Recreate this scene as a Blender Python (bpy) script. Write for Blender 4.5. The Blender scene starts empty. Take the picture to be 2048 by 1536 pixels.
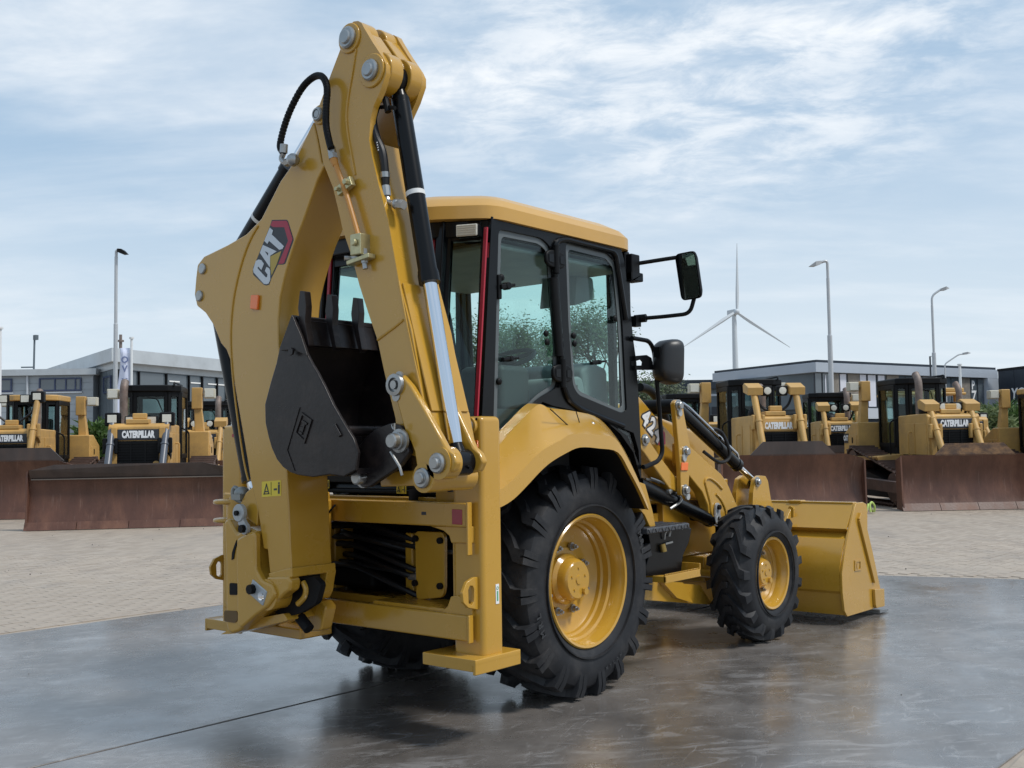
import bpy, bmesh, math, random
from mathutils import Vector, Matrix
from mathutils.geometry import tessellate_polygon
rnd = random.Random(7)
R = math.radians
scn = bpy.context.scene
COL = scn.collection

# ------------------------------------------------------------------ camera
cam_d = bpy.data.cameras.new("camera")
cam_d.sensor_width = 36.0
cam_d.lens = 37.542
cam_d.clip_start = 0.1
cam_d.clip_end = 6000
cam = bpy.data.objects.new("camera", cam_d)
COL.objects.link(cam)
cam.matrix_world = Matrix.Translation((-5.235,-4.684,1.512)) @ Matrix(((0.636603,-0.034068,-0.770439),(-0.771045,-0.047592,-0.634999),(-0.015033,0.998286,-0.056565))).to_4x4()
scn.camera = cam

# ------------------------------------------------------------------ sky, sun, exposure
SUN_EL, SUN_AZ = R(56), R(-72)          # azimuth measured from +X towards +Y
world = bpy.data.worlds.new("World")
scn.world = world
world.use_nodes = True
def build_world():
    nt = world.node_tree
    nt.nodes.clear()
    N = nt.nodes.new; L = nt.links.new
    out = N("ShaderNodeOutputWorld"); bg = N("ShaderNodeBackground"); bg.inputs[1].default_value = 0.092
    sky = N("ShaderNodeTexSky"); sky.sky_type = 'NISHITA'; sky.sun_disc = False
    sky.sun_elevation = SUN_EL; sky.sun_rotation = R(90) - SUN_AZ
    sky.air_density = 1.0; sky.dust_density = 1.6; sky.ozone_density = 1.5
    tc = N("ShaderNodeTexCoord")
    sep = N("ShaderNodeSeparateXYZ"); L(tc.outputs['Generated'], sep.inputs[0])
    zz = N("ShaderNodeMath"); zz.operation = 'MAXIMUM'; zz.inputs[1].default_value = 0.0; L(sep.outputs[2], zz.inputs[0])
    za = N("ShaderNodeMath"); za.operation = 'ADD'; za.inputs[1].default_value = 0.16; L(zz.outputs[0], za.inputs[0])
    dv = []
    for i in (0, 1):
        d = N("ShaderNodeMath"); d.operation = 'DIVIDE'; L(sep.outputs[i], d.inputs[0]); L(za.outputs[0], d.inputs[1]); dv.append(d)
    cmb = N("ShaderNodeCombineXYZ"); L(dv[0].outputs[0], cmb.inputs[0]); L(dv[1].outputs[0], cmb.inputs[1])
    def noise(scale, det, rough, rot, sx, sy, off, dist=0.0):
        mp = N("ShaderNodeMapping"); mp.vector_type = 'TEXTURE'; mp.inputs['Rotation'].default_value = (0, 0, rot)
        mp.inputs['Scale'].default_value = (1/sx, 1/sy, 1); mp.inputs['Location'].default_value = off
        L(cmb.outputs[0], mp.inputs[0])
        n = N("ShaderNodeTexNoise"); n.inputs['Scale'].default_value = scale; n.inputs['Detail'].default_value = det
        n.inputs['Roughness'].default_value = rough; n.inputs['Distortion'].default_value = dist
        L(mp.outputs[0], n.inputs['Vector']); return n.outputs[0]
    def ramp(x, a, b):
        m = N("ShaderNodeMapRange"); m.interpolation_type = 'SMOOTHSTEP'
        m.inputs[1].default_value = a; m.inputs[2].default_value = b; L(x, m.inputs[0]); return m.outputs[0]
    def mth(op, a, b):
        m = N("ShaderNodeMath"); m.operation = op
        for i, v in ((0, a), (1, b)):
            if isinstance(v, (int, float)): m.inputs[i].default_value = v
            else: L(v, m.inputs[i])
        return m.outputs[0]
    big = ramp(noise(0.62, 6, 0.60, R(-46), 0.8, 1.35, (3.1, 0.4, 0), 0.15), 0.42, 0.64)
    streak = ramp(noise(1.2, 7, 0.60, R(-52), 0.40, 1.7, (1.7, 5.3, 0), 0.2), 0.47, 0.70)
    rip = ramp(noise(6.0, 6, 0.64, R(-60), 0.95, 1.25, (0.3, 2.2, 0), 0.35), 0.36, 0.66)
    veil = ramp(noise(0.5, 3, 0.5, 0, 1, 1, (7.7, 1.2, 0)), 0.30, 0.62)
    def bank(cx, cy, r0, r1):
        d = N("ShaderNodeVectorMath"); d.operation = 'DISTANCE'; d.inputs[1].default_value = (cx, cy, 0); L(cmb.outputs[0], d.inputs[0])
        wob = mth('ADD', d.outputs['Value'], mth('MULTIPLY', mth('SUBTRACT', wobble, 0.5), 0.9))
        return mth('SUBTRACT', 1.0, ramp(wob, r0, r1))
    wobble = noise(1.6, 5, 0.6, R(-50), 0.8, 1.3, (4.4, 2.1, 0))
    soft = ramp(noise(2.6, 6, 0.62, R(-50), 0.85, 1.3, (2.3, 7.7, 0), 0.2), 0.32, 0.70)
    mottled = mth('MULTIPLY', bank(1.72, 0.92, 0.25, 0.85), mth('ADD', mth('MULTIPLY', rip, 0.62), mth('MULTIPLY', soft, 0.38)))
    smooth = mth('MULTIPLY', bank(0.92, 1.52, 0.10, 0.58), mth('ADD', mth('MULTIPLY', soft, 0.50), 0.32))
    body = mth('MULTIPLY', big, mth('ADD', mth('MULTIPLY', soft, 0.40), mth('MULTIPLY', rip, 0.14)))
    cov = mth('ADD', mth('MULTIPLY', mottled, 0.80), mth('MULTIPLY', smooth, 0.95))
    cov = mth('ADD', cov, mth('MULTIPLY', streak, 0.24))
    cov = mth('ADD', cov, mth('MULTIPLY', body, 0.55))
    cov = mth('MINIMUM', mth('ADD', cov, mth('MULTIPLY', veil, 0.16)), 0.97)
    hz = N("ShaderNodeMapRange"); hz.inputs[1].default_value = 0.0; hz.inputs[2].default_value = 0.30
    hz.inputs[3].default_value = 0.85; hz.inputs[4].default_value = 0.0; hz.interpolation_type = 'SMOOTHSTEP'; L(sep.outputs[2], hz.inputs[0])
    base = N("ShaderNodeMixRGB"); L(hz.outputs[0], base.inputs[0]); base.inputs[2].default_value = (6.5, 7.3, 7.9, 1)
    gam = N("ShaderNodeMixRGB"); gam.blend_type = 'MIX'; gam.inputs[0].default_value = 0.72; gam.inputs[2].default_value = (3.5, 5.15, 6.9, 1)
    L(sky.outputs[0], gam.inputs[1]); L(gam.outputs[0], base.inputs[1])
    mix = N("ShaderNodeMixRGB"); L(cov, mix.inputs[0]); L(base.outputs[0], mix.inputs[1])
    mix.inputs[2].default_value = (8.3, 8.6, 8.9, 1)
    L(mix.outputs[0], bg.inputs[0]); L(bg.outputs[0], out.inputs[0])
build_world()
sun_d = bpy.data.lights.new("sun", 'SUN')
sun_d.energy = 2.2; sun_d.angle = R(11); sun_d.color = (1.0, 0.965, 0.91)
sun = bpy.data.objects.new("sun", sun_d); COL.objects.link(sun)
sv = Vector((math.cos(SUN_EL)*math.cos(SUN_AZ), math.cos(SUN_EL)*math.sin(SUN_AZ), math.sin(SUN_EL)))
sun.rotation_euler = sv.to_track_quat('Z', 'Y').to_euler()
sun.location = sv*40
vs = scn.view_settings
scn.display_settings.display_device = 'sRGB'
vs.view_transform = 'Standard'; vs.look = 'None'; vs.gamma = 1; vs.exposure = 0.36; vs.use_curve_mapping = False
scn.cycles.max_bounces = 8; scn.cycles.transparent_max_bounces = 16

# ------------------------------------------------------------------ materials
def mat(name, col, rough=0.5, scuff=None, metal=0.0, spec=0.5, var=0.0, vscale=6.0, dirt=None, dirt_amt=0.0, dirt_scale=2.5, bump=0.0, bscale=60.0, coat=0.0, rvar=0.0, stretch=(1, 1, 1)):
    m = bpy.data.materials.new(name); m.use_nodes = True
    nt = m.node_tree; P = nt.nodes['Principled BSDF']; N = nt.nodes.new; L = nt.links.new
    P.inputs['Base Color'].default_value = (*col, 1); P.inputs['Roughness'].default_value = rough
    P.inputs['Metallic'].default_value = metal; P.inputs['Specular IOR Level'].default_value = spec
    if coat: P.inputs['Coat Weight'].default_value = coat; P.inputs['Coat Roughness'].default_value = 0.12
    if var or dirt or bump or rvar:
        tc = N("ShaderNodeTexCoord"); mp = N("ShaderNodeMapping"); mp.inputs['Scale'].default_value = stretch
        L(tc.outputs['Object'], mp.inputs[0])
    if var or dirt or rvar:
        n = N("ShaderNodeTexNoise"); n.inputs['Scale'].default_value = vscale; n.inputs['Detail'].default_value = 6; n.inputs['Roughness'].default_value = 0.62
        L(mp.outputs[0], n.inputs['Vector'])
        cur = None
        if var:
            r = N("ShaderNodeMixRGB"); L(n.outputs[0], r.inputs[0])
            a = [max(0, c*(1-var)) for c in col]; b = [c*(1+var) for c in col]
            cr = N("ShaderNodeMapRange"); cr.inputs[1].default_value = 0.3; cr.inputs[2].default_value = 0.7; L(n.outputs[0], cr.inputs[0]); L(cr.outputs[0], r.inputs[0])
            r.inputs[1].default_value = (*a, 1); r.inputs[2].default_value = (*b, 1); cur = r.outputs[0]
        if dirt:
            n2 = N("ShaderNodeTexNoise"); n2.inputs['Scale'].default_value = dirt_scale; n2.inputs['Detail'].default_value = 9; n2.inputs['Roughness'].default_value = 0.7
            L(mp.outputs[0], n2.inputs['Vector'])
            mr = N("ShaderNodeMapRange"); mr.interpolation_type = 'SMOOTHSTEP'; mr.inputs[1].default_value = 0.45; mr.inputs[2].default_value = 0.72; mr.inputs[4].default_value = dirt_amt
            L(n2.outputs[0], mr.inputs[0])
            r2 = N("ShaderNodeMixRGB"); L(mr.outputs[0], r2.inputs[0]); r2.inputs[2].default_value = (*dirt, 1)
            if cur: L(cur, r2.inputs[1])
            else: r2.inputs[1].default_value = (*col, 1)
            cur = r2.outputs[0]
        if scuff:
            m3 = N("ShaderNodeMapping"); m3.inputs['Scale'].default_value = scuff[1]; L(tc.outputs['Object'], m3.inputs[0])
            n3 = N("ShaderNodeTexNoise"); n3.inputs['Scale'].default_value = 3.0; n3.inputs['Detail'].default_value = 8; n3.inputs['Roughness'].default_value = 0.7; L(m3.outputs[0], n3.inputs['Vector'])
            r4 = N("ShaderNodeMapRange"); r4.interpolation_type = 'SMOOTHSTEP'; r4.inputs[1].default_value = 0.56; r4.inputs[2].default_value = 0.74; r4.inputs[4].default_value = scuff[2]; L(n3.outputs[0], r4.inputs[0])
            r3 = N("ShaderNodeMixRGB"); L(r4.outputs[0], r3.inputs[0]); L(cur, r3.inputs[1]); r3.inputs[2].default_value = (*scuff[0], 1); cur = r3.outputs[0]
        if cur: L(cur, P.inputs['Base Color'])
        if rvar:
            mr = N("ShaderNodeMapRange"); mr.inputs[1].default_value = 0.3; mr.inputs[2].default_value = 0.7
            mr.inputs[3].default_value = max(0.02, rough-rvar); mr.inputs[4].default_value = min(1, rough+rvar)
            L(n.outputs[0], mr.inputs[0]); L(mr.outputs[0], P.inputs['Roughness'])
    if bump:
        n = N("ShaderNodeTexNoise"); n.inputs['Scale'].default_value = bscale; n.inputs['Detail'].default_value = 4
        L(mp.outputs[0], n.inputs['Vector'])
        b = N("ShaderNodeBump"); b.inputs['Strength'].default_value = bump; b.inputs['Distance'].default_value = 0.01
        L(n.outputs[0], b.inputs['Height']); L(b.outputs[0], P.inputs['Normal'])
    return m
def glass(name, tint, refl=0.9, rough=0.0):
    m = bpy.data.materials.new(name); m.use_nodes = True
    nt = m.node_tree; nt.nodes.clear(); N = nt.nodes.new; L = nt.links.new
    o = N("ShaderNodeOutputMaterial"); mx = N("ShaderNodeMixShader"); t = N("ShaderNodeBsdfTransparent"); g = N("ShaderNodeBsdfGlossy")
    t.inputs[0].default_value = (*tint, 1); g.inputs[0].default_value = (refl, refl, refl, 1); g.inputs['Roughness'].default_value = rough
    w = N("ShaderNodeLayerWeight"); w.inputs[0].default_value = 0.5
    p5 = N("ShaderNodeMath"); p5.operation = 'POWER'; p5.inputs[1].default_value = 4.0; L(w.outputs['Facing'], p5.inputs[0])
    f = N("ShaderNodeMath"); f.operation = 'MULTIPLY_ADD'; f.inputs[1].default_value = 0.65; f.inputs[2].default_value = 0.022; L(p5.outputs[0], f.inputs[0])
    L(f.outputs[0], mx.inputs[0]); L(t.outputs[0], mx.inputs[1]); L(g.outputs[0], mx.inputs[2]); L(mx.outputs[0], o.inputs[0])
    return m
Y = mat("yellow_paint", (0.475, 0.260, 0.028), 0.25, spec=0.5, var=0.07, vscale=1.6, dirt=(0.44, 0.25, 0.06), dirt_amt=0.2, dirt_scale=3.2, coat=0.5, rvar=0.08, bump=0.10, bscale=5)
YW = mat("worn_yellow_paint", (0.50, 0.29, 0.085), 0.50, var=0.14, vscale=1.6, dirt=(0.20, 0.13, 0.07), dirt_amt=0.45, dirt_scale=2.2)
YF = mat("faded_yellow_paint", (0.50, 0.295, 0.085), 0.5, var=0.14, vscale=1.6, dirt=(0.24, 0.16, 0.085), dirt_amt=0.40, dirt_scale=2.0)
ORT = mat("ochre_steel_line", (0.50, 0.22, 0.035), 0.4, spec=0.5, var=0.1)
BK = mat("black_paint", (0.0035, 0.004, 0.005), 0.26, spec=0.22, var=0.2, vscale=4)
BKM = mat("black_matte", (0.0045, 0.005, 0.006), 0.5, spec=0.18, var=0.25, vscale=5)
BKI = mat("black_iron", (0.013, 0.010, 0.0102), 0.34, spec=0.38, var=0.4, vscale=5, dirt=(0.034, 0.024, 0.021), dirt_amt=0.75, dirt_scale=6, bump=0.1, bscale=40, scuff=((0.075, 0.062, 0.055), (1.2, 1.2, 3), 0.5))
DKV = mat("dark_parts_and_shade", (0.006, 0.006, 0.007), 0.6, spec=0.2)  # near black for hidden parts, also stands in for shade in recesses
RUB = mat("tyre_rubber", (0.015, 0.016, 0.019), 0.58, spec=0.32, var=0.25, vscale=8, dirt=(0.070, 0.064, 0.058), dirt_amt=0.40, dirt_scale=4, bump=0.08, bscale=120)
HOSE = mat("hose_rubber", (0.008, 0.008, 0.009), 0.42, spec=0.35)
CHR = mat("chrome_rod", (0.72, 0.74, 0.77), 0.10, metal=1.0)
ZN = mat("zinc_steel", (0.36, 0.365, 0.36), 0.36, metal=0.9, var=0.1, vscale=20)
ZNY = mat("yellow_zinc", (0.48, 0.44, 0.26), 0.38, metal=0.7, var=0.15, vscale=30)
PLT = mat("grey_plate", (0.40, 0.42, 0.43), 0.45, metal=0.3)
ORG = mat("amber_reflector", (0.85, 0.16, 0.012), 0.22, spec=0.6, coat=0.5)
RED = mat("red_reflector", (0.30, 0.006, 0.030), 0.22, coat=0.5)
RDS = mat("red_seal", (0.36, 0.010, 0.028), 0.4)
WHT = mat("white_print", (0.78, 0.79, 0.80), 0.45)
SIL = mat("silver_print", (0.56, 0.60, 0.64), 0.35)
DKP = mat("dark_print", (0.020, 0.024, 0.032), 0.4)
REDP = mat("red_print", (0.36, 0.02, 0.05), 0.4)
YLB = mat("yellow_label", (0.72, 0.55, 0.04), 0.45)
GRN = mat("green_print", (0.10, 0.35, 0.18), 0.5)
GLS = glass("tinted_cab_glass", (0.86, 0.965, 0.94))
GLD = glass("dark_glass", (0.80, 0.89, 0.88))
LENS = mat("lamp_lens", (0.62, 0.60, 0.52), 0.12, spec=0.8, coat=0.6, bump=0.5, bscale=90)
MIRR = mat("mirror_glass", (0.32, 0.36, 0.34), 0.02, metal=1.0)
INT = mat("grey_interior_plastic", (0.25, 0.265, 0.275), 0.6, var=0.1)
INTD = mat("dark_interior_plastic", (0.035, 0.038, 0.042), 0.6)
SEAT = mat("seat_fabric", (0.028, 0.030, 0.034), 0.9)
RUST = mat("rusty_blade_steel", (0.098, 0.043, 0.028), 0.44, spec=0.4, var=0.30, vscale=2.2, dirt=(0.185, 0.088, 0.050), dirt_amt=0.6, dirt_scale=1.1, bump=0.15, bscale=30, stretch=(1, 1, 0.35), rvar=0.14, scuff=((0.20, 0.125, 0.095), (1, 5, 0.5), 0.55))
RUSTD = mat("dark_blade_steel", (0.050, 0.036, 0.032), 0.5, var=0.3, vscale=3, dirt=(0.10, 0.055, 0.035), dirt_amt=0.4, dirt_scale=2, stretch=(1, 1, 0.35))
TRK = mat("rusty_track_steel", (0.105, 0.062, 0.048), 0.55, var=0.35, vscale=4, dirt=(0.05, 0.04, 0.035), dirt_amt=0.6, dirt_scale=3)
EXH = mat("weathered_exhaust", (0.20, 0.16, 0.14), 0.6, metal=0.3, var=0.3, vscale=8, dirt=(0.12, 0.07, 0.05), dirt_amt=0.7)
CYG = mat("slate_cylinder_paint", (0.085, 0.095, 0.115), 0.35)

# ------------------------------------------------------------------ mesh helpers
class MB:
    def __init__(s): s.v = []; s.f = []; s.mi = []; s.cur = 0
    def m(s, i): s.cur = i; return s
    def add(s, vs, fs):
        o = len(s.v); s.v += [tuple(v) for v in vs]
        s.f += [[i+o for i in f] for f in fs]; s.mi += [s.cur]*len(fs); return s
    def box(s, a, b):
        (x0, y0, z0), (x1, y1, z1) = a, b
        return s.add([(x0,y0,z0),(x1,y0,z0),(x1,y1,z0),(x0,y1,z0),(x0,y0,z1),(x1,y0,z1),(x1,y1,z1),(x0,y1,z1)],
                     [(0,3,2,1),(4,5,6,7),(0,1,5,4),(1,2,6,5),(2,3,7,6),(3,0,4,7)])
    def bar(s, p0, p1, w, h, up=(0, 0, 1), w1=None, h1=None):
        p0 = Vector(p0); p1 = Vector(p1); d = (p1-p0).normalized(); u = Vector(up)
        a = d.cross(u)
        if a.length < 1e-4: a = d.cross(Vector((1, 0, 0)))
        a.normalize(); b = a.cross(d)
        vs = []
        for p, ww, hh in ((p0, w, h), (p1, w1 or w, h1 or h)):
            vs += [p+a*(i*ww/2)+b*(j*hh/2) for i, j in ((-1,-1),(1,-1),(1,1),(-1,1))]
        return s.add(vs, [(0,1,2,3),(7,6,5,4),(0,4,5,1),(1,5,6,2),(2,6,7,3),(3,7,4,0)])
    def prism(s, ax, pts, a, b, holes=()):
        def P(p, t): return (t, p[0], p[1]) if ax == 'x' else (p[0], t, p[1]) if ax == 'y' else (p[0], p[1], t)
        n = len(pts)
        if not holes:
            return s.add([P(p, a) for p in pts]+[P(p, b) for p in pts],
                         [list(range(n)), list(range(2*n-1, n-1, -1))]+[(i, (i+1) % n, n+(i+1) % n, n+i) for i in range(n)])
        loops = [list(pts)]+[list(h) for h in holes]
        tri = tessellate_polygon([[Vector((p[0], p[1], 0)) for p in l] for l in loops])
        al = [p for l in loops for p in l]; n = len(al)
        fs = [tuple(t) for t in tri]+[tuple(n+i for i in reversed(t)) for t in tri]
        o = 0
        for l in loops:
            k = len(l); fs += [(o+i, o+(i+1) % k, n+o+(i+1) % k, n+o+i) for i in range(k)]; o += k
        return s.add([P(p, a) for p in al]+[P(p, b) for p in al], fs)
    def cyl(s, p0, p1, r, r1=None, n=20, cap=True):
        p0 = Vector(p0); p1 = Vector(p1); d = (p1-p0).normalized()
        a = d.orthogonal().normalized(); b = d.cross(a); r1 = r if r1 is None else r1
        vs = [p+(a*math.cos(t)+b*math.sin(t))*q for p, q in ((p0, r), (p1, r1)) for t in [2*math.pi*i/n for i in range(n)]]
        fs = [(i, (i+1) % n, n+(i+1) % n, n+i) for i in range(n)]
        if cap: fs += [list(range(n-1, -1, -1)), list(range(n, 2*n))]
        return s.add(vs, fs)
    def tube(s, pts, r, n=8, cap=True):
        pts = [Vector(p) for p in pts]; k = len(pts); vs = []; a = None
        for i, p in enumerate(pts):
            d = (pts[min(i+1, k-1)]-pts[max(i-1, 0)]).normalized()
            a = d.orthogonal().normalized() if a is None else (a-d*a.dot(d)).normalized()
            b = d.cross(a); rr = r[i] if isinstance(r, (list, tuple)) else r
            vs += [p+(a*math.cos(2*math.pi*j/n)+b*math.sin(2*math.pi*j/n))*rr for j in range(n)]
        fs = [(i*n+j, i*n+(j+1) % n, (i+1)*n+(j+1) % n, (i+1)*n+j) for i in range(k-1) for j in range(n)]
        if cap: fs += [list(range(n-1, -1, -1)), list(range((k-1)*n, k*n))]
        return s.add(vs, fs)
    def lathe(s, c, ax, prof, n=40, closed=False):
        c = Vector(c); d = Vector(ax).normalized(); a = d.orthogonal().normalized(); b = d.cross(a); k = len(prof); vs = []
        for (r, h) in prof:
            vs += [c+d*h+(a*math.cos(2*math.pi*j/n)+b*math.sin(2*math.pi*j/n))*r for j in range(n)]
        m = k if closed else k-1
        fs = [(i*n+j, i*n+(j+1) % n, ((i+1) % k)*n+(j+1) % n, ((i+1) % k)*n+j) for i in range(m) for j in range(n)]
        return s.add(vs, fs)
    def grid(s, rows):
        k = len(rows[0]); vs = [p for r in rows for p in r]
        return s.add(vs, [(i*k+j, i*k+j+1, (i+1)*k+j+1, (i+1)*k+j) for i in range(len(rows)-1) for j in range(k-1)])
    def quad(s, *p): return s.add(p, [list(range(len(p)))])
    def sphere(s, c, r, n=12, m=8, sc=(1, 1, 1)):
        prof = [(math.sin(math.pi*i/m), -math.cos(math.pi*i/m)) for i in range(m+1)]
        vs = [(c[0]+r*sc[0]*q*math.cos(2*math.pi*j/n), c[1]+r*sc[1]*q*math.sin(2*math.pi*j/n), c[2]+r*sc[2]*h) for q, h in prof for j in range(n)]
        return s.add(vs, [(i*n+j, i*n+(j+1) % n, (i+1)*n+(j+1) % n, (i+1)*n+j) for i in range(m) for j in range(n)])
    def mesh(s, name, mats, smooth=32, weld=True, recalc=True):
        me = bpy.data.meshes.new(name); me.from_pydata(s.v, [], s.f)
        for q in (mats if isinstance(mats, (list, tuple)) else [mats]): me.materials.append(q)
        me.polygons.foreach_set('material_index', s.mi)
        bm = bmesh.new(); bm.from_mesh(me)
        if weld: bmesh.ops.remove_doubles(bm, verts=bm.verts, dist=1e-5)
        if recalc: bmesh.ops.recalc_face_normals(bm, faces=bm.faces)
        bm.to_mesh(me); bm.free()
        if smooth:
            me.shade_smooth(); me.set_sharp_from_angle(angle=R(smooth))
        return me
    def build_each(s, name, mats, parent=None, **kw):
        """every loose piece becomes an object of its own"""
        par = list(range(len(s.v)))
        def fd(i):
            while par[i] != i: par[i] = par[par[i]]; i = par[i]
            return i
        for f in s.f:
            for i in f[1:]: par[fd(i)] = fd(f[0])
        grp = {}
        for f, mi in zip(s.f, s.mi): grp.setdefault(fd(f[0]), []).append((f, mi))
        out = []
        for g in grp.values():
            q = MB(); ids = {}
            for f, mi in g:
                for i in f:
                    if i not in ids: ids[i] = len(q.v); q.v.append(s.v[i])
                q.f.append([ids[i] for i in f]); q.mi.append(mi)
            out.append(q.build(name, mats, parent, **kw))
        return out
    def build(s, name, mats, parent=None, bevel=0.0, smooth=32, seg=2, loc=None, recalc=True):
        o = bpy.data.objects.new(name, s.mesh(name, mats, smooth, recalc=recalc)); COL.objects.link(o)
        if parent: o.parent = parent
        if loc: o.location = loc
        if bevel:
            b = o.modifiers.new("bevel", 'BEVEL'); b.width = bevel; b.segments = seg; b.limit_method = 'ANGLE'; b.angle_limit = R(38)
            b.harden_normals = True; b.use_clamp_overlap = True
        return o
def inst(name, me, parent=None, mw=None):
    o = bpy.data.objects.new(name, me); COL.objects.link(o)
    if parent: o.parent = parent
    if mw is not None: o.matrix_local = mw
    return o
def root(name, label, cat, loc=(0, 0, 0), rz=0.0, group=None):
    o = bpy.data.objects.new(name, None); COL.objects.link(o); o.location = loc; o.rotation_euler = (0, 0, rz)
    o['label'] = label; o['category'] = cat
    if group: o['group'] = group
    return o
def tag(o, label, cat, group=None):
    o['label'] = label; o['category'] = cat
    if group: o['group'] = group
    return o
def structure(o): o['kind'] = 'structure'; return o
def rnd_poly(pts, r, seg=4):
    """round every corner of an outline with radius r"""
    out = []; n = len(pts)
    for i in range(n):
        p = Vector(pts[i]); a = Vector(pts[i-1])-p; b = Vector(pts[(i+1) % n])-p
        t = min(r, a.length*0.45, b.length*0.45)
        A = p+a.normalized()*t; B = p+b.normalized()*t
        for k in range(seg+1):
            q = k/seg; out.append(tuple(A*(1-q)**2+p*2*q*(1-q)+B*q*q))
    return out
def smooth_path(pts, n=6):
    pts = [Vector(p) for p in pts]; out = []
    for i in range(len(pts)-1):
        p0 = pts[max(i-1, 0)]; p1 = pts[i]; p2 = pts[i+1]; p3 = pts[min(i+2, len(pts)-1)]
        for k in range(n):
            t = k/n
            out.append(0.5*((2*p1)+(p2-p0)*t+(2*p0-5*p1+4*p2-p3)*t*t+(3*p1-p0-3*p2+p3)*t**3))
    return out+[pts[-1]]
def rnd_path(pts, r, seg=5):
    pts = [Vector(p) for p in pts]; out = [pts[0]]
    for i in range(1, len(pts)-1):
        p = pts[i]; a = pts[i-1]-p; b = pts[i+1]-p; t = min(r, a.length*0.48, b.length*0.48)
        A = p+a.normalized()*t; B = p+b.normalized()*t
        for k in range(seg+1):
            q = k/seg; out.append(A*(1-q)**2+p*2*q*(1-q)+B*q*q)
    return out+[pts[-1]]
def mirrored(o, parent=None, name=None):
    """the same thing on the machine's other side: mesh reflected in the plane y = 0"""
    c = o.copy()
    if o.type == 'MESH':
        me = o.data.copy(); me.transform(Matrix.Diagonal((1, -1, 1, 1))); me.flip_normals(); c.data = me
    c.location = (o.location[0], -o.location[1], o.location[2])
    COL.objects.link(c); c.parent = parent or o.parent
    for ch in list(o.children): mirrored(ch, c)
    return c
def text_mesh(body, size, mats, origin, xdir, ydir, name='lettering', parent=None, depth=0.001, bold=0.0, sx=1.0, align='CENTER', shear=0.0, space=1.0):
    cu = bpy.data.curves.new(name, 'FONT'); cu.body = body; cu.size = size; cu.extrude = depth; cu.offset = bold
    cu.align_x = align; cu.align_y = 'CENTER'; cu.shear = shear; cu.space_character = space; cu.resolution_u = 3
    tmp = bpy.data.objects.new(name, cu); COL.objects.link(tmp)
    dg = bpy.context.evaluated_depsgraph_get(); dg.update()
    me = bpy.data.meshes.new_from_object(tmp.evaluated_get(dg))
    bpy.data.objects.remove(tmp); bpy.data.curves.remove(cu)
    X = Vector(xdir).normalized(); Z = X.cross(Vector(ydir)).normalized(); Yv = Z.cross(X)
    M = Matrix((( X[0]*sx, Yv[0], Z[0], origin[0]), (X[1]*sx, Yv[1], Z[1], origin[1]), (X[2]*sx, Yv[2], Z[2], origin[2]), (0, 0, 0, 1)))
    me.transform(M); me.materials.clear(); me.materials.append(mats)
    o = bpy.data.objects.new(name, me); COL.objects.link(o)
    if parent: o.parent = parent
    return o

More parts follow.
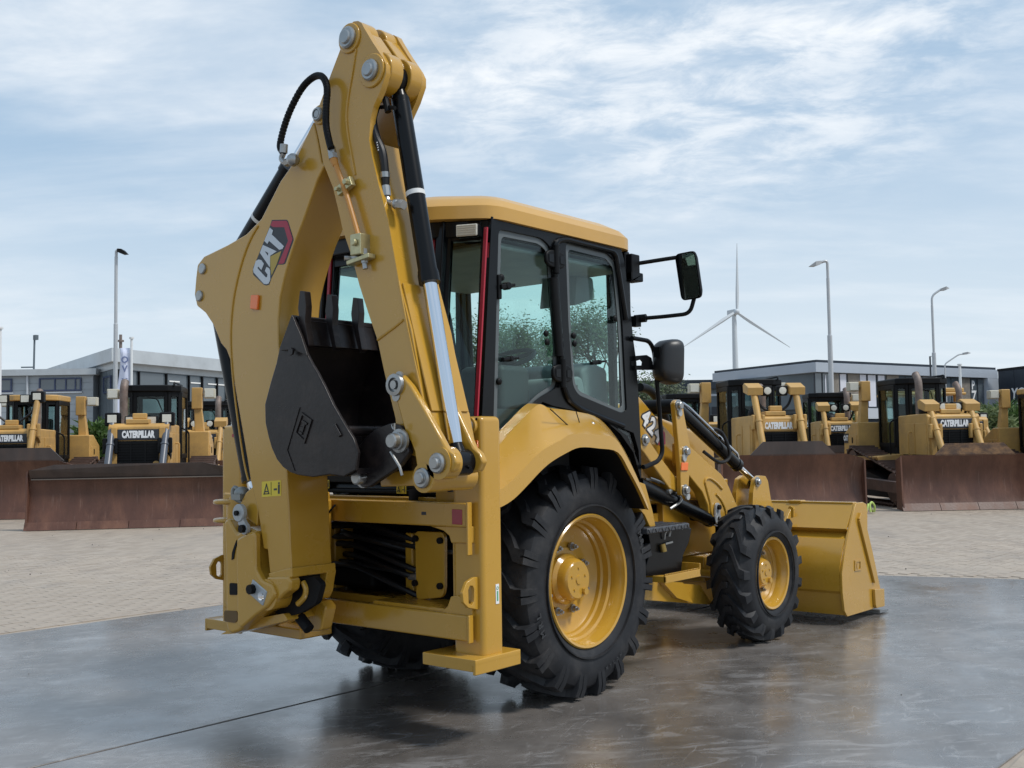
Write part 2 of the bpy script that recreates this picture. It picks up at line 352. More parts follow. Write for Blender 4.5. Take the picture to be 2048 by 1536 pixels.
# ================================================================== GROUND
def ground_mat(name, kind):
    m = bpy.data.materials.new(name); m.use_nodes = True
    nt = m.node_tree; P = nt.nodes['Principled BSDF']; N = nt.nodes.new; L = nt.links.new
    tc = N("ShaderNodeTexCoord")
    def noise(sc, det=6, rg=0.6, st=(1, 1, 1), rot=0, dist=0):
        mp = N("ShaderNodeMapping"); mp.vector_type = 'TEXTURE'; mp.inputs['Scale'].default_value = tuple(1/q for q in st); mp.inputs['Rotation'].default_value = (0, 0, rot); L(tc.outputs['Object'], mp.inputs[0])
        n = N("ShaderNodeTexNoise"); n.inputs['Scale'].default_value = sc; n.inputs['Detail'].default_value = det; n.inputs['Roughness'].default_value = rg; n.inputs['Distortion'].default_value = dist
        L(mp.outputs[0], n.inputs['Vector']); return n.outputs[0]
    def mr(x, a, b, c=0.0, d=1.0):
        r = N("ShaderNodeMapRange"); r.interpolation_type = 'SMOOTHSTEP'
        for i, v in enumerate((a, b, c, d)): r.inputs[i+1].default_value = v
        L(x, r.inputs[0]); return r.outputs[0]
    def mixc(f, a, b, op='MIX'):
        r = N("ShaderNodeMixRGB"); r.blend_type = op
        if isinstance(f, float): r.inputs[0].default_value = f
        else: L(f, r.inputs[0])
        for i, v in ((1, a), (2, b)):
            if isinstance(v, tuple): r.inputs[i].default_value = (*v, 1)
            else: L(v, r.inputs[i])
        return r.outputs[0]
    if kind == 'slab':
        c = mixc(mr(noise(0.55, 7, 0.62), 0.30, 0.70), (0.094, 0.083, 0.074), (0.186, 0.169, 0.156))
        c = mixc(mr(noise(2.4, 8, 0.68, (0.6, 1, 1), 0.5), 0.42, 0.70, 0, 0.55), c, (0.045, 0.042, 0.040))
        c = mixc(mr(noise(1.1, 6, 0.7, (1, 1, 1), 1.2), 0.58, 0.74, 0, 0.50), c, (0.150, 0.118, 0.088))
        c = mixc(mr(noise(5.0, 9, 0.75, (1, 0.35, 1), 0.9, 1.5), 0.52, 0.66, 0, 0.55), c, (0.30, 0.29, 0.285))
        c = mixc(mr(noise(7.0, 7, 0.72, (0.30, 1.6, 1), -0.72, 1.2), 0.56, 0.68, 0, 0.45), c, (0.32, 0.31, 0.305))
        c = mixc(mr(noise(11.0, 7, 0.72, (0.35, 1.5, 1), 0.35, 1.6), 0.57, 0.68, 0, 0.42), c, (0.32, 0.31, 0.305))
        c = mixc(mr(noise(40.0, 3, 0.6), 0.70, 0.78, 0, 0.6), c, (0.05, 0.05, 0.05))
        L(c, P.inputs['Base Color'])
        L(mr(noise(1.3, 8, 0.68), 0.30, 0.72, 0.15, 0.40), P.inputs['Roughness'])
        P.inputs['Specular IOR Level'].default_value = 0.85; P.inputs['Coat Weight'].default_value = 0.30; P.inputs['Coat Roughness'].default_value = 0.22
        b = N("ShaderNodeBump"); b.inputs['Strength'].default_value = 0.10; b.inputs['Distance'].default_value = 0.006
        L(noise(14, 8, 0.7), b.inputs['Height']); L(b.outputs[0], P.inputs['Normal'])
    else:
        if kind == 'brick':
            oi = N("ShaderNodeObjectInfo"); base = mixc(oi.outputs['Random'], (0.27, 0.215, 0.168), (0.40, 0.335, 0.27))
            gi = N("ShaderNodeNewGeometry"); base2 = mixc(gi.outputs['Random Per Island'], (0.265, 0.21, 0.165), (0.41, 0.345, 0.28))
            base = mixc(0.65, base, base2)
        else:
            bt = N("ShaderNodeTexBrick"); mp = N("ShaderNodeMapping"); mp.inputs['Rotation'].default_value = (0, 0, R(-2)); L(tc.outputs['Object'], mp.inputs[0]); L(mp.outputs[0], bt.inputs[0])
            bt.inputs['Scale'].default_value = 1; bt.inputs['Brick Width'].default_value = 0.215; bt.inputs['Row Height'].default_value = 0.108; bt.inputs['Mortar Size'].default_value = 0.005
            bt.inputs['Color1'].default_value = (0.27, 0.215, 0.168, 1); bt.inputs['Color2'].default_value = (0.40, 0.335, 0.27, 1); bt.inputs['Mortar'].default_value = (0.20, 0.175, 0.15, 1)
            base = bt.outputs[0]
        c = mixc(mr(noise(0.22, 6, 0.6), 0.30, 0.70, 0.1, 0.70), base, (0.37, 0.315, 0.255))
        c = mixc(mr(noise(0.9, 7, 0.65, (0.5, 1.6, 1), 0.8), 0.50, 0.74, 0, 0.55), c, (0.20, 0.175, 0.155))
        c = mixc(mr(noise(1.6, 8, 0.7, (0.5, 2.0, 1), 0.75), 0.58, 0.75, 0, 0.45), c, (0.43, 0.375, 0.31))
        c = mixc(mr(noise(14, 4, 0.6), 0.66, 0.74, 0, 0.5), c, (0.12, 0.11, 0.10))
        L(c, P.inputs['Base Color']); L(mr(noise(2, 5), 0.3, 0.7, 0.55, 0.8), P.inputs['Roughness'])
        P.inputs['Specular IOR Level'].default_value = 0.4
        b = N("ShaderNodeBump"); b.inputs['Strength'].default_value = 0.25; b.inputs['Distance'].default_value = 0.006
        L(noise(45, 5, 0.7), b.inputs['Height']); L(b.outputs[0], P.inputs['Normal'])
    return m
SLAB = ground_mat("damp_concrete", 'slab'); BRK = ground_mat("clinker_brick", 'brick'); PAV = ground_mat("brick_paving_sheet", 'sheet')
def build_ground():
    b = MB(); b.quad((-2500, -2500, -0.011), (2500, -2500, -0.011), (2500, 2500, -0.011), (-2500, 2500, -0.011))
    pav = structure(b.build("paved_ground", PAV, smooth=0))
    # two concrete slabs with a joint between them
    def up(x): return 4.24-0.060*x
    def jo(x): return 0.353-0.0294*x
    def lo(x): return -3.205-0.030*x
    sa = [(-11, jo(-11)+0.009), (6.45, jo(6.45)+0.009), (5.35, up(5.35)), (-11, up(-11))]
    sb = [(-11, lo(-11)), (7.65, lo(7.65)), (6.46, jo(6.46)-0.009), (-11, jo(-11)-0.009)]
    for pts in (sa, sb):
        m = MB(); m.prism('z', pts, -0.16, 0.0)
        structure(m.build("concrete_slab", SLAB, bevel=0.006))
    m = MB(); m.quad((-11, jo(-11)-0.011, -0.006), (6.45, jo(6.45)-0.011, -0.006), (6.45, jo(6.45)+0.011, -0.006), (-11, jo(-11)+0.011, -0.006))
    structure(m.build("slab_joint_surface", mat("joint_dirt", (0.055, 0.035, 0.027), 0.9, var=0.3, vscale=20), smooth=0))
    # individual clinker bricks round the slab
    ca, sa_ = math.cos(R(-2.0)), math.sin(R(-2.0))
    camp = cam.matrix_world.translation; fw = cam.matrix_world.to_3x3() @ Vector((0, 0, -1)); rt = cam.matrix_world.to_3x3() @ Vector((1, 0, 0)); upv = cam.matrix_world.to_3x3() @ Vector((0, 1, 0))
    k = cam_d.lens/36*2
    cand = []
    for j in range(-60, 150):
        for i in range(-60, 90):
            u = (i+(0.5 if j % 2 else 0))*0.215; v = j*0.108
            x = u*ca-v*sa_; y = u*sa_+v*ca
            if y < up(x)+0.10 and y > lo(x)-0.10 and x < 6.53-0.32*(y-0.16)+0.16: continue
            d = Vector((x, y, 0))-camp; z = d.dot(fw)
            if z < 3 or z > 15.5: continue
            if abs(d.dot(rt)/z*k) > 1.04 or d.dot(upv)/z*k < -0.80: continue
            cand.append((z, x, y))
    cand.sort()
    bm = MB(); bm.box((-0.1055, -0.0522, -0.05), (0.1055, 0.0522, 0)); bme = bm.mesh("brick", BRK, smooth=0)
    rest = MB()
    r2 = random.Random(3)
    for n, (z, x, y) in enumerate(cand):
        h = -0.004+r2.uniform(-0.002, 0.0012); a = R(-2)+r2.uniform(-0.02, 0.02)
        if n < 300:
            inst("brick", bme, pav, Matrix.Translation((x, y, h)) @ Matrix.Rotation(a, 4, 'Z') @ Matrix.Rotation(r2.uniform(-0.012, 0.012), 4, 'X'))
        else:
            c, s = math.cos(a), math.sin(a); t = r2.uniform(-0.001, 0.001)
            P = [(x+c*p-s*q, y+s*p+c*q, h+t*sg) for p, q, sg in ((-.1055, -.0522, 1), (.1055, -.0522, 1), (.1055, .0522, -1), (-.1055, .0522, -1))]
            Q = [(p[0], p[1], -0.03) for p in P]
            rest.add(P+Q, [(0, 1, 2, 3), (0, 4, 5, 1), (1, 5, 6, 2), (2, 6, 7, 3), (3, 7, 4, 0)])
    o = rest.build("bricks", BRK, pav, smooth=0, recalc=False); o['kind'] = 'stuff'
    # grit and small stones lying about
    g = MB()
    for _ in range(170):
        x = r2.uniform(-3, 20); y = r2.uniform(-6, 18); s = r2.choice((.002, .003, .004, .005)) if (-12 < x < 7 and -3.3 < y < 4.3) else r2.choice((.004, .006, .008, .011))
        g.sphere((x, y, s*0.4), s, 5, 3, (1, r2.uniform(.6, 1), .7))
    o = g.build("gravel", mat("grit_stone", (0.09, 0.085, 0.08), 0.9), smooth=0); o['kind'] = 'stuff'
build_ground()

# ================================================================== BUILDINGS
CLAD = mat("grey_cladding", (0.29, 0.325, 0.355), 0.45, var=0.06, vscale=0.7)
FASC = mat("aluminium_fascia", (0.43, 0.465, 0.49), 0.4, var=0.08, vscale=0.8, dirt=(0.24, 0.24, 0.23), dirt_amt=0.3, dirt_scale=0.6)
DKC = mat("dark_cladding", (0.095, 0.118, 0.135), 0.45, var=0.1, vscale=0.8)
WFR = mat("blue_window_frame", (0.030, 0.045, 0.10), 0.4)
WPN = mat("dark_window_pane", (0.085, 0.105, 0.122), 0.06, spec=0.9)
WPL = mat("blind_window_pane", (0.62, 0.63, 0.69), 0.25, spec=0.6)
NAVY = mat("navy_cladding", (0.012, 0.020, 0.032), 0.5, var=0.15, vscale=0.6)
TIM = mat("grey_timber", (0.235, 0.21, 0.18), 0.7, var=0.2, vscale=3)
FRM = mat("grey_frame_cladding", (0.36, 0.40, 0.455), 0.42, var=0.06, vscale=0.6)
WBD = mat("white_band_cladding", (0.46, 0.49, 0.53), 0.5)
POLE = mat("galvanised_pole", (0.46, 0.48, 0.50), 0.45, metal=0.2, var=0.06, vscale=3)
WPOLE = mat("white_pole", (0.66, 0.68, 0.69), 0.4)
class Facade:
    """a vertical wall plane from ground point A to B; s metres along it, z up, n metres out of it"""
    def __init__(s, A, B):
        s.A = Vector((A[0], A[1], 0)); s.d = Vector((B[0]-A[0], B[1]-A[1], 0)); s.L = s.d.length; s.d.normalize(); s.n = Vector((s.d[1], -s.d[0], 0))
        if s.n.dot(cam.matrix_world.translation-s.A) < 0: s.n = -s.n
    def P(s, t, z, n=0): return s.A+s.d*t+s.n*n+Vector((0, 0, z))
    def box(s, mb, t0, t1, z0, z1, n0, n1):
        v = [s.P(t, z, n) for n in (n0, n1) for z in (z0, z1) for t in (t0, t1)]
        mb.add(v, [(0, 1, 3, 2), (4, 6, 7, 5), (0, 4, 5, 1), (1, 5, 7, 3), (3, 7, 6, 2), (2, 6, 4, 0)]); return mb
    def part(s, name, m, par, *a, bevel=0):
        return s.box(MB(), *a).build(name, m, par, smooth=0, bevel=bevel)
def window(F, par, t0, t1, z0, z1, fm, pm, cols, n=0.03, fw=0.09):
    f = MB(); F.box(f, t0, t1, z0, z0+fw, n, n+.08); F.box(f, t0, t1, z1-fw, z1, n, n+.08)
    F.box(f, t0, t0+fw, z0+fw, z1-fw, n, n+.08); F.box(f, t1-fw, t1, z0+fw, z1-fw, n, n+.08)
    for c in cols: F.box(f, c-fw*.45, c+fw*.45, z0+fw, z1-fw, n, n+.075)
    w = f.build("window", fm, par, smooth=0)
    xs = [t0]+list(cols)+[t1]
    for a, b in zip(xs[:-1], xs[1:]):
        F.part("pane", pm, w, a+fw*.46, b-fw*.46, z0+fw, z1-fw, n+.005, n+.03)
    return w
def build_left_office():
    t = root("office_building", "grey clad office with a glazed corner block under a sloping silver roof edge", "building", [(28.559,58.245,1.579)][0][:2]+(0,))
    t.location = (0, 0, 0)
    # low wing
    F = Facade([(21.812,63.27,1.712)][0], [(28.222,55.506,1.561)][0])
    F.part("wall", CLAD, t, 0, F.L, 0, 6.25, -9, 0)
    z = 0.02; k = 0
    while z < 6.0:
        F.part("cladding_panel", CLAD, t, 0.01, F.L-0.01, z+0.012, min(z+0.42, 6.05), 0.0, 0.03); z += 0.43
    F.part("roof_edge", FASC, t, -0.2, F.L+0.25, 6.08, 6.45, -9, 0.30)
    def at(u): return (u+150)/336*F.L
    window(F, t, at(78), at(163), 5.12, 5.92, WFR, WPN, [at(110), at(132), at(151)], n=0.05)
    window(F, t, at(-12), at(24), 5.12, 5.92, WFR, WPN, [], n=0.05)
    F.part("sill", WBD, t, at(76), at(165), 5.00, 5.08, 0.03, 0.16)
    F.part("sill", WBD, t, at(-12), at(26), 5.00, 5.08, 0.03, 0.16)
    m = MB(); m.tube([F.P(at(55), 0, .12), F.P(at(55), 6.1, .12)], 0.07); m.build("downpipe", WBD, t)
    # tall corner block
    C = Vector([(27.308,51.892,1.543)][0]); A = Vector([(32.365,69.371,1.621)][0]); B = Vector([(40.817,55.988,1.395)][0])
    C.z = A.z = B.z = 0
    D = A+(B-C)
    m = MB(); m.prism('z', [tuple(p.xy) for p in (C, B, D, A)], 6.62, 7.42); m.build("roof_edge", FASC, t, bevel=0.02)
    cen = (A+B)/2
    def inn(p, q=0.94): return cen+(p-cen)*q
    Ci, Bi, Ai, Di = inn(C), inn(B), inn(A), inn(D)
    G = Facade(Ci, Bi); H = Facade(Ai, Ci)
    m = MB(); m.prism('z', [tuple(p.xy) for p in (Ci, Bi, Di, Ai)], 0, 6.62); m.build("wall", DKC, t, smooth=0)
    H.part("soffit_band", FASC, t, 0, H.L, 6.25, 6.62, 0, 0.06); G.part("soffit_band", FASC, t, 0, G.L, 6.25, 6.62, 0, 0.06)
    for k in range(9):
        H.part("wall_panel", DKC, t, H.L-7.2+k*0.8, H.L-6.45+k*0.8, 0.1, 6.2, 0, 0.05)
    window(H, t, H.L-2.1, H.L-0.4, 4.9, 5.9, WFR, WPN, [], n=0.06)
    xs = [0.15, 1.9, 4.3, 6.4, 7.7, 9.2, 10.2, 11.6, 13.0, 14.4, 15.8, 17.2]
    for a, b in zip(xs[:-1], xs[1:]):
        if b < G.L:
            G.part("mullion", BKM, t, a-.05, a+.05, 0.1, 6.2, 0, 0.16)
            G.part("pane", WPN, t, a+.06, b-.06, 1.9, 6.15, 0.0, 0.04)
            G.part("pane", WPN, t, a+.06, b-.06, 0.1, 1.8, 0.0, 0.04)
    for a in (4.6, 6.6, 8.3, 9.35):
        G.part("ceiling_light", mat("strip_light", (0.8, 0.8, 0.78), 0.5), t, a, a+0.95, 5.72, 5.80, 0.05, 0.09)
    m = MB(); p = [(30.33,56.101,1.538)][0]; m.tube([(p[0], p[1], 7.3), (p[0], p[1], 8.25)], 0.10); m.cyl((p[0], p[1], 8.25), (p[0], p[1], 8.36), 0.2); m.cyl((p[0], p[1], 8.36), (p[0], p[1], 8.7), 0.09)
    m.build("flue", EXH, t)
    p = F.P(at(36), 6.4, -2); q = F.P(at(37), 8.75, -2)
    m = MB(); m.tube([p, q], 0.06); m.bar(p+Vector((0, 0, .35)), p+Vector((-.5, .6, .35)), .08, .08); m.box(tuple(q+Vector((-.05, -.2, -.3))), tuple(q+Vector((.15, .1, 0)))); m.build("roof_mast", DKC, t)
build_left_office()
def build_showroom():
    t = root("office_building", "modern grey office with a flat overhanging roof, timber panels and dark ground floor", "building")
    C = Vector([(61.589,24.473,1.538)][0]); B = Vector([(80.896,18.372,1.524)][0]); A = Vector([(66.179,34.651,1.547)][0]); 
    C.z = B.z = A.z = 0
    G = Facade(C, B); H = Facade(A, C)
    def s_of(u, u0=1636, u1=2001, d0=70, d1=81):
        q = (u-u0)/(u1-u0); return q*d0/(d1-q*(d1-d0))*G.L
    def h_of(u, u0=1428, u1=1636, d0=80, d1=70):
        q = (u-u0)/(u1-u0); return q*d0/(d1-q*(d1-d0))*H.L
    Dp = A+(B-C)
    m = MB(); m.prism('z', [tuple(p.xy) for p in (C, B, Dp, A)], 5.98, 6.62); m.build("roof_edge", FRM, t, bevel=0.02)
    cn = (A+B)/2; r = [cn+(p-cn)*0.985 for p in (C, B, Dp, A)]
    m = MB(); m.prism('z', [tuple(p.xy) for p in r], 6.62, 6.80); m.build("roof_trim", NAVY, t, smooth=0)
    # recessed upper floor on the left side under the canopy, flush on the right side
    G.part("wall", DKC, t, 0.6, G.L, 3.6, 5.98, -8, -0.35)
    H.part("wall", DKC, t, h_of(1490), H.L-1.4, 3.0, 5.98, -2.2, -1.2)
    H.part("wall", DKC, t, h_of(1490), H.L-1.4, 0, 3.0, -2.2, -1.0)
    for a, b in ((1500, 1512), (1536, 1550), (1577, 1590), (1599, 1618), (1620, 1628)):
        H.part("pane", WPL if a > 1530 else WPN, t, h_of(a), h_of(b), 3.95, 5.8, -1.2, -1.12)
    H.part("balcony_front", DKC, t, h_of(1530), H.L-0.4, 3.35, 4.35, -1.0, -0.75)
    items = [(1641, 1653, 'D'), (1656, 1670, 'D'), (1672, 1690, 'T'), (1691, 1703, 'W'), (1707, 1730, 'T'), (1731, 1743, 'W'), (1747, 1762, 'W'), (1767, 1780, 'W'), (1785, 1808, 'T'),
             (1809, 1820, 'D'), (1823, 1837, 'D'), (1840, 1855, 'D'), (1858, 1873, 'T'), (1881, 1895, 'D'), (1897, 1912, 'D'), (1914, 1928, 'D'), (1930, 1951, 'T'), (1953, 1964, 'D'), (1967, 1978, 'D')]
    for a, b, k in items:
        s0, s1 = s_of(a), s_of(b)
        if k == 'T':
            w = 0.115; x = s0
            while x+w < s1+0.02:
                G.part("timber_slat", TIM, t, x, x+w*0.80, 3.72, 5.95, -0.34, -0.26); x += w
        else:
            G.part("window_frame", DKP, t, s0-0.09, s1+0.09, 3.70, 5.95, -0.345, -0.31)
            G.part("pane", WPL if k == 'W' else WPN, t, s0, s1, 3.74, 5.92, -0.31, -0.28)
    G.part("band", WBD, t, 0.9, s_of(1862), 2.95, 3.62, -0.5, 0.02)
    G.part("frame_panel", FRM, t, s_of(1862), G.L, 2.75, 3.66, -0.5, 0.05)
    G.part("frame_panel", FRM, t, s_of(1979), G.L, 3.67, 5.97, -0.5, 0.05)
    G.part("ground_floor_wall", NAVY, t, 0.4, G.L, 0, 2.92, -8, -0.2)
    for u, tx, w in ((1934, "WASBOX  3", 1.0), (1700, "Slot 1", 1.1)):
        text_mesh(tx, 0.72, WHT, G.P(s_of(u+8), 2.33, -0.17), G.d, (0, 0, 1), parent=t, bold=0.012, sx=0.62)
    for u in (1905, 1913, 1655, 1663):
        m = MB(); s = s_of(u)
        m.add([G.P(s+x, 2.33+z, n) for n in (-.19, -.17) for x, z in ((-.22, .42), (0.02, .42), (.26, 0), (.02, -.42), (-.22, -.42), (.0, 0))],
              [list(range(6)), list(range(11, 5, -1))]+[(i, (i+1) % 6, 6+(i+1) % 6, 6+i) for i in range(6)])
        m.build("chevron_sign", mat("blue_print", (0.03, 0.10, 0.30), 0.5), t, smooth=0)
    text_mesh("Z", 1.3, WHT, G.P(s_of(1958), 4.5, -0.27), G.d, (0, 0, 1), parent=t, bold=0.03, sx=0.7)
    text_mesh("P", 0.9, WHT, G.P(s_of(1957), 5.4, -0.27), G.d, (0, 0, 1), parent=t, bold=0.03, sx=0.8)
    # black hall to the right
    t2 = root("black_hall", "black box shaped hall with large white lettering", "building")
    K = Facade([(79.833,18.087,1.523)][0], [(73.141,10.461,1.494)][0])
    K.part("wall", NAVY, t2, 0.02, K.L, 0, 6.45, -20, 0)
    K.part("roof_trim", BKM, t2, 0, K.L+.1, 6.45, 6.62, -20, 0.06)
    for i in range(6): K.part("cladding_panel", NAVY, t2, 0.1+i*1.9, 1.96+i*1.9, 0.1, 6.4, 0, 0.04)
    text_mesh("YO", 1.15, WHT, K.P(1.55, 4.62, 0.06), K.d, (0, 0, 1), parent=t2, bold=0.03, align='LEFT', shear=0.15)
    K.part("underline_print", WHT, t2, 1.0, 4.6, 3.93, 4.02, 0.05, 0.062)
    # long low shed behind, left of the office
    t3 = root("low_shed", "long low dark shed behind the backhoe and the dozers", "building")
    S = Facade([(72.555,50.542,1.497)][0], [(83.306,37.497,1.51)][0])
    S.part("wall", DKC, t3, 0, S.L, 0, 6.2, -10, 0)
    S.part("roof_edge", NAVY, t3, -.3, S.L+.3, 6.2, 7.0, -10, .4)
    S.part("white_strip", WBD, t3, 0, S.L, 5.55, 5.75, 0, .06)
    for i in range(16): S.part("roller_door", DKP, t3, 0.4+i*1.05, 1.3+i*1.05, 0.05, 4.6, 0, 0.05)
build_showroom()

# ================================================================== STREET LAMPS, FLAGPOLES, TURBINE
def lamp(label, base, path, r0, r1, head, hd, dark=False):
    t = root("street_lamp", label, "street lamp", base, group="street lamps round the yard")
    n = len(path)
    m = MB(); p = [Vector(q) for q in path]
    m.tube([(0, 0, 0), (0, 0, p[0].z*0.35), (0, 0, p[0].z*0.352), (0, 0, p[0].z*0.72), (0, 0, p[0].z*0.722), p[0]], [r0*1.25, r0*1.2, r0, r0*.95, r1, r1], 10); m.build("pole", POLE, t)
    m = MB(); m.tube(rnd_path(p, 0.6), r1*0.9, 8); m.build("arm", POLE, t)
    m = MB(); a = Vector(head); d = Vector(hd); e = a+d; side = Vector((-d.y, d.x, 0)).normalized()*0.17
    if side.length < .01: side = Vector((.17, 0, 0))
    u = Vector((0, 0, .09))
    m.add([a-side*.5+u*.6, a+side*.5+u*.6, a+d*.5+side+u, e+side*.3, e-side*.3, a+d*.5-side+u, a-side*.4-u*.5, a+side*.4-u*.5, a+d*.5+side*.9-u*.6, a+d*.5-side*.9-u*.6],
          [(0, 1, 2, 5), (5, 2, 3, 4), (6, 9, 8, 7), (9, 4, 3, 8), (0, 6, 7, 1), (1, 7, 8, 2), (2, 8, 3), (5, 4, 9), (0, 5, 9, 6)])
    m.build("lamp_head", BKM if dark else POLE, t)
    return t
rtv = cam.matrix_world.to_3x3() @ Vector((1, 0, 0)); rtv.z = 0; rtv.normalize()
def g0(p): return (p[0], p[1], 0)
lamp("light grey lamp post with a small black head, beside the white banner", g0([(12.45,25.828,1.512)][0]), [(0, 0, 7.55), (0, 0, 7.74), tuple(rtv*0.10+Vector((0, 0, 7.78)))], .066, .05, rtv*0.05+Vector((0, 0, 7.74)), rtv*0.33+Vector((0, 0, -.12)), True)
lamp("tall lamp post with its head bent towards the wind turbine", g0([(29.454,9.921,1.518)][0]), [(0, 0, 7.0), (0, 0, 7.62), tuple(rtv*-0.28+Vector((0, 0, 7.52)))], .085, .055, rtv*-.22+Vector((0, 0, 7.53)), rtv*-.42+Vector((0, 0, -.13)))
lamp("slim lamp post with a short bent head before the timber panelled office", g0([(39.888,9.859,1.517)][0]), [(0, 0, 7.0), (0, 0, 7.42), tuple(rtv*0.40+Vector((0, 0, 7.68)))], .085, .05, rtv*.38+Vector((0, 0, 7.66)), rtv*.36+Vector((0, 0, .05)))
lamp("short lamp post with a long sloping arm at the office front", g0([(62.862,16.629,1.54)][0]), [(0, 0, 5.7), (0, 0, 6.1), tuple(rtv*0.9+Vector((0, 0, 6.68))), tuple(rtv*1.25+Vector((0, 0, 6.70)))], .07, .05, rtv*1.15+Vector((0, 0, 6.72)), rtv*.5+Vector((0, 0, .02)))
def pole(label, base, h, r, m, cat="flagpole"):
    t = MB(); t.tube([(0, 0, 0), (0, 0, h)], [r*1.15, r*.8], 10); t.cyl((0, 0, h), (0, 0, h+.08), r*1.5)
    o = t.build("flagpole", m, None, loc=base); return tag(o, label, cat)
fp = g0([(22.036,40.968,1.524)][0])
pole("thin white flagpole carrying the banner by the glazed office", fp, 6.75, .07, WPOLE)
pole("white flagpole without a flag before the low grey clad wing", g0([(16.224,41.72,1.523)][0]), 6.85, .09, WPOLE)
pole("white flagpole without a flag before the timber panelled office", g0([(55.126,13.418,1.524)][0]), 5.45, .085, WPOLE)
def banner():
    F = Vector(fp); d = -rtv; rows = []
    for i in range(17):
        z = 6.32-i*0.30; w = 0.46+0.17*max(0, math.sin((i-3)/14*math.pi)) if i < 15 else 0.46-0.1*(i-14)
        rows.append([F+d*(0.08+w*k/6)+Vector((0, 0, z))+Vector((d.y, -d.x, 0))*0.05*math.sin(k*1.1+i*.5) for k in range(7)])
    m = MB(); m.grid(rows); o = m.build("banner", mat("white_flag_cloth", (0.62, 0.66, 0.80), 0.8)); tag(o, "white upright banner with blue lettering hanging from the thin flagpole", "flag")
    s = o.modifiers.new("thickness", 'SOLIDIFY'); s.thickness = 0.004
    bp = mat("faded_blue_print", (0.16, 0.20, 0.36), 0.6)
    n = Vector((d.y, -d.x, 0)); n = n if n.dot(cam.matrix_world.translation-F) > 0 else -n
    for ch, z in (("O", 5.75), ("V", 5.32), ("Y", 4.72), ("O", 4.36), ("S", 4.0), ("T", 3.3), ("E", 2.95), ("O", 2.6)):
        text_mesh(ch, 0.42, bp, F+d*0.30+n*0.065+Vector((0, 0, z)), rtv, (0, 0, 1), parent=o, bold=0.012)
banner()
def gate_post():
    b = Vector(g0([(58.2,15.988,1.522)][0])); m = MB()
    m.tube([(0, 0, 0), (0, 0, 6.28), tuple(rtv*0.26+Vector((0, 0, 6.28)))], .05, 6)
    tag(m.build("steel_post", DKP, None, loc=b), "thin dark post with a short top arm beside the slim lamp post", "post")
    b = Vector(g0([(56.387,11.888,1.522)][0])); m = MB(); m.tube([(0, 0, 0), (0, 0, 2.05)], .11, 10); m.cyl((0, 0, 2.05), (0, 0, 2.12), .09, .02)
    tag(m.build("marker_post", mat("violet_post", (0.10, 0.08, 0.50), 0.5), None, loc=b), "violet marker post among the shrubs before the black hall", "post")
gate_post()
def turbine():
    b = Vector(g0([(824.385,429.683,1.608)][0])); hub = Vector([(821.696,423.081,112.354)][0])
    t = root("wind_turbine", "white three bladed wind turbine far off behind the office", "wind turbine", b)
    W = mat("turbine_white", (0.50, 0.54, 0.57), 0.5)
    h = hub-b; fw = cam.matrix_world.to_3x3() @ Vector((0, 0, -1)); fw.z = 0; fw.normalize()
    ax = (-fw*0.95+rtv*0.30).normalized(); back = -ax
    top = Vector((0, 0, h.z-2)); m = MB(); m.tube([(0, 0, 0), top*.5, top], [3.2, 2.6, 1.9], 16); m.build("tower", W, t)
    hp = Vector((0, 0, h.z))+ax*4.5
    m = MB(); m.bar(Vector((0, 0, h.z+.6))-ax*9, Vector((0, 0, h.z+.3))+ax*3, 4.2, 4.4); m.build("nacelle", W, t, bevel=.6)
    m = MB(); m.box((-3.6-1.5, -1, h.z+2), (-3.0-1.0, 1, h.z+5)); 
    m = MB(); m.sphere(hp, 2.6, 14, 10); m.build("hub", W, t)
    side = Vector((0, 0, 1)).cross(ax).normalized()
    for ang, ln in ((2, 56), (119, 52), (240, 40)):
        dv = Vector((0, 0, 1))*math.cos(R(ang))+rtv*math.sin(R(ang)); dv = (dv-ax*dv.dot(ax)).normalized()
        cr = dv.cross(ax)
        m = MB(); vs = []; N_ = 8
        for i in range(N_+1):
            q = i/N_; c = (3.6*(1-q)**0.9+.5)*(0.55+0.45*min(1, q*5)); th = 1.6*(1-q)+.2; ce = hp+dv*(1.5+q*58)
            vs += [ce-cr*c*.35, ce+ax*th*.5, ce+cr*c*.65, ce-ax*th*.5]
        m.add(vs, [(i*4+j, i*4+(j+1) % 4, i*4+4+(j+1) % 4, i*4+4+j) for i in range(N_) for j in range(4)]+[(0, 1, 2, 3), (N_*4+3, N_*4+2, N_*4+1, N_*4)])
        m.build("blade", W, t)
turbine()

# ================================================================== TREES AND SHRUBS
def leaf_mat(name, a, b):
    m = bpy.data.materials.new(name); m.use_nodes = True; nt = m.node_tree; P = nt.nodes['Principled BSDF']; N = nt.nodes.new; L = nt.links.new
    g = N("ShaderNodeNewGeometry"); mx = N("ShaderNodeMixRGB"); L(g.outputs['Random Per Island'], mx.inputs[0]); mx.inputs[1].default_value = (*a, 1); mx.inputs[2].default_value = (*b, 1)
    L(mx.outputs[0], P.inputs['Base Color']); P.inputs['Roughness'].default_value = 0.6
    tr = N("ShaderNodeBsdfTranslucent"); L(mx.outputs[0], tr.inputs[0]); ms = N("ShaderNodeMixShader"); ms.inputs[0].default_value = 0.25
    o = nt.nodes['Material Output']; L(P.outputs[0], ms.inputs[1]); L(tr.outputs[0], ms.inputs[2]); L(ms.outputs[0], o.inputs[0]); return m
LF = leaf_mat("leaf_green", (0.035, 0.065, 0.022), (0.085, 0.13, 0.045)); LFW = leaf_mat("willow_green", (0.085, 0.11, 0.06), (0.15, 0.18, 0.10))
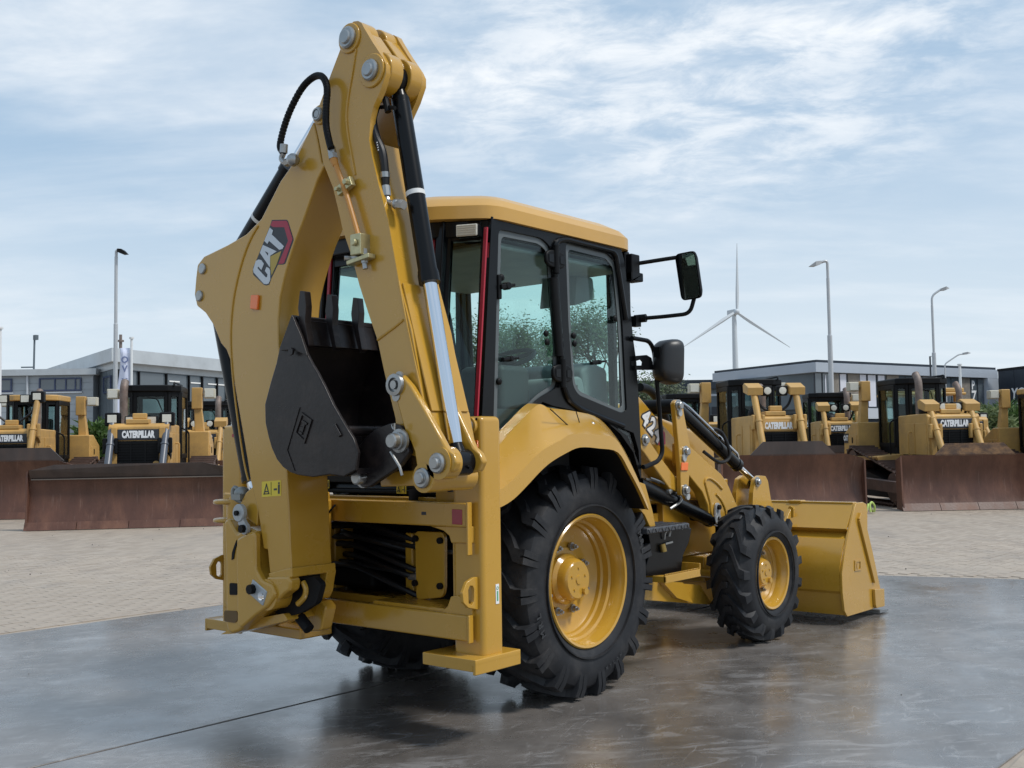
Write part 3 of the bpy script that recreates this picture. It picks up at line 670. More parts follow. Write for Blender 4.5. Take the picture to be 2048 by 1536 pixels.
LFB = leaf_mat("bamboo_green", (0.030, 0.075, 0.018), (0.10, 0.17, 0.04)); LFP = leaf_mat("pale_shrub_green", (0.09, 0.13, 0.05), (0.22, 0.27, 0.12))
BARK = mat("bark", (0.06, 0.048, 0.038), 0.9, var=0.3)
def tree(label, base, h, rad, seed, lm, leaf=.13, n=5200, wind=None):
    r = random.Random(seed); t = root("tree", label, "tree", base, group="trees behind the backhoe cab")
    m = MB(); tips = []
    def limb(p, d, ln, rr, lv):
        pts = [p]; q = Vector(p)
        for i in range(4):
            d = (d+Vector((r.uniform(-.22, .22), r.uniform(-.22, .22), r.uniform(-.05, .18)))).normalized(); q = q+d*ln/4; pts.append(q.copy())
        m.tube(pts, [rr*(1-.16*i) for i in range(5)], 6, False)
        if lv >= 3: tips.extend(pts[1:]); return
        if lv >= 1: tips.append(pts[-1])
        for k in range(4 if lv < 2 else 3):
            a = r.uniform(0, 6.28); sp = r.uniform(.5, 1.0)
            limb(pts[r.choice((2, 3, 4))], (d+Vector((math.cos(a)*sp, math.sin(a)*sp, r.uniform(-.1, .35)))).normalized(), ln*r.uniform(.55, .75), rr*.5, lv+1)
    limb(Vector((0, 0, 0)), Vector((0, 0, 1)), h*0.42, h*.022, 0)
    m.build("trunk", BARK, t)
    c = MB()
    for i in range(n):
        p = r.choice(tips)+Vector((r.gauss(0, .27), r.gauss(0, .27), r.gauss(0, .24)))*rad/2.2
        u = Vector((r.uniform(-1, 1), r.uniform(-1, 1), r.uniform(-1, 1))).normalized()*leaf*r.uniform(.6, 1.3); v = u.orthogonal().normalized()*leaf*.45
        c.add([p-u*.5, p+v*.5, p+u*.5, p-v*.5], [(0, 1, 2, 3)])
    c.build("crown", lm, t, smooth=0, recalc=False)
tree("leafy tree seen through the rear part of the backhoe cab", g0([(27.155,22.16,1.514)][0]), 7.6, 2.6, 11, LF, n=11000)
tree("leafy tree seen through the cab between rear and front door glass", g0([(29.903,21.975,1.506)][0]), 7.4, 2.6, 23, LF, n=11000)
tree("open crowned tree seen through the front door glass of the cab", g0([(30.333,19.877,1.517)][0]), 8.2, 2.6, 37, LF, leaf=.14, n=8000)
tree("leafy tree seen through the cab behind the red window seal", g0([(28.262,25.54,1.521)][0]), 6.6, 2.4, 51, LF, n=8000)
tree("pale grey green tree just ahead of the cab beside the door mirror", g0([(37.285,22.467,1.514)][0]), 5.6, 2.4, 77, LFW, n=9000)
def shrub(label, base, w, h, n, lm, seed, ln=.7):
    r = random.Random(seed); t = root("shrub", label, "shrub", base, group="shrubs along the yard edge"); c = MB(); s = MB()
    for k in range(14):
        a = r.uniform(-1, 1); s.tube([(r.uniform(-.3, .3)*w, r.uniform(-.3, .3), 0), tuple(rtv*a*w*.45+Vector((0, r.uniform(-.3, .3), h*r.uniform(.6, .95))))], .012, 5)
    s.build("stem", BARK, t)
    for i in range(n):
        q = r.random()**.7; a = r.uniform(-1, 1); wd = w*(.55 if q > .8 else .5)*(1.15-.5*q)
        p = rtv*a*wd+Vector((rtv.y, -rtv.x, 0))*r.uniform(-.6, .6)+Vector((0, 0, h*q*(1-.22*a*a)))
        d = Vector((r.uniform(-1, 1), r.uniform(-1, 1), r.uniform(-.25, 1.2))).normalized()*ln*r.uniform(.5, 1.0); v = d.orthogonal().normalized()*ln*.07
        if r.random() < .5: v = d.cross(v).normalized()*ln*.07
        c.add([p, p+d*.5+v, p+d+Vector((0, 0, -ln*.12)), p+d*.5-v], [(0, 1, 2, 3)])
    c.build("foliage", lm, t, smooth=0, recalc=False)
shrub("green bamboo like shrub between the yellow roofed dozer and the slate cylinder dozer", g0([(10.6,23.346,1.532)][0]), 1.7, 2.15, 2200, LFB, 5)
shrub("pale green shrub at the foot of the tall lamp post", g0([(42.676,15.927,1.503)][0]), 2.8, 3.0, 2200, LFP, 6)
shrub("small green shrub beside the rear tank of the mud caked dozer", g0([(41.361,14.374,1.489)][0]), 1.8, 2.6, 1100, LFB, 8)
shrub("pale leafy shrub before the dark wall under the wash bay sign", g0([(39.063,7.711,1.507)][0]), 2.1, 2.55, 2200, LFP, 9)
shrub("leafy shrub just beyond the violet marker post", g0([(41.749,7.602,1.514)][0]), 1.5, 2.75, 1500, LFB, 10)
shrub("broad dark shrub under the trees behind the backhoe cab, beside the steering wheel", g0([(31.996,25.734,1.509)][0]), 4.6, 4.0, 3200, LF, 12, ln=.5)
shrub("broad dark shrub under the open crowned tree behind the cab door glass", g0([(34.888,23.801,1.505)][0]), 4.4, 3.7, 3000, LF, 13, ln=.5)

# ================================================================== BULLDOZERS
def frame_pane(par, P0, P1, z0, z1, mg, m, gm, name="window", th=.05, z0b=None, z1b=None):
    """a frame of four bars between two upright lines with a pane in it"""
    P0 = Vector((*P0, 0)); P1 = Vector((*P1, 0)); d = (P1-P0); L_ = d.length; d.normalize(); n = Vector((d.y, -d.x, 0))*th/2
    a, b, c, e = mg
    def bx(mb, t0, t1, za, zb, k=1.0):
        v = [P0+d*t+n*s*k+Vector((0, 0, z)) for s in (-1, 1) for z in (za, zb) for t in (t0, t1)]
        mb.add(v, [(0, 1, 3, 2), (4, 6, 7, 5), (0, 4, 5, 1), (1, 5, 7, 3), (3, 7, 6, 2), (2, 6, 4, 0)])
    f = MB(); bx(f, 0, a, z0, z1); bx(f, L_-b, L_, z0, z1); bx(f, a, L_-b, z0, z0+c); bx(f, a, L_-b, z1-e, z1)
    o = f.build(name, m, par, smooth=0, bevel=.008, seg=1)
    g = MB(); bx(g, a-.01, L_-b+.01, z0+c-.01, z1-e+.01, .15); g.build("pane", gm, o, smooth=0)
    return o
_shoe = None
def shoe_mesh():
    global _shoe
    if _shoe is None:
        m = MB(); m.box((-.088, -.28, -.03), (.088, .28, 0)); m.add([(-.085, -.28, 0), (-.055, -.28, 0), (-.065, -.28, .055), (-.080, -.28, .055), (-.085, .28, 0), (-.055, .28, 0), (-.065, .28, .055), (-.080, .28, .055)],
              [(0, 1, 2, 3), (7, 6, 5, 4), (0, 4, 5, 1), (1, 5, 6, 2), (2, 6, 7, 3), (3, 7, 4, 0)])
        _shoe = m.mesh("track_shoe", TRK, smooth=0, weld=False)
    return _shoe
def blade_profile(h):
    return [(-.02, 0.02), (-.07, .10), (-.17, .10+(h-.1)*.28), (-.20, .10+(h-.1)*.5), (-.16, .10+(h-.1)*.74), (-.06, h-.02), (-.05, h)]
def dozer(label, base, hd, W=3.8, h=1.25, cut=0.10, band=0.0, spill=0.0, spill_w=2.2, cab='black', cyl=None, capz=2.25, cyl_y=.52, light='box', body=None, s=1.0, dirty_spill=False, exh=(-1.85, .36), exl=1.0, tank=True, posts=(1, -1), shoes=(1, -1), word=True, decal=False):
    body = body or YW; cylm = cyl or body
    t = root("bulldozer", label, "bulldozer", base, hd, group="used bulldozers parked across the yard"); t.scale = (s, s, s)
    # --- blade
    pr = blade_profile(h); ys = [-W/2, -W/2+W*.13, W/2-W*.13, W/2]
    def zc(z, y):  # lowered top corners
        return z-cut*max(0, (abs(y)-(W/2-W*.13))/(W*.13))*(max(0, z-h*.7)/(h*.3)) if z > h*.7 else z
    m = MB()
    fr = [[(x, y, zc(z, y)) for y in ys] for x, z in pr]; bk = [[(x-.07, y, zc(z, y)) for y in ys] for x, z in pr]
    m.grid(fr); m.grid(bk)
    for k in (0, -1):
        m.grid([[r[k] for r in fr], [r[k] for r in bk]])
    m.grid([fr[0], bk[0]]); m.grid([fr[-1], bk[-1]])
    bl = m.build("blade", RUST, t, smooth=40)
    for sg in (-1, 1):
        m = MB(); m.prism('y', [(-.30, .02), (0.03, .0), (-.02, .25), (-.05, h-cut-.02), (-.30, h-cut-.1)], sg*(W/2+.002), sg*(W/2+.04)); m.build("end_plate", RUST, bl, bevel=.006)
    n = 4
    for i in range(n):
        a = -W/2-.05+(W+.1)*i/n; b = -W/2-.05+(W+.1)*(i+1)/n-.012
        m = MB(); m.prism('y', [(-.08, .135), (-.035, .15), (.055, .0), (.01, .0)], a, b)
        for q in range(6): 
            yy = a+(b-a)*(q+.5)/6; m.cyl((-.012, yy, .085), (.0, yy, .09), .014, n=6)
        m.build("cutting_edge", RUST, bl, smooth=0)
    if band:
        m = MB(); x0, x1 = pr[-2][0], pr[-1][0]
        m.add([(-.155, -W/2+.03, h-band), (-.155, W/2-.03, h-band), (-.045, W/2-.03, h-cut), (-.045, W/2-W*.13, h+.004), (-.045, -W/2+W*.13, h+.004), (-.045, -W/2+.03, h-cut),
               (-.20, -W/2+.03, h-band), (-.20, W/2-.03, h-band), (-.085, W/2-.03, h-cut), (-.085, W/2-W*.13, h+.004), (-.085, -W/2+W*.13, h+.004), (-.085, -W/2+.03, h-cut)],
              [(0, 1, 2, 3, 4, 5), (11, 10, 9, 8, 7, 6)]+[(i, (i+1) % 6, 6+(i+1) % 6, 6+i) for i in range(6)])
        m.build("top_guard", RUSTD, bl, smooth=0, loc=(.045, 0, 0))
        m = MB(); m.bar((-.09, -W/2+.05, h-band), (-.09, W/2-.05, h-band), .035, .02); m.build("weld_seam", mat("scuffed_weld", (0.14, 0.115, 0.095), .6), bl)
    if spill:
        m = MB(); m.prism('x', [(-spill_w/2-spill*1.1, h-.02), (spill_w/2+spill*1.1, h-.02), (spill_w/2, h+spill), (-spill_w/2, h+spill)], -.10, -.055)
        m.build("spill_guard", mat("mud_on_steel", (0.085, 0.055, 0.042), .9, var=.2, dirt=(0.36, 0.20, 0.09), dirt_amt=.95, dirt_scale=1.4, stretch=(1, 1, 2)) if dirty_spill else RUSTD, bl, smooth=0)
    for sg in (-1, 1):
        m = MB(); m.bar((-.25, sg*(W/2-.35), .42), (-2.7, sg*1.42, .50), .16, .26); m.build("push_arm", TRK, t, bevel=.02)
    # --- body
    m = MB(); m.box((-4.5, -.62, .55), (-1.0, .62, 1.15)); m.build("main_frame", DKV, t, smooth=0)
    hz = 2.02
    m = MB(); m.prism('y', [(-.98, .75), (-.98, hz-.02), (-1.06, hz+.04), (-2.5, hz+.02), (-2.5, .75)], -.60, .60); hood = m.build("hood", body, t, bevel=.03)
    for sg in (-1, 1):
        m = MB(); m.box((-2.35, sg*.602-.012, 1.0), (-1.62, sg*.602+.012, 1.85)); m.build("side_panel", body, hood, bevel=.006)
        m = MB(); m.box((-1.56, sg*.602-.012, .85), (-1.02, sg*.602+.012, 1.85)); m.build("side_panel", body, hood, bevel=.006)
        m = MB(); m.tube(rnd_path([(-1.75, sg*.62, 1.15), (-1.75, sg*.70, 1.15), (-1.75, sg*.70, 1.65), (-1.75, sg*.62, 1.65)], .06), .016, 6); m.build("grab_handle", body, t)
        m = MB(); m.box((-1.05, sg*.47-.06, .72), (-.93, sg*.47+.06, 1.98)); m.build("radiator_guard_post", body, hood, bevel=.015)
    m = MB(); m.box((-1.0, -.41, .70), (-.955, .41, 1.70)); gr = m.build("grille", BKM, t, smooth=0)
    for i in range(17):
        z = .76+i*.055; m = MB(); m.box((-.955, -.40, z), (-.925, .40, z+.028)); m.build("grille_slat", BKM, gr, smooth=0)
    for y in (-.14, .14):
        m = MB(); m.box((-.93, y-.012, .72), (-.918, y+.012, 1.69)); m.build("grille_bar", BKM, gr, smooth=0)
    m = MB(); m.box((-1.0, -.41, 1.72), (-.94, .41, 1.94)); pl = m.build("name_plate", DKP if word != 2 else YF, hood, bevel=.01)
    if word: text_mesh("CATERPILLAR", .185, WHT, (-.934, 0, 1.828), (0, 1, 0), (0, 0, 1), parent=hood, bold=.012, sx=.56 if word != 2 else .54)
    m = MB(); m.box((-1.35, -.26, hz+.03), (-1.02, .20, hz+.13)); m.box((-1.2, -.14, hz+.13), (-1.08, .14, hz+.25)); m.build("hose_manifold", body, hood, bevel=.02)
    m = MB(); m.cyl((-1.02, .36, 1.22), (-.90, .36, 1.22), .07, n=12); m.build("tow_eye", body, hood)
    m = MB(); m.sphere((-1.75, -.18, hz+.10), .24, 14, 8, (1, 1, .75)); m.cyl((-1.75, -.18, hz), (-1.75, -.18, hz+.1), .12); m.build("air_precleaner", BKM, t)
    ex, ey = exh
    m = MB(); m.tube(smooth_path([(ex, ey, hz), (ex, ey, hz+.5*exl), (ex, ey, hz+.72*exl), (ex-.04, ey, hz+.86*exl), (ex-.15, ey, hz+.98*exl)], 4), .085, 12); m.build("exhaust_stack", EXH, t)
    # --- lift cylinders
    for sg in (-1, 1):
        A = Vector((-1.16, sg*cyl_y, capz)); B = Vector((-.36, sg*(cyl_y-.02), .78)); d = (B-A)
        m = MB(); m.cyl(A, A+d*.80, .072, n=14); m.cyl(A+d*.36, A+d*.385, .085, n=14); m.cyl(A+d*.79, A+d*.81, .08, n=14); c = m.build("lift_cylinder", cylm, t)
        m = MB(); m.cyl(A+d*.80, B, .040, n=12); m.build("piston_rod", CHR, c)
        p = A+d*.385; m = MB(); m.bar(p+Vector((-.05, sg*.11, -.16)), p+Vector((-.05, sg*.11, .16)), .07, .10); m.bar(p+Vector((-.05, -sg*.11, -.16)), p+Vector((-.05, -sg*.11, .16)), .07, .10)
        m.bar(p+Vector((-.16, 0, -.12)), p+Vector((-.30, 0, -.25)), .2, .14); m.build("trunnion", cylm if cylm is not CYG else BKM, t, bevel=.02)
        if light == 'box':
            m = MB(); m.prism('y', [(-.20, -.06), (.14, -.14), (.17, .03), (-.12, .14), (-.22, .10)], -.17, .17); o = m.build("cylinder_cap", body, t, bevel=.012); o.location = A+Vector((0, 0, .02))
            if sg*1 and capz > 2.0:
                m = MB(); m.box((-.10, -.11, -.11), (.06, .11, .11)); l = m.build("work_light", BKM, t, bevel=.02); l.location = A+Vector((.0, -sg*.30, -.02))
                m = MB(); m.lathe((.05, 0, 0), (1, 0, 0), [(.085, 0), (.08, .02), (.0, .03)], 14); m.build("lens", LENS, l)
        else:
            m = MB(); m.box((-.12, -.15, -.16), (.08, .15, .12)); l = m.build("work_light", BKM, t, bevel=.03); l.location = A+Vector((0, 0, .05))
            m = MB(); m.box((.08, -.09, -.09), (.10, .09, .07)); m.build("lens", LENS, l, bevel=.008)
            m = MB(); m.box((-.06, -.12, -.10), (.05, .12, .10)); l = m.build("work_light", BKM, t, bevel=.02); l.location = A+Vector((-.15, -sg*.33, .0))
            m = MB(); m.box((.05, -.09, -.08), (.065, .09, .08)); m.build("lens", LENS, l)
        m = MB(); m.tube(smooth_path([A+Vector((0, -sg*.06, -.05)), A+Vector((-.05, -sg*.14, -.3)), A+Vector((-.05, -sg*.26, -.42)), Vector((-1.2, -sg*.02, hz+.08))], 5), .028, 7); m.build("hydraulic_hose", HOSE, t)
    # --- cab
    CM = BKM if cab != 'yellow' else body
    if cab in ('black', 'yellowroof'):
        pl = [(-2.42, .36), (-2.60, .61), (-3.55, .61), (-3.68, .45)]; ring = pl+[(x, -y) for x, y in reversed(pl)]
        m = MB(); m.prism('z', ring, 1.15, 1.32); c = m.build("cab", CM, t, smooth=0)
        for i in range(8):
            p, q = ring[i], ring[(i+1) % 8]; low = .62 if i in (7,) else .08
            frame_pane(c, p, q, 1.32 if i != 7 else 1.6, 2.78, (.07, .07, .1 if i != 7 else .35, .1), CM, GLD, name="door" if i in (1, 5) else "window")
        m = MB(); m.prism('z', [(x*1.0+(-.06 if x < -3 else .08), y*1.04) for x, y in ring], 2.78, 2.93); m.build("cab_roof", body if cab == 'yellowroof' else BKM, t, bevel=.03)
        m = MB(); m.box((-3.4, -.26, 1.4), (-2.9, .26, 1.75)); m.box((-3.5, -.25, 1.75), (-3.35, .25, 2.35)); m.build("seat", INTD, t, bevel=.05)
        m = MB(); m.tube(rnd_path([(-2.5, .3, 2.2), (-2.37, .15, 2.62), (-2.38, -.05, 2.66)], .05), .012, 6); m.build("wiper", BKM, t)
        if cab == 'black':
            m = MB(); m.tube(rnd_path([(-2.4, .50, 2.90), (-2.4, .50, 2.98), (-3.6, .50, 2.98), (-3.6, .50, 2.9)], .1), .022, 6); m.build("roof_rail", BKM, t)
    else:
        m = MB()
        for x, y in ((-2.5, .72), (-2.5, -.72), (-3.7, .75), (-3.7, -.75), (-2.5, .0)): m.bar((x, y, 1.15), (x, y, 2.72), .11, .11)
        m.bar((-2.5, -.72, 2.4), (-2.5, .72, 2.4), .08, .1); c = m.build("cab", body, t, bevel=.015)
        m = MB(); m.box((-3.85, -.92, 2.70), (-2.3, .92, 2.78)); m.box((-3.8, -.88, 2.78), (-2.34, .88, 2.90)); m.build("cab_roof", body, t, bevel=.03)
        m = MB(); m.box((-2.49, -.66, 1.9), (-2.47, -.06, 2.35)); m.box((-2.49, .06, 1.9), (-2.47, .66, 2.35)); m.build("pane", GLD, c, smooth=0)
        m = MB(); m.box((-3.4, -.26, 1.4), (-2.9, .26, 1.75)); m.box((-3.5, -.25, 1.75), (-3.35, .25, 2.35)); m.build("seat", INTD, t, bevel=.05)
    # --- rear tank, fenders, light posts
    if tank:
        m = MB(); m.prism('y', [(-3.70, 1.12), (-3.70, 1.93), (-4.05, 1.93), (-4.62, 1.66), (-4.66, 1.12)], -1.10, 1.10); tk = m.build("fuel_tank", body, t, bevel=.03)
        for sg in (-1, 1):
            m = MB(); m.box((-4.30, sg*1.104-.01, 1.22), (-3.78, sg*1.104+.01, 1.62)); m.build("access_cover", body, tk, bevel=.006)
            m = MB(); m.box((-4.05, sg*1.115-.012, 1.42), (-4.0, sg*1.115+.012, 1.56)); m.build("cover_latch", BKM, tk)
            m = MB(); m.box((-4.665, sg*.98-.05, 1.3), (-4.645, sg*.98+.05, 1.58)); m.build("reflector_strip", WHT, tk)
            m = MB(); m.prism('x', [(sg*.62, 1.02), (sg*1.22, 1.02), (sg*1.26, 1.10), (sg*.62, 1.16)], -3.9, -2.2); m.build("fender", body, t, bevel=.01)
            m = MB(); m.prism('y', [(-3.85, .98), (-3.6, 1.12), (-4.62, 1.14), (-4.75, 1.04), (-4.78, .82), (-4.6, .98), (-4.35, 1.1), (-4.05, 1.1)], sg*.70, sg*1.24); m.build("mud_guard", body, t, bevel=.01)
            if decal:
                m = MB(); m.box((-4.60, sg*1.105-.004, 1.42), (-4.30, sg*1.105+.014, 1.66)); m.build("decal_plate", DKP, tk)
                text_mesh("CAT", .17, WHT, (-4.45, sg*1.121, 1.54), (sg*-1, 0, 0), (0, 0, 1), parent=tk, bold=.008, sx=.85)
    for sg in posts:
        m = MB(); m.bar((-3.98, sg*.86, 1.9), (-3.98, sg*.80, 2.70), .22, .22, w1=.13, h1=.16); m.box((-4.05, sg*.80-.12, 2.45), (-3.85, sg*.80+.12, 2.95)); lp = m.build("light_post", body, t, bevel=.02)
        m = MB(); m.box((-4.10, sg*1.08-.13, 2.70), (-3.9, sg*1.08+.13, 2.93)); m.box((-4.02, sg*.95-.1, 2.78), (-3.95, sg*.95+.1, 2.84)); l = m.build("work_light", mat("cream_lamp_body", (.5, .47, .38), .5), lp, bevel=.02)
        m = MB(); m.box((-3.9, sg*1.08-.10, 2.73), (-3.885, sg*1.08+.10, 2.90)); m.build("lens", LENS, lp)
    m = MB(); m.tube(rnd_path([(-2.5, .80, 1.1), (-2.5, .80, 1.9), (-2.4, .63, 2.0)], .08), .018, 6); m.tube(rnd_path([(-2.5, -.80, 1.1), (-2.5, -.80, 1.9), (-2.4, -.63, 2.0)], .08), .018, 6); m.build_each("grab_rail", BKM, t)
    # --- tracks
    pts = []
    def arc(cx, cz, r, a0, a1, n=10):
        for i in range(n+1): a = R(a0+(a1-a0)*i/n); pts.append((cx+r*math.cos(a), cz+r*math.sin(a)))
    arc(-1.45, .42, .38, 75, -90); arc(-4.15, .42, .38, -90, -172); arc(-3.78, .98, .34, 160, 75)
    loop = pts+[pts[0]]; seg = [((loop[i+1][0]-loop[i][0])**2+(loop[i+1][1]-loop[i][1])**2)**.5 for i in range(len(loop)-1)]; tot = sum(seg); ns = int(tot/.19)
    for sg in (-1, 1):
        m = MB(); m.prism('y', [(-3.9, .18), (-1.6, .18), (-1.4, .5), (-3.7, .85), (-4.1, .5)], sg*.78, sg*1.18); tr = m.build("track", DKV, t, smooth=0)
        m = MB()
        for x, z, r in ((-1.45, .42, .33), (-4.15, .42, .33), (-3.78, .98, .28)): m.cyl((x, sg*.8, z), (x, sg*1.22, z), r, n=18)
        m.build_each("track_wheel", TRK, tr)
        for k in range(ns):
            q = tot*k/ns; i = 0
            while q > seg[i]: q -= seg[i]; i += 1
            a, b = loop[i], loop[i+1]; f = q/seg[i]; x = a[0]+(b[0]-a[0])*f; z = a[1]+(b[1]-a[1])*f; dx, dz = (b[0]-a[0])/seg[i], (b[1]-a[1])/seg[i]
            nx, nz = -dz, dx
            if nx*(x+3)+nz*(z-.5) < 0: nx, nz = dz, -dx
            mw = Matrix(((dx, 0, nx, x), (0, 1, 0, sg*.98), (dz, 0, nz, z), (0, 0, 0, 1)))
            if dx*nz-dz*nx < 0: mw = Matrix(((-dx, 0, nx, x), (0, 1, 0, sg*.98), (-dz, 0, nz, z), (0, 0, 0, 1)))
            inst("track_shoe", shoe_mesh(), tr, mw)
    return t
def gz(p): return (p[0], p[1], 0)
dozer("dozer with slate lift cylinders and black cab behind its wide brown blade", gz([(6.143,14.42)][0]), R(229), W=3.76, h=1.25, band=.28, cut=.10, cyl=CYG, capz=2.12, cyl_y=.54, light='lamp', exh=(-2.2, -.52))
dozer("dozer with yellow cab roof and tall yellow lift cylinders", gz([(5.971,19.775)][0]), R(226), W=3.6, h=1.32, cut=.15, cab='yellowroof', capz=2.78, cyl_y=.58, light='none', s=1.0, spill=.28, spill_w=2.4)
dozer("dark cabbed dozer half hidden behind the boom and the slate cylinder dozer", gz([(11.77,20.524)][0]), R(228), W=3.4, h=1.2, posts=())
dozer("dozer behind the loader arm whose dark brown blade rises behind the yellow loader bucket", gz([(15.603,4.935)][0]), R(224), W=3.0, h=1.22, cut=.10, spill=.27, spill_w=1.25, capz=2.62, cyl_y=.47, word=2, body=YF, s=1.0, exh=(-2.2, .05), exl=.75)
dozer("smaller dozer farther back between the loader bucket dozer and the mud caked dozer", gz([(23.682,7.022)][0]), R(214), W=3.0, h=1.15, capz=2.45, cyl_y=.47, body=YF, posts=(1,), spill=.2, spill_w=1.2)
dozer("dozer with mud caked spill guard on top of its blade", gz([(18.41,2.129)][0]), R(223), W=3.2, h=1.16, cut=.0, spill=.24, spill_w=1.25, capz=2.22, cyl_y=.46, dirty_spill=True, decal=True, exh=(-2.0, -.30), body=YF)
dozer("pale yellow dozer with open yellow cab behind the mud caked dozer", gz([(23.517,3.178)][0]), R(232), W=3.0, h=1.1, cab='yellow', body=YF, posts=(), capz=2.0, word=False, light='none')
dozer("dozer before the black hall showing only its light post, tank and track", gz([(19.775,-0.341)][0]), R(220), W=3.2, h=1.16, body=YF, capz=2.22, cab='yellowroof', s=.9)
dozer("black cabbed dozer half hidden behind the loader tower of the backhoe", gz([(20.535,9.706)][0]), R(222), W=3.2, h=1.15, posts=(), capz=2.1, light='none')
def strap():
    p = Vector(gz([(16.417,3.641)][0])); m = MB()
    m.tube(smooth_path([(-.1, 0, .02), (-.08, .02, .16), (-.02, 0, .22), (.05, -.03, .14), (.10, 0, .02)], 5), .022, 6)
    m.tube(smooth_path([(-.2, .05, .02), (-.16, .03, .14), (-.08, .05, .18), (.02, .03, .08), (.16, .05, .015)], 5), .018, 6)
    tag(m.build("lashing_strap", mat("lime_strap", (.45, .58, .16), .7), None, loc=p), "crumpled lime green strap on the paving beside the brown dozer blade", "strap")
strap()

# ================================================================== BACKHOE LOADER
# machine axes: +X ahead, +Y to its left, Z up; origin on the ground under the rear axle
BH = root("backhoe_loader", "big clean yellow backhoe loader parked on the concrete slab with its boom folded up", "backhoe loader")
def bolt_head(mb, p, ax, r=.018, h=.014): mb.cyl(p, Vector(p)+Vector(ax)*h, r, n=8)
def pin_x(name, par, yz, x0, r=.05, ring=.075, ln=.035, m1=ZN):
    """round pin end with its collar on a plate facing the rear, at (y, z)"""
    y, z = yz; m = MB(); m.lathe((x0, y, z), (-1, 0, 0), [(ring, 0), (ring, .012), (ring*.86, .02), (r*1.05, .02), (r, .022), (r, ln), (r*.85, ln+.006), (0, ln+.006)], 26)
    return m.build(name, m1, par)
def pin_y(name, par, xz, y0, r=.03, ring=.045, ln=.03, flag=None, fl=.07):
    x, z = xz; m = MB(); m.lathe((x, y0, z), (0, -1, 0), [(ring, 0), (ring, .010), (r, .012), (r, ln), (r*.8, ln+.005), (0, ln+.005)], 20)
    o = m.build(name, ZN, par)
    if flag is not None:
        a = Vector((math.cos(R(flag)), 0, math.sin(R(flag)))); q = Vector((x, y0-.006, z)); m = MB()
        m.bar(q, q+a*fl, .012, .045, up=Vector((0, 1, 0)).cross(a)); m.cyl(q+a*fl+Vector((0, .004, 0)), q+a*fl-Vector((0, .009, 0)), .026, n=14); m.build("pin_keeper", PLT, o)
    return o

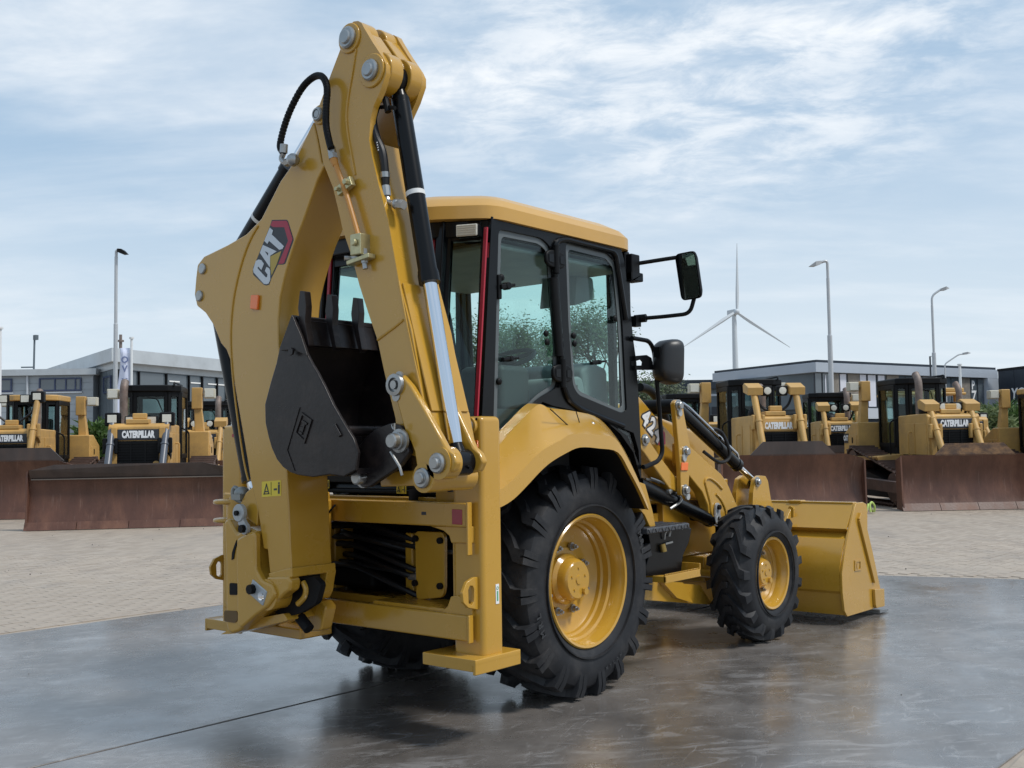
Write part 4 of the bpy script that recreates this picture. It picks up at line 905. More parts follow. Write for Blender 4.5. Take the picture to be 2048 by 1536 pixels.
# ---------------------------------------------------------------- wheels
def wheel(name, c, w, Rt, Rr, lugs, lugw, slant, hub_r, hub_out, disc, nutr, hgt, wavy=False):
    """right hand wheel: the outer rim flange lies in the plane y = c[1]"""
    cx, cy, cz = c; t = bpy.data.objects.new(name, None); COL.objects.link(t); t.parent = BH; t.location = (cx, cy, cz)
    m = MB(); C_ = Rt-hgt; h = Rt-Rr
    pr = [(Rr-.005, .035), (Rr+.005, .004), (Rr+h*.16, -.024), (Rr+h*.36, -.038), (Rr+h*.50, -.036), (Rt-.120, -.030), (Rt-.080, -.014), (Rt-.056, .018), (C_-.012, .055), (C_, .10), (C_+.006, w/2)] if not wavy else [(Rr-.005, .035), (Rr+.005, .004), (Rr+h*.16, -.020), (Rr+h*.38, -.030), (Rr+h*.58, -.027), (C_-.055, -.012), (C_-.012, .03), (C_, .09), (C_+.006, w/2)]
    full = pr+[(r, w-y) for r, y in reversed(pr[:-1])]
    m.lathe((0, 0, 0), (0, 1, 0), full, 84)
    for y_ in (Rr+h*.20,): m.lathe((0, 0, 0), (0, 1, 0), [(y_-.006, -.030), (y_-.004, -.0425), (y_+.004, -.0425), (y_+.006, -.030)], 84)
    sh = math.pi/lugs
    for side in (0, 1):
        for k in range(lugs):
            a0 = 2*math.pi*k/lugs+side*sh
            def st(y, rt, rb, off, wd):
                yy = y if side == 0 else w-y; out = []
                for da, r in ((-wd/2, rb), (-wd*.42, rt), (wd*.42, rt), (wd/2, rb)):
                    a = a0-off+da/Rt; out.append((r*math.sin(a), yy, r*math.cos(a)))
                return out
            if wavy:
                base = C_-.02
                S = [st(w*.60, Rt-.010, base, -.02, lugw*.55), st(w*.575, Rt-.002, base, -.01, lugw*.85), st(w*.43, Rt, base, .0, lugw*.95), st(w*.34, Rt, base, slant*.16, lugw), st(w*.13, Rt-.004, base, slant*.70, lugw*1.1), st(.02, Rt-.010, base-.02, slant*.92, lugw*1.2), st(-.018, Rt-.022, base-.05, slant, lugw*1.2), st(-.026, Rt-.060, base-.07, slant*1.02, lugw*1.1)]
            else:
                base = C_-.02
                S = [st(w*.545, Rt-.004, base, -slant*.06, lugw*.75), st(w*.40, Rt, base, slant*.18, lugw*.85), st(w*.20, Rt-.002, base, slant*.56, lugw*.95), st(.045, Rt-.008, base-.03, slant*.88, lugw), st(.004, Rt-.012, Rt-.12, slant*.92, lugw*1.02)]
            vs = [p for q in S for p in q]; n = len(S)
            m.add(vs, [(i*4+j, i*4+j+1, i*4+5+j, i*4+4+j) for i in range(n-1) for j in range(3)]+[(0, 1, 2, 3), ((n-1)*4+3, (n-1)*4+2, (n-1)*4+1, (n-1)*4)])
            if not wavy:
                for sg in (-1, 1):
                    wd = lugw*.47; of = slant*.92-sg*lugw*.262/Rt
                    A = st(.010, Rt-.012, Rt-.12, of, wd); B = st(-.024, Rt-.016, Rt-.150, of, wd*1.05); D = st(-.036, Rt-.070, Rt-.165, of+.006, wd*1.0)
                    m.add(A+B+D, [(i*4+j, i*4+j+1, i*4+5+j, i*4+4+j) for i in range(2) for j in range(3)]+[(0, 1, 2, 3), (11, 10, 9, 8), (0, 4, 7, 3), (4, 8, 11, 7)])
    m.build("tyre", RUB, t, smooth=28)
    m = MB()
    m.lathe((0, 0, 0), (0, 1, 0), [(Rr+.004, .012), (Rr+.010, -.006), (Rr+.002, -.014), (Rr-.012, -.008), (Rr-.018, .02), (Rr-.030, .04), (Rr-.032, .085), (Rr-.046, .095), (Rr-.047, .135), (Rr-.060, .145), (Rr-.062, disc-.02), (Rr-.085, disc), (Rr*.62, disc+.015), (hub_r*1.2, disc+.01), (0, disc+.01)], 72)
    m.lathe((0, 0, 0), (0, 1, 0), [(Rr+.004, .02), (Rr-.02, .06), (Rr-.07, w*.5), (Rr-.02, w-.06), (Rr+.008, w)], 60)
    rim = m.build("rim", Y, t, smooth=30)
    m = MB(); m.lathe((0, 0, 0), (0, -1, 0), [(hub_r*1.32, -disc), (hub_r*1.30, -disc+.03), (hub_r*1.12, -disc+.05), (hub_r*1.08, hub_out-.03), (hub_r, hub_out-.008), (hub_r*.93, hub_out), (hub_r*.25, hub_out), (hub_r*.22, hub_out+.006), (0, hub_out+.006)], 44)
    bolt_head(m, (hub_r*.45, -hub_out, -hub_r*.62), (0, -1, 0), .022, .02)
    for k in range(5): bolt_head(m, (hub_r*.6*math.cos(k*1.25+.3), -hub_out, hub_r*.6*math.sin(k*1.25+.3)), (0, -1, 0), .007, .006)
    m.build("hub", Y, t, smooth=30)
    m = MB(); 
    for k in range(8):
        a = 2*math.pi*(k+.5)/8; p = Vector((nutr*math.cos(a), disc, nutr*math.sin(a))); m.cyl(p, p+Vector((0, -.016, 0)), .026, n=12); m.cyl(p+Vector((0, -.016, 0)), p+Vector((0, -.04, 0)), .017, n=6); m.cyl(p+Vector((0, -.04, 0)), p+Vector((0, -.055, 0)), .009, n=8)
    m.build_each("wheel_nut", ZN, t)
    return t
RWC = (0.045, -.907, .688)
rw = wheel("rear_wheel", RWC, .44, .695, .392, 19, .092, .30, .118, -.075, .19, .205, .037)
fw_ = wheel("front_wheel", (2.29, -1.005, .512), .275, .511, .264, 17, .064, .40, .098, -.05, .14, .150, .023, wavy=True)
for w_, tx, ang, r_ in ((rw, "MRL", 200, .56), (rw, "MRL", 20, .56)):
    for i, ch in enumerate(tx):
        a = R(ang-(i-1)*5.5); text_mesh(ch, .055, mat("raised_tyre_rubber", (.03, .031, .034), .5) if i == 0 and ang == 200 else bpy.data.materials["raised_tyre_rubber"], (r_*math.cos(a), -.0425, r_*math.sin(a)), (math.sin(a), 0, -math.cos(a)), (math.cos(a), 0, math.sin(a)), parent=w_, depth=.0015, bold=.002)
for k, ch in enumerate("NYLON"):
    a = R(-78+k*4.2); text_mesh(ch, .026, bpy.data.materials["raised_tyre_rubber"], (.545*math.cos(a), -.0425, .545*math.sin(a)), (-math.sin(a), 0, math.cos(a)), (-math.cos(a), 0, -math.sin(a)), parent=rw, depth=.001, bold=.001)
mirrored(rw); mirrored(fw_)

# ---------------------------------------------------------------- chassis, axles
m = MB(); m.cyl((.045, -.72, .688), (.045, .72, .688), .115, n=22); m.sphere((.02, 0, .688), .27, 20, 12, (1, 1.05, .9)); m.cyl((.045, -.72, .688), (.045, -.56, .688), .19, n=22); m.cyl((.045, .56, .688), (.045, .72, .688), .19, n=22); m.build("rear_axle", Y, BH)
m = MB(); m.cyl((2.29, -.86, .517), (2.29, .86, .517), .085, n=18); m.bar((2.29, -.5, .52), (2.29, .5, .52), .26, .20); m.bar((2.29, -.8, .56), (2.29, -.62, .56), .16, .26); m.bar((2.29, .8, .56), (2.29, .62, .56), .16, .26); m.cyl((2.10, -.7, .5), (2.10, .7, .5), .03, n=10); m.build("front_axle", Y, BH, bevel=.012)
m = MB(); m.box((-.9, -.36, .66), (.2, -.30, 1.02)); m.box((-.9, .30, .66), (.2, .36, 1.02)); m.box((.2, -.38, .62), (2.75, -.30, .98)); m.box((.2, .30, .62), (2.75, .38, .98)); m.box((1.7, -.42, .72), (2.0, -.36, 1.25)); m.box((2.55, -.38, .6), (2.8, .38, 1.2)); m.build("chassis_frame", Y, BH, bevel=.01)
m = MB(); m.box((.3, -.28, .42), (1.6, .28, 1.15)); m.box((-.75, -.40, .62), (-.35, .40, 1.15)); m.cyl((-.3, 0, .688), (.4, 0, .70), .16); m.build("transmission", DKV, BH, bevel=.04)
m = MB(); m.box((-.34, -.52, .62), (-.30, .52, 1.18)); m.build("rear_bulkhead", DKV, BH)

# ---------------------------------------------------------------- rear frame with side shift bars
m = MB(); m.box((-.99, -1.03, 1.095), (-.96, 1.03, 1.23)); m.box((-.99, -1.0, .50), (-.96, 1.0, .66))
m.box((-.96, -.86, .50), (-.90, -.78, 1.2)); m.box((-.96, .78, .50), (-.90, .86, 1.2)); m.box((-.98, -.80, .625), (-.72, .8, .645)); m.build("rear_frame", Y, BH, bevel=.008)
for z0, z1, yb in ((1.093, 1.219, 1.030), (.520, .652, 1.030)):
    m = MB(); m.box((-1.185, -yb, z0), (-1.125, yb, z1)); cb = m.build("crossbar", Y, BH, bevel=.010)
m = MB(); m.box((-1.195, -1.05, .955), (-1.16, -1.036, 1.222)); m.box((-1.195, -1.05, .515), (-1.16, -1.036, .655)); m.build_each("crossbar_end_plate", Y, BH, bevel=.004)
gp_ = [(-0.753,1.091),(-1.052,1.1),(-1.05,1.014),(-0.905,1.009),(-0.892,1.045),(-0.853,1.069)]
m = MB(); m.prism('x', gp_, -1.165, -1.10); g1 = m.build("gusset", Y, BH, bevel=.006)
gp_ = [(-0.818,0.642),(-1.044,0.644),(-1.045,0.699),(-0.946,0.747),(-0.897,0.735),(-0.875,0.685)]
m = MB(); m.prism('x', gp_, -1.165, -1.10); m.build("gusset", Y, BH, bevel=.006)
pl = rnd_poly([(-0.459,1.04),(-0.669,1.043),(-0.687,1.014),(-0.683,0.738),(-0.664,0.69),(-0.466,0.661)], .03)
m = MB(); m.prism('x', pl, -.98, -.955); bp_ = m.build("mounting_plate", Y, BH, bevel=.006)
m = MB(); 
for y, z in [(-0.661,0.997),(-0.657,0.752),(-0.474,1),(-0.467,0.755)]: bolt_head(m, (-.98, y, z), (-1, 0, 0), .018, .02)
m.build_each("mounting_bolt", BKM, bp_)
m = MB(); m.box((-1.15, -.84, .640), (-.9, -.30, .668)); m.build("shelf_plate", Y, BH, bevel=.006)
m = MB(); m.box((-1.12, -.86, 1.10), (-.72, .86, 1.125)); m.box((-.72, -.46, 1.10), (-.30, .46, 1.125)); m.build("frame_cover", DKV, BH)  # top plates of the frame box, added to keep light out of it
for sg in (-1, 1):
    m = MB(); m.box((-1.12, sg*.89-.012, .64), (-.80, sg*.89+.012, 1.095)); m.build("frame_side", Y, BH)  # side wall of the frame box, added to darken its inside

o = MB(); o.box((-1.189, -1.005, 1.108), (-1.182, -.935, 1.185)); o.build("red_reflector", RED, BH, bevel=.008)
m = MB(); m.quad(*[(-1.1853, y, z) for y, z in ((-.75, 1.150), (-.715, 1.149), (-.715, 1.166), (-.75, 1.167))]); m.build("small_print", DKP, BH)
# dark hoses and fittings behind the bars
for k in range(9):
    r = random.Random(k); z = 1.06-.035*k; a = (-.80+r.uniform(-.1, .1), .42+r.uniform(-.05, .05), z); b = (-.92+r.uniform(-.06, .06), .05, z+r.uniform(.0, .05)); c = (-.86+r.uniform(-.06, .06), -.42+r.uniform(-.1, .1), z-r.uniform(.03, .12))
    m = MB(); m.tube(smooth_path([a, b, c, (c[0]+.2, c[1]-.05, c[2]-.02)], 6), .017, 8); h = m.build("hydraulic_hose", HOSE, BH)
    m = MB(); m.cyl(Vector(c)+Vector((0, .03, 0)), Vector(c)-Vector((0, .03, 0)), .021, n=8); m.build("hose_fitting", ZN, h)
m = MB(); m.tube(smooth_path([(-1.19, .02, 1.10), (-1.215, .0, 1.13), (-1.20, -.03, 1.17), (-1.188, -.035, 1.185)], 5), .006, 6); m.build("wire_end", BKM, BH)
m = MB(); m.box((-.92, -.05, .68), (-.55, .45, .80)); m.box((-.78, -.62, .68), (-.6, -.5, 1.1)); m.box((-.7, .1, .8), (-.5, .3, 1.12)); m.build_each("valve_bank", DKV, BH, bevel=.03)
m = MB(); m.prism('y', [(-.95, 1.255), (-.88, 1.50), (-.72, 1.62), (-.4, 1.62), (-.4, 1.24)], -.70, .70); m.build("cab_rear_panel", BK, BH, bevel=.02)
m = MB(); m.box((-.965, -.72, 1.24), (-.70, .72, 1.265)); m.box((-.97, -.15, 1.30), (-.945, .55, 1.40)); m.build("black_cross_tray", BKM, BH, bevel=.008)
def warning(par, o, ux, uz, w, h, n, sym=True):
    """yellow warning label on a plane with its black signs"""
    o = Vector(o); ux = Vector(ux).normalized(); uz = Vector(uz).normalized(); n = Vector(n)
    def P(a, b, k): return o+ux*a*w+uz*b*h+n*k
    def poly(mb, pts, k): mb.add([P(a, b, 0) for a, b in pts]+[P(a, b, k) for a, b in pts], [list(range(len(pts))), list(range(2*len(pts)-1, len(pts)-1, -1))]+[(i, (i+1) % len(pts), len(pts)+(i+1) % len(pts), len(pts)+i) for i in range(len(pts))])
    m = MB(); poly(m, [(-.5, -.5), (.5, -.5), (.5, .5), (-.5, .5)], .002); lb = m.build("warning_label", YLB, par)
    m = MB()
    for tri in ([(-.40, -.34), (-.10, -.34), (-.10, -.28), (-.40, -.28)], [(-.41, -.34), (-.36, -.34), (-.23, .30), (-.26, .36)], [(-.09, -.34), (-.14, -.34), (-.27, .30), (-.24, .36)], [(-.33, -.2), (-.18, -.2), (-.18, -.12), (-.33, -.12)], [(-.012, -.42), (.006, -.42), (.006, .42), (-.012, .42)], [(.14, -.12), (.30, -.12), (.30, 0), (.14, 0)], [(.36, -.36), (.45, -.36), (.45, .22), (.36, .22)], [(.375, .25), (.44, .25), (.44, .38), (.375, .38)]):
        poly(m, tri, .0035)
    m.build("label_print", DKP, lb, smooth=0)
    return lb
for (y, z) in [(-0.35,1.27),(0.3,1.291)]: warning(BH, (-.972, y, z), (0, -1, 0), (0, 0, 1), .075, .05, (-1, 0, 0))

# ---------------------------------------------------------------- stabilizers
def stabilizer():
    t = bpy.data.objects.new("stabilizer", None); COL.objects.link(t); t.parent = BH
    m = MB(); m.box((-1.145, -1.105, .43), (-.985, -.895, 1.660)); lg = m.build("stabilizer_leg", Y, t, bevel=.028, seg=4)
    m = MB(); m.prism('x', rnd_poly([(-1.135, .42), (-.77, .42), (-.77, .452), (-1.135, .452)], .006), -1.245, -.89); m.prism('x', [(-1.135, .375), (-1.115, .375), (-1.115, .43), (-1.135, .43)], -1.245, -.89)
    m.box((-1.245, -1.115, .390), (-1.225, -.77, .43)); m.box((-.91, -1.115, .39), (-.89, -.77, .43)); m.build("foot_pad", Y, t, bevel=.008)
    m = MB(); m.box((-1.12, -1.085, .45), (-1.01, -.915, .50)); m.build("pad_mount", Y, t)
    pts = [(-1.136,0.846),(-1.139,0.678),(-1.218,0.698),(-1.255,0.73),(-1.262,0.777),(-1.231,0.826),(-1.178,0.845)]
    hol = [(-1.205,0.806),(-1.183,0.803),(-1.175,0.787),(-1.177,0.725),(-1.192,0.709),(-1.214,0.722),(-1.217,0.787)]
    m = MB(); m.prism('y', pts, -1.07, -1.05, holes=[hol]); m.build("towing_eye", Y, t, bevel=.004)
    m = MB(); m.box((-1.152, -1.085, 1.463), (-1.144, -1.015, 1.535)); m.build("amber_reflector", ORG, t, bevel=.006)
    c = [(-1.185,1.609)][0]
    m = MB(); m.lathe((-1.145, -1.035, 1.610), (-1, 0, 0), [(.047, 0), (.045, .018), (.03, .02)], 20); m.build("leg_boss", Y, t)
    m = MB(); m.lathe((-1.163, -1.035, 1.610), (-1, 0, 0), [(.034, 0), (.034, .012), (.028, .014), (.027, .03), (0, .03)], 16); m.build("leg_bolt", ZN, t)
    m = MB(); m.cyl((-1.1452, -1.075, 1.645), (-1.147, -1.075, 1.645), .007, n=8); m.cyl((-1.1452, -.97, 1.645), (-1.147, -.97, 1.645), .007, n=8); m.build("vent_hole", DKV, t)
    m = MB(); m.box((-1.148, -.985, 1.585), (-1.1455, -.91, 1.605)); m.build("red_strip", RDS, t)
    return t
st = stabilizer(); st2 = mirrored(st)
for o in list(st2.children):
    if o.name.split('.')[0] in ('amber_reflector', 'leg_boss', 'leg_bolt'): bpy.data.objects.remove(o)
m = MB(); m.box((-1.05, -1.1075, .70), (-1.025, -1.105, .80)); m.build("leg_sticker", WHT, st)
m = MB(); m.lathe((-1.0375, -1.1082, .78), (0, -1, 0), [(.006, 0), (.009, .0006), (.006, .001)], 12); m.box((-1.043, -1.1085, .715), (-1.032, -1.1075, .765)); m.build("sticker_print", GRN, st)

# ---------------------------------------------------------------- swing casting (kingpost) and carriage
KX0, KX1 = -1.70, -1.36
cs = [(0.325,1.112),(0.288,1.132),(0.202,1.048),(0.131,1.094),(0.065,1.075),(0.035,1.066),(0.031,0.872),(-0.025,0.815),(-0.121,0.801),(-0.146,0.759),(-0.137,0.709),(-0.071,0.667),(0.027,0.619),(0.194,0.521),(0.256,0.504),(0.288,0.512),(0.306,0.556),(0.306,0.902)]
m = MB(); m.prism('x', rnd_poly(cs, .02), -1.68, -1.40); sc_ = m.build("swing_casting", Y, BH, bevel=.018, seg=3)
m = MB()
for (p, q, r) in (([(0.508,1.208)][0], .026, .10), ([(0.508,1.103)][0], .024, .10)):
    y, z = p; m.cyl((-1.50, y, z-q/2), (-1.50, y, z+q/2), r, n=24); m.box((-1.50, y-.09, z-q/2), (-1.2, y+.09, z+q/2))
m.build("swing_knuckle", Y, sc_, bevel=.01)
y, z = [(0.465,1.164)][0]
m = MB(); m.cyl((-1.50, y-.02, z-.11), (-1.50, y-.02, z+.06), .062, n=20); m.cyl((-1.5, y-.02, z+.05), (-1.5, y-.02, z+.075), .045); m.build("swing_pin", Y, sc_)
# carriage plates riding on the bars
m = MB(); m.prism('x', [(0.894,1.244),(-0.015,1.217),(-0.013,0.966),(0.163,0.535),(0.772,0.479),(0.893,0.589)], -1.28, -1.19); m.build("carriage", Y, BH, bevel=.012)
m = MB(); m.box((-1.42, -.36+.35, .46), (-1.19, .62, .52)); m.box((-1.42, .0, 1.2), (-1.19, .62, 1.26)); m.build_each("carriage_shelf", Y, BH, bevel=.01)
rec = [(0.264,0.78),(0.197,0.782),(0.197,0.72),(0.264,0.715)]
m = MB(); m.prism('x', rnd_poly(rec, .01), -1.685, -1.67); m.build("casting_recess_shade", DKV, sc_)  # raised dark patch, the recess shade is only its colour
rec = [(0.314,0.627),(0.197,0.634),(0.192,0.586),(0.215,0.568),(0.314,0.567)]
m = MB(); m.prism('x', rnd_poly(rec, .015), -1.684, -1.67); m.build("casting_pocket_shade", mat("shaded_casting_yellow", (.12, .065, .015), .5), sc_)  # raised patch in darkened casting yellow, shade put into the colour
sl = [(0.201,1.016),(0.219,0.988),(0.242,0.946),(0.246,0.906),(0.228,0.912),(0.215,0.961),(0.201,0.989)]
m = MB(); m.prism('x', sl, -1.685, -1.67); m.build("casting_slot_shade", DKV, sc_)  # raised dark strip painted as the shade inside a slot
bb = rnd_poly([(0.175,1.024),(0.06,1.069),(0.013,1.063),(0.009,0.876),(-0.042,0.819),(-0.13,0.799),(-0.159,0.749),(-0.092,0.682),(0.009,0.629),(0.14,0.548),(0.17,0.564),(0.175,0.841)], .02)
m = MB(); m.prism('x', bb, -1.705, -1.66); m.build("casting_rib", Y, sc_, bevel=.014, seg=3)
y, z = [(0.148,1.165)][0]
m = MB(); m.lathe((-1.69, y, z), (-1, 0, 0), [(.048, 0), (.048, .02), (.044, .026), (0, .026)], 28); kp = m.build("pin_cap", PLT, sc_)
m = MB(); m.cyl((-1.716, y, z), (-1.732, y, z), .014, n=8); p2 = [(0.099,1.083)][0]; m.cyl((-1.70, *p2), (-1.735, *p2), .022, n=8); m.build("keeper_bolt", BKM, sc_)
m = MB(); p1 = [(-1.7,0.135,1.127)][0]; m.bar(p1, (-1.70, *p2), .05, .02, up=(1, 0, 0)); m.cyl((-1.692, *p2), (-1.713, *p2), .032, n=16); m.build("pin_keeper", PLT, sc_)
fb = [(-0.192,0.67),(-0.411,0.731),(-0.507,0.737),(-0.511,0.653),(-0.495,0.607),(-0.403,0.588),(-0.352,0.593),(-0.292,0.618)]
m = MB(); m.prism('x', rnd_poly([(-0.084,0.627),(-0.2,0.695),(-0.249,0.66),(-0.203,0.531),(-0.083,0.514),(-0.058,0.549)], .02), -1.44, -1.36); m.build("swing_lug", Y, sc_, bevel=.012)
m = MB(); m.prism('x', rnd_poly([(0.441,0.474),(0.303,0.493),(0.037,0.56),(-0.156,0.607),(-0.123,0.641),(0.102,0.594),(0.248,0.556)], .015), -1.62, -1.42); m.build("swing_base", Y, sc_, bevel=.015)
m = MB(); p = [(-1.52,-0.131,0.607),(-1.52,-0.205,0.553)]; m.cyl(p[0], p[1], .03, n=16); m.build("swing_cylinder_end", DKV, sc_)

# ---------------------------------------------------------------- boom
BX0, BX1 = -1.66, -1.38
bm_o = [(-0.435,3.177),(-0.458,3.093),(-0.488,2.975),(-0.512,2.96),(-0.456,2.894),(-0.343,2.699),(-0.274,2.593),(-0.228,2.508),(-0.182,2.407),(-0.148,2.311),(-0.131,2.193),(-0.134,2.059),(-0.155,1.94),(-0.174,1.686),(-0.198,1.407),(-0.22,1.02),(-0.234,0.853),(-0.054,0.841),(-0.033,0.972),(0.001,0.975),(0.048,1.176),(0.113,1.341),(0.14,1.45),(0.22,1.738),(0.293,2.002),(0.33,2.064),(0.381,2.104),(0.453,2.214),(0.53,2.29),(0.613,2.338),(0.638,2.404),(0.624,2.505),(0.609,2.576),(0.545,2.618),(0.321,2.655),(0.147,2.693),(0.013,2.76),(-0.151,2.938),(-0.268,3.025),(-0.423,3.208)]
m = MB(); m.prism('x', bm_o, BX0, BX1); boom = m.build("boom", Y, BH, bevel=.010, seg=2)
# raised weld line where the ear plate meets the box of the boom
wl = [(-1.662,0.037,2.722),(-1.662,0.108,2.654),(-1.662,0.176,2.552),(-1.662,0.235,2.419),(-1.662,0.272,2.283),(-1.662,0.286,2.116),(-1.662,0.263,1.892),(-1.662,0.208,1.614),(-1.662,0.159,1.423),(-1.662,0.124,1.336)]
m = MB(); m.tube(smooth_path(wl, 4), .006, 6); m.build("weld_seam", Y, boom)
# collar plate and foot casting at the bottom
fl = [(-0.181,1.407),(-0.218,1.407),(-0.256,0.85),(-0.22,0.847)]
m = MB(); m.prism('x', [(-0.062,0.853),(-0.232,0.89),(-0.253,0.891),(-0.256,0.843),(-0.071,0.817)], -1.675, BX1+.005); m.build("boom_collar", Y, boom, bevel=.006)
ft = rnd_poly([(-0.058,0.837),(-0.236,0.849),(-0.256,0.825),(-0.248,0.778),(-0.203,0.754),(-0.154,0.719),(-0.092,0.751),(-0.054,0.795)], .015)
m = MB(); m.prism('x', ft, -1.685, -1.61); m.prism('x', rnd_poly([(-0.035,0.823),(-0.262,0.859),(-0.246,0.805),(-0.233,0.738),(-0.2,0.695),(-0.126,0.711),(-0.085,0.78)], .02), -1.44, -1.375); m.build_each("boom_foot", Y, boom, bevel=.015, seg=3)
m = MB(); m.prism('x', rnd_poly([(-0.028,0.831),(-0.207,0.848),(-0.207,0.798),(-0.132,0.774),(-0.069,0.695),(0.037,0.673),(0.054,0.739)], .02), -1.61, -1.44); m.build("boom_foot_shade", DKV, boom, bevel=.01)  # solid filler coloured near black as the shade under the boom foot
m = MB(); m.prism('x', rnd_poly([(0.025,0.662),(-0.144,0.792),(-0.319,0.845),(-0.382,0.809),(-0.342,0.708),(-0.213,0.646),(-0.039,0.599)], .02), -1.585, -1.55); m.build("foot_recess_shade", DKV, sc_)  # dark block in place of the shaded open gap below the foot
m = MB(); m.tube(smooth_path([(-1.59,-0.243,0.81),(-1.59,-0.267,0.776),(-1.59,-0.254,0.733),(-1.59,-0.201,0.693)], 5), .016, 8); m.build("hose_guide", Y, sc_)
y, z = [(-0.042,0.74)][0]
a = [(-1.705,0.019,0.768),(-1.705,-0.049,0.736)]
m = MB(); m.bar(Vector(a[0])-(Vector(a[1])-Vector(a[0])).normalized()*.03, Vector(a[1])+(Vector(a[1])-Vector(a[0])).normalized()*.03, .085, .012, up=(1, 0, 0)); kpl = m.build("pin_keeper", PLT, sc_, bevel=.012)
m = MB(); q = a[0]; m.cyl(q, Vector(q)+Vector((-.035, 0, 0)), .026, n=8); m.build("keeper_bolt", BKM, sc_)
m = MB(); q = a[1]; m.lathe(q, (-1, 0, 0), [(.024, .004), (.022, .012), (.0, .008)], 16); m.build("pin_center", CHR, sc_)
m = MB(); m.cyl((-1.69, *[(-0.067,0.742)][0]), (-1.38, *[(-0.067,0.742)][0]), .082, n=26); m.build("boom_pivot", Y, boom)
for yz in [(0.55,2.546),(0.579,2.392)]:
    m = MB(); m.lathe((BX0, *yz), (-1, 0, 0), [(.032, 0), (.031, .010), (.026, .014), (0, .014)], 18); m.build("boom_bolt", ZN, boom)
m = MB(); m.prism('x', rnd_poly([(0.087,2.348),(0.021,2.341),(0.03,2.26),(0.096,2.272)], .008), -1.676, -1.659); m.build("amber_reflector", ORG, boom, bevel=.006)
o3 = Vector([(-1.66,-0.072,1.297)][0]); a3 = Vector([(-1.66,-0.152,1.302)][0]); b3 = Vector([(-1.66,-0.072,1.338)][0])
warning(boom, o3, a3-o3, b3-o3, (a3-o3).length*2, (b3-o3).length*2, (-1, 0, 0))
m = MB(); m.quad(*[(-1.38,-0.111,4.029),(-1.38,-0.116,4.028),(-1.38,-0.116,4.025),(-1.38,-0.111,4.026)]); 
# logo decal
def decal(pts, m_, x, name, par, holes=()):
    q = MB(); q.prism('x', pts, x, -1.6595, holes=holes); return q.build(name, m_, par, smooth=0)
dk = decal([(-0.065,2.708),(-0.081,2.738),(-0.206,2.721),(-0.219,2.709),(-0.262,2.612),(-0.261,2.6),(-0.194,2.487),(-0.176,2.484),(-0.131,2.489),(-0.074,2.42),(-0.057,2.389),(-0.03,2.388),(-0.01,2.394),(0.082,2.459),(0.087,2.477),(0.082,2.5),(0.026,2.576)], DKP, -1.6605, "logo_decal", boom)
decal([(-0.069,2.71),(-0.087,2.732),(-0.202,2.716),(-0.214,2.706),(-0.255,2.611),(-0.185,2.492),(-0.173,2.489),(-0.135,2.493),(-0.152,2.515),(-0.218,2.606),(-0.186,2.683),(-0.093,2.697)], REDP, -1.6615, "logo_ring", dk)
decal([(-0.067,2.541),(-0.161,2.559),(-0.122,2.493),(-0.078,2.437),(-0.068,2.482)], mat("gold_print", (.42, .30, .05), .4), -1.6615, "logo_triangle", dk)
LT = ([(-0.013,2.508),(0.01,2.531),(0.032,2.537),(0.057,2.532),(0.08,2.488),(0.078,2.472),(-0.012,2.399),(-0.036,2.394),(-0.054,2.397),(-0.068,2.415),(-0.067,2.463),(-0.058,2.478),(-0.036,2.488),(-0.022,2.468),(-0.045,2.446),(-0.04,2.431),(-0.027,2.433),(0.042,2.49),(0.037,2.5),(0.009,2.477)],
      [(-0.005,2.612),(-0.123,2.562),(-0.067,2.545),(-0.064,2.483),(0.021,2.572)], [(-0.065,2.698),(-0.092,2.679),(-0.081,2.659),(-0.184,2.581),(-0.17,2.568),(-0.145,2.567),(-0.058,2.628),(-0.044,2.612),(-0.017,2.632)])
AH = [(-0.019,2.577),(-0.052,2.562),(-0.049,2.546)]
for i, p in enumerate(LT): decal(p, SIL, -1.6625, "logo_letter", dk, holes=[AH] if i == 1 else ())

# ---------------------------------------------------------------- dipper stick
sk = [(-0.772,3.646),(-0.798,3.628),(-0.812,3.604),(-0.876,3.511),(-0.95,3.412),(-0.971,3.373),(-0.97,3.33),(-0.93,3.255),(-0.88,3.188),(-0.858,3.131),(-0.846,3.023),(-0.866,2.941),(-0.911,2.791),(-0.975,2.607),(-1.044,2.306),(-1.125,2.062),(-1.202,1.728),(-1.237,1.666),(-1.267,1.538),(-1.247,1.481),(-1.175,1.458),(-1.063,1.482),(-1.024,1.542),(-1.015,1.644),(-0.975,1.765),(-0.942,1.866),(-0.895,2.029),(-0.847,2.131),(-0.769,2.309),(-0.716,2.456),(-0.647,2.606),(-0.625,2.681),(-0.576,2.832),(-0.5,2.975),(-0.47,3.096),(-0.443,3.183),(-0.447,3.229),(-0.471,3.277),(-0.558,3.412),(-0.655,3.56),(-0.678,3.619),(-0.712,3.643),(-0.739,3.652)]
low = [(-0.846,3.023),(-0.866,2.941),(-0.911,2.791),(-0.975,2.607),(-1.044,2.306),(-1.125,2.062),(-1.202,1.728),(-1.237,1.666),(-1.267,1.538),(-1.247,1.481),(-1.175,1.458),(-1.063,1.482),(-1.024,1.542),(-1.015,1.644),(-0.975,1.765),(-0.942,1.866),(-0.895,2.029),(-0.847,2.131),(-0.769,2.309),(-0.716,2.456),(-0.647,2.606),(-0.625,2.681),(-0.576,2.832),(-0.539,2.903),(-0.586,3.024),(-0.707,3.078)]
m = MB(); m.prism('x', sk, -1.66, -1.625); m.prism('x', sk, -1.415, -1.38); m.prism('x', low, -1.625, -1.415); stick = m.build("dipper_stick", Y, BH, bevel=.008)
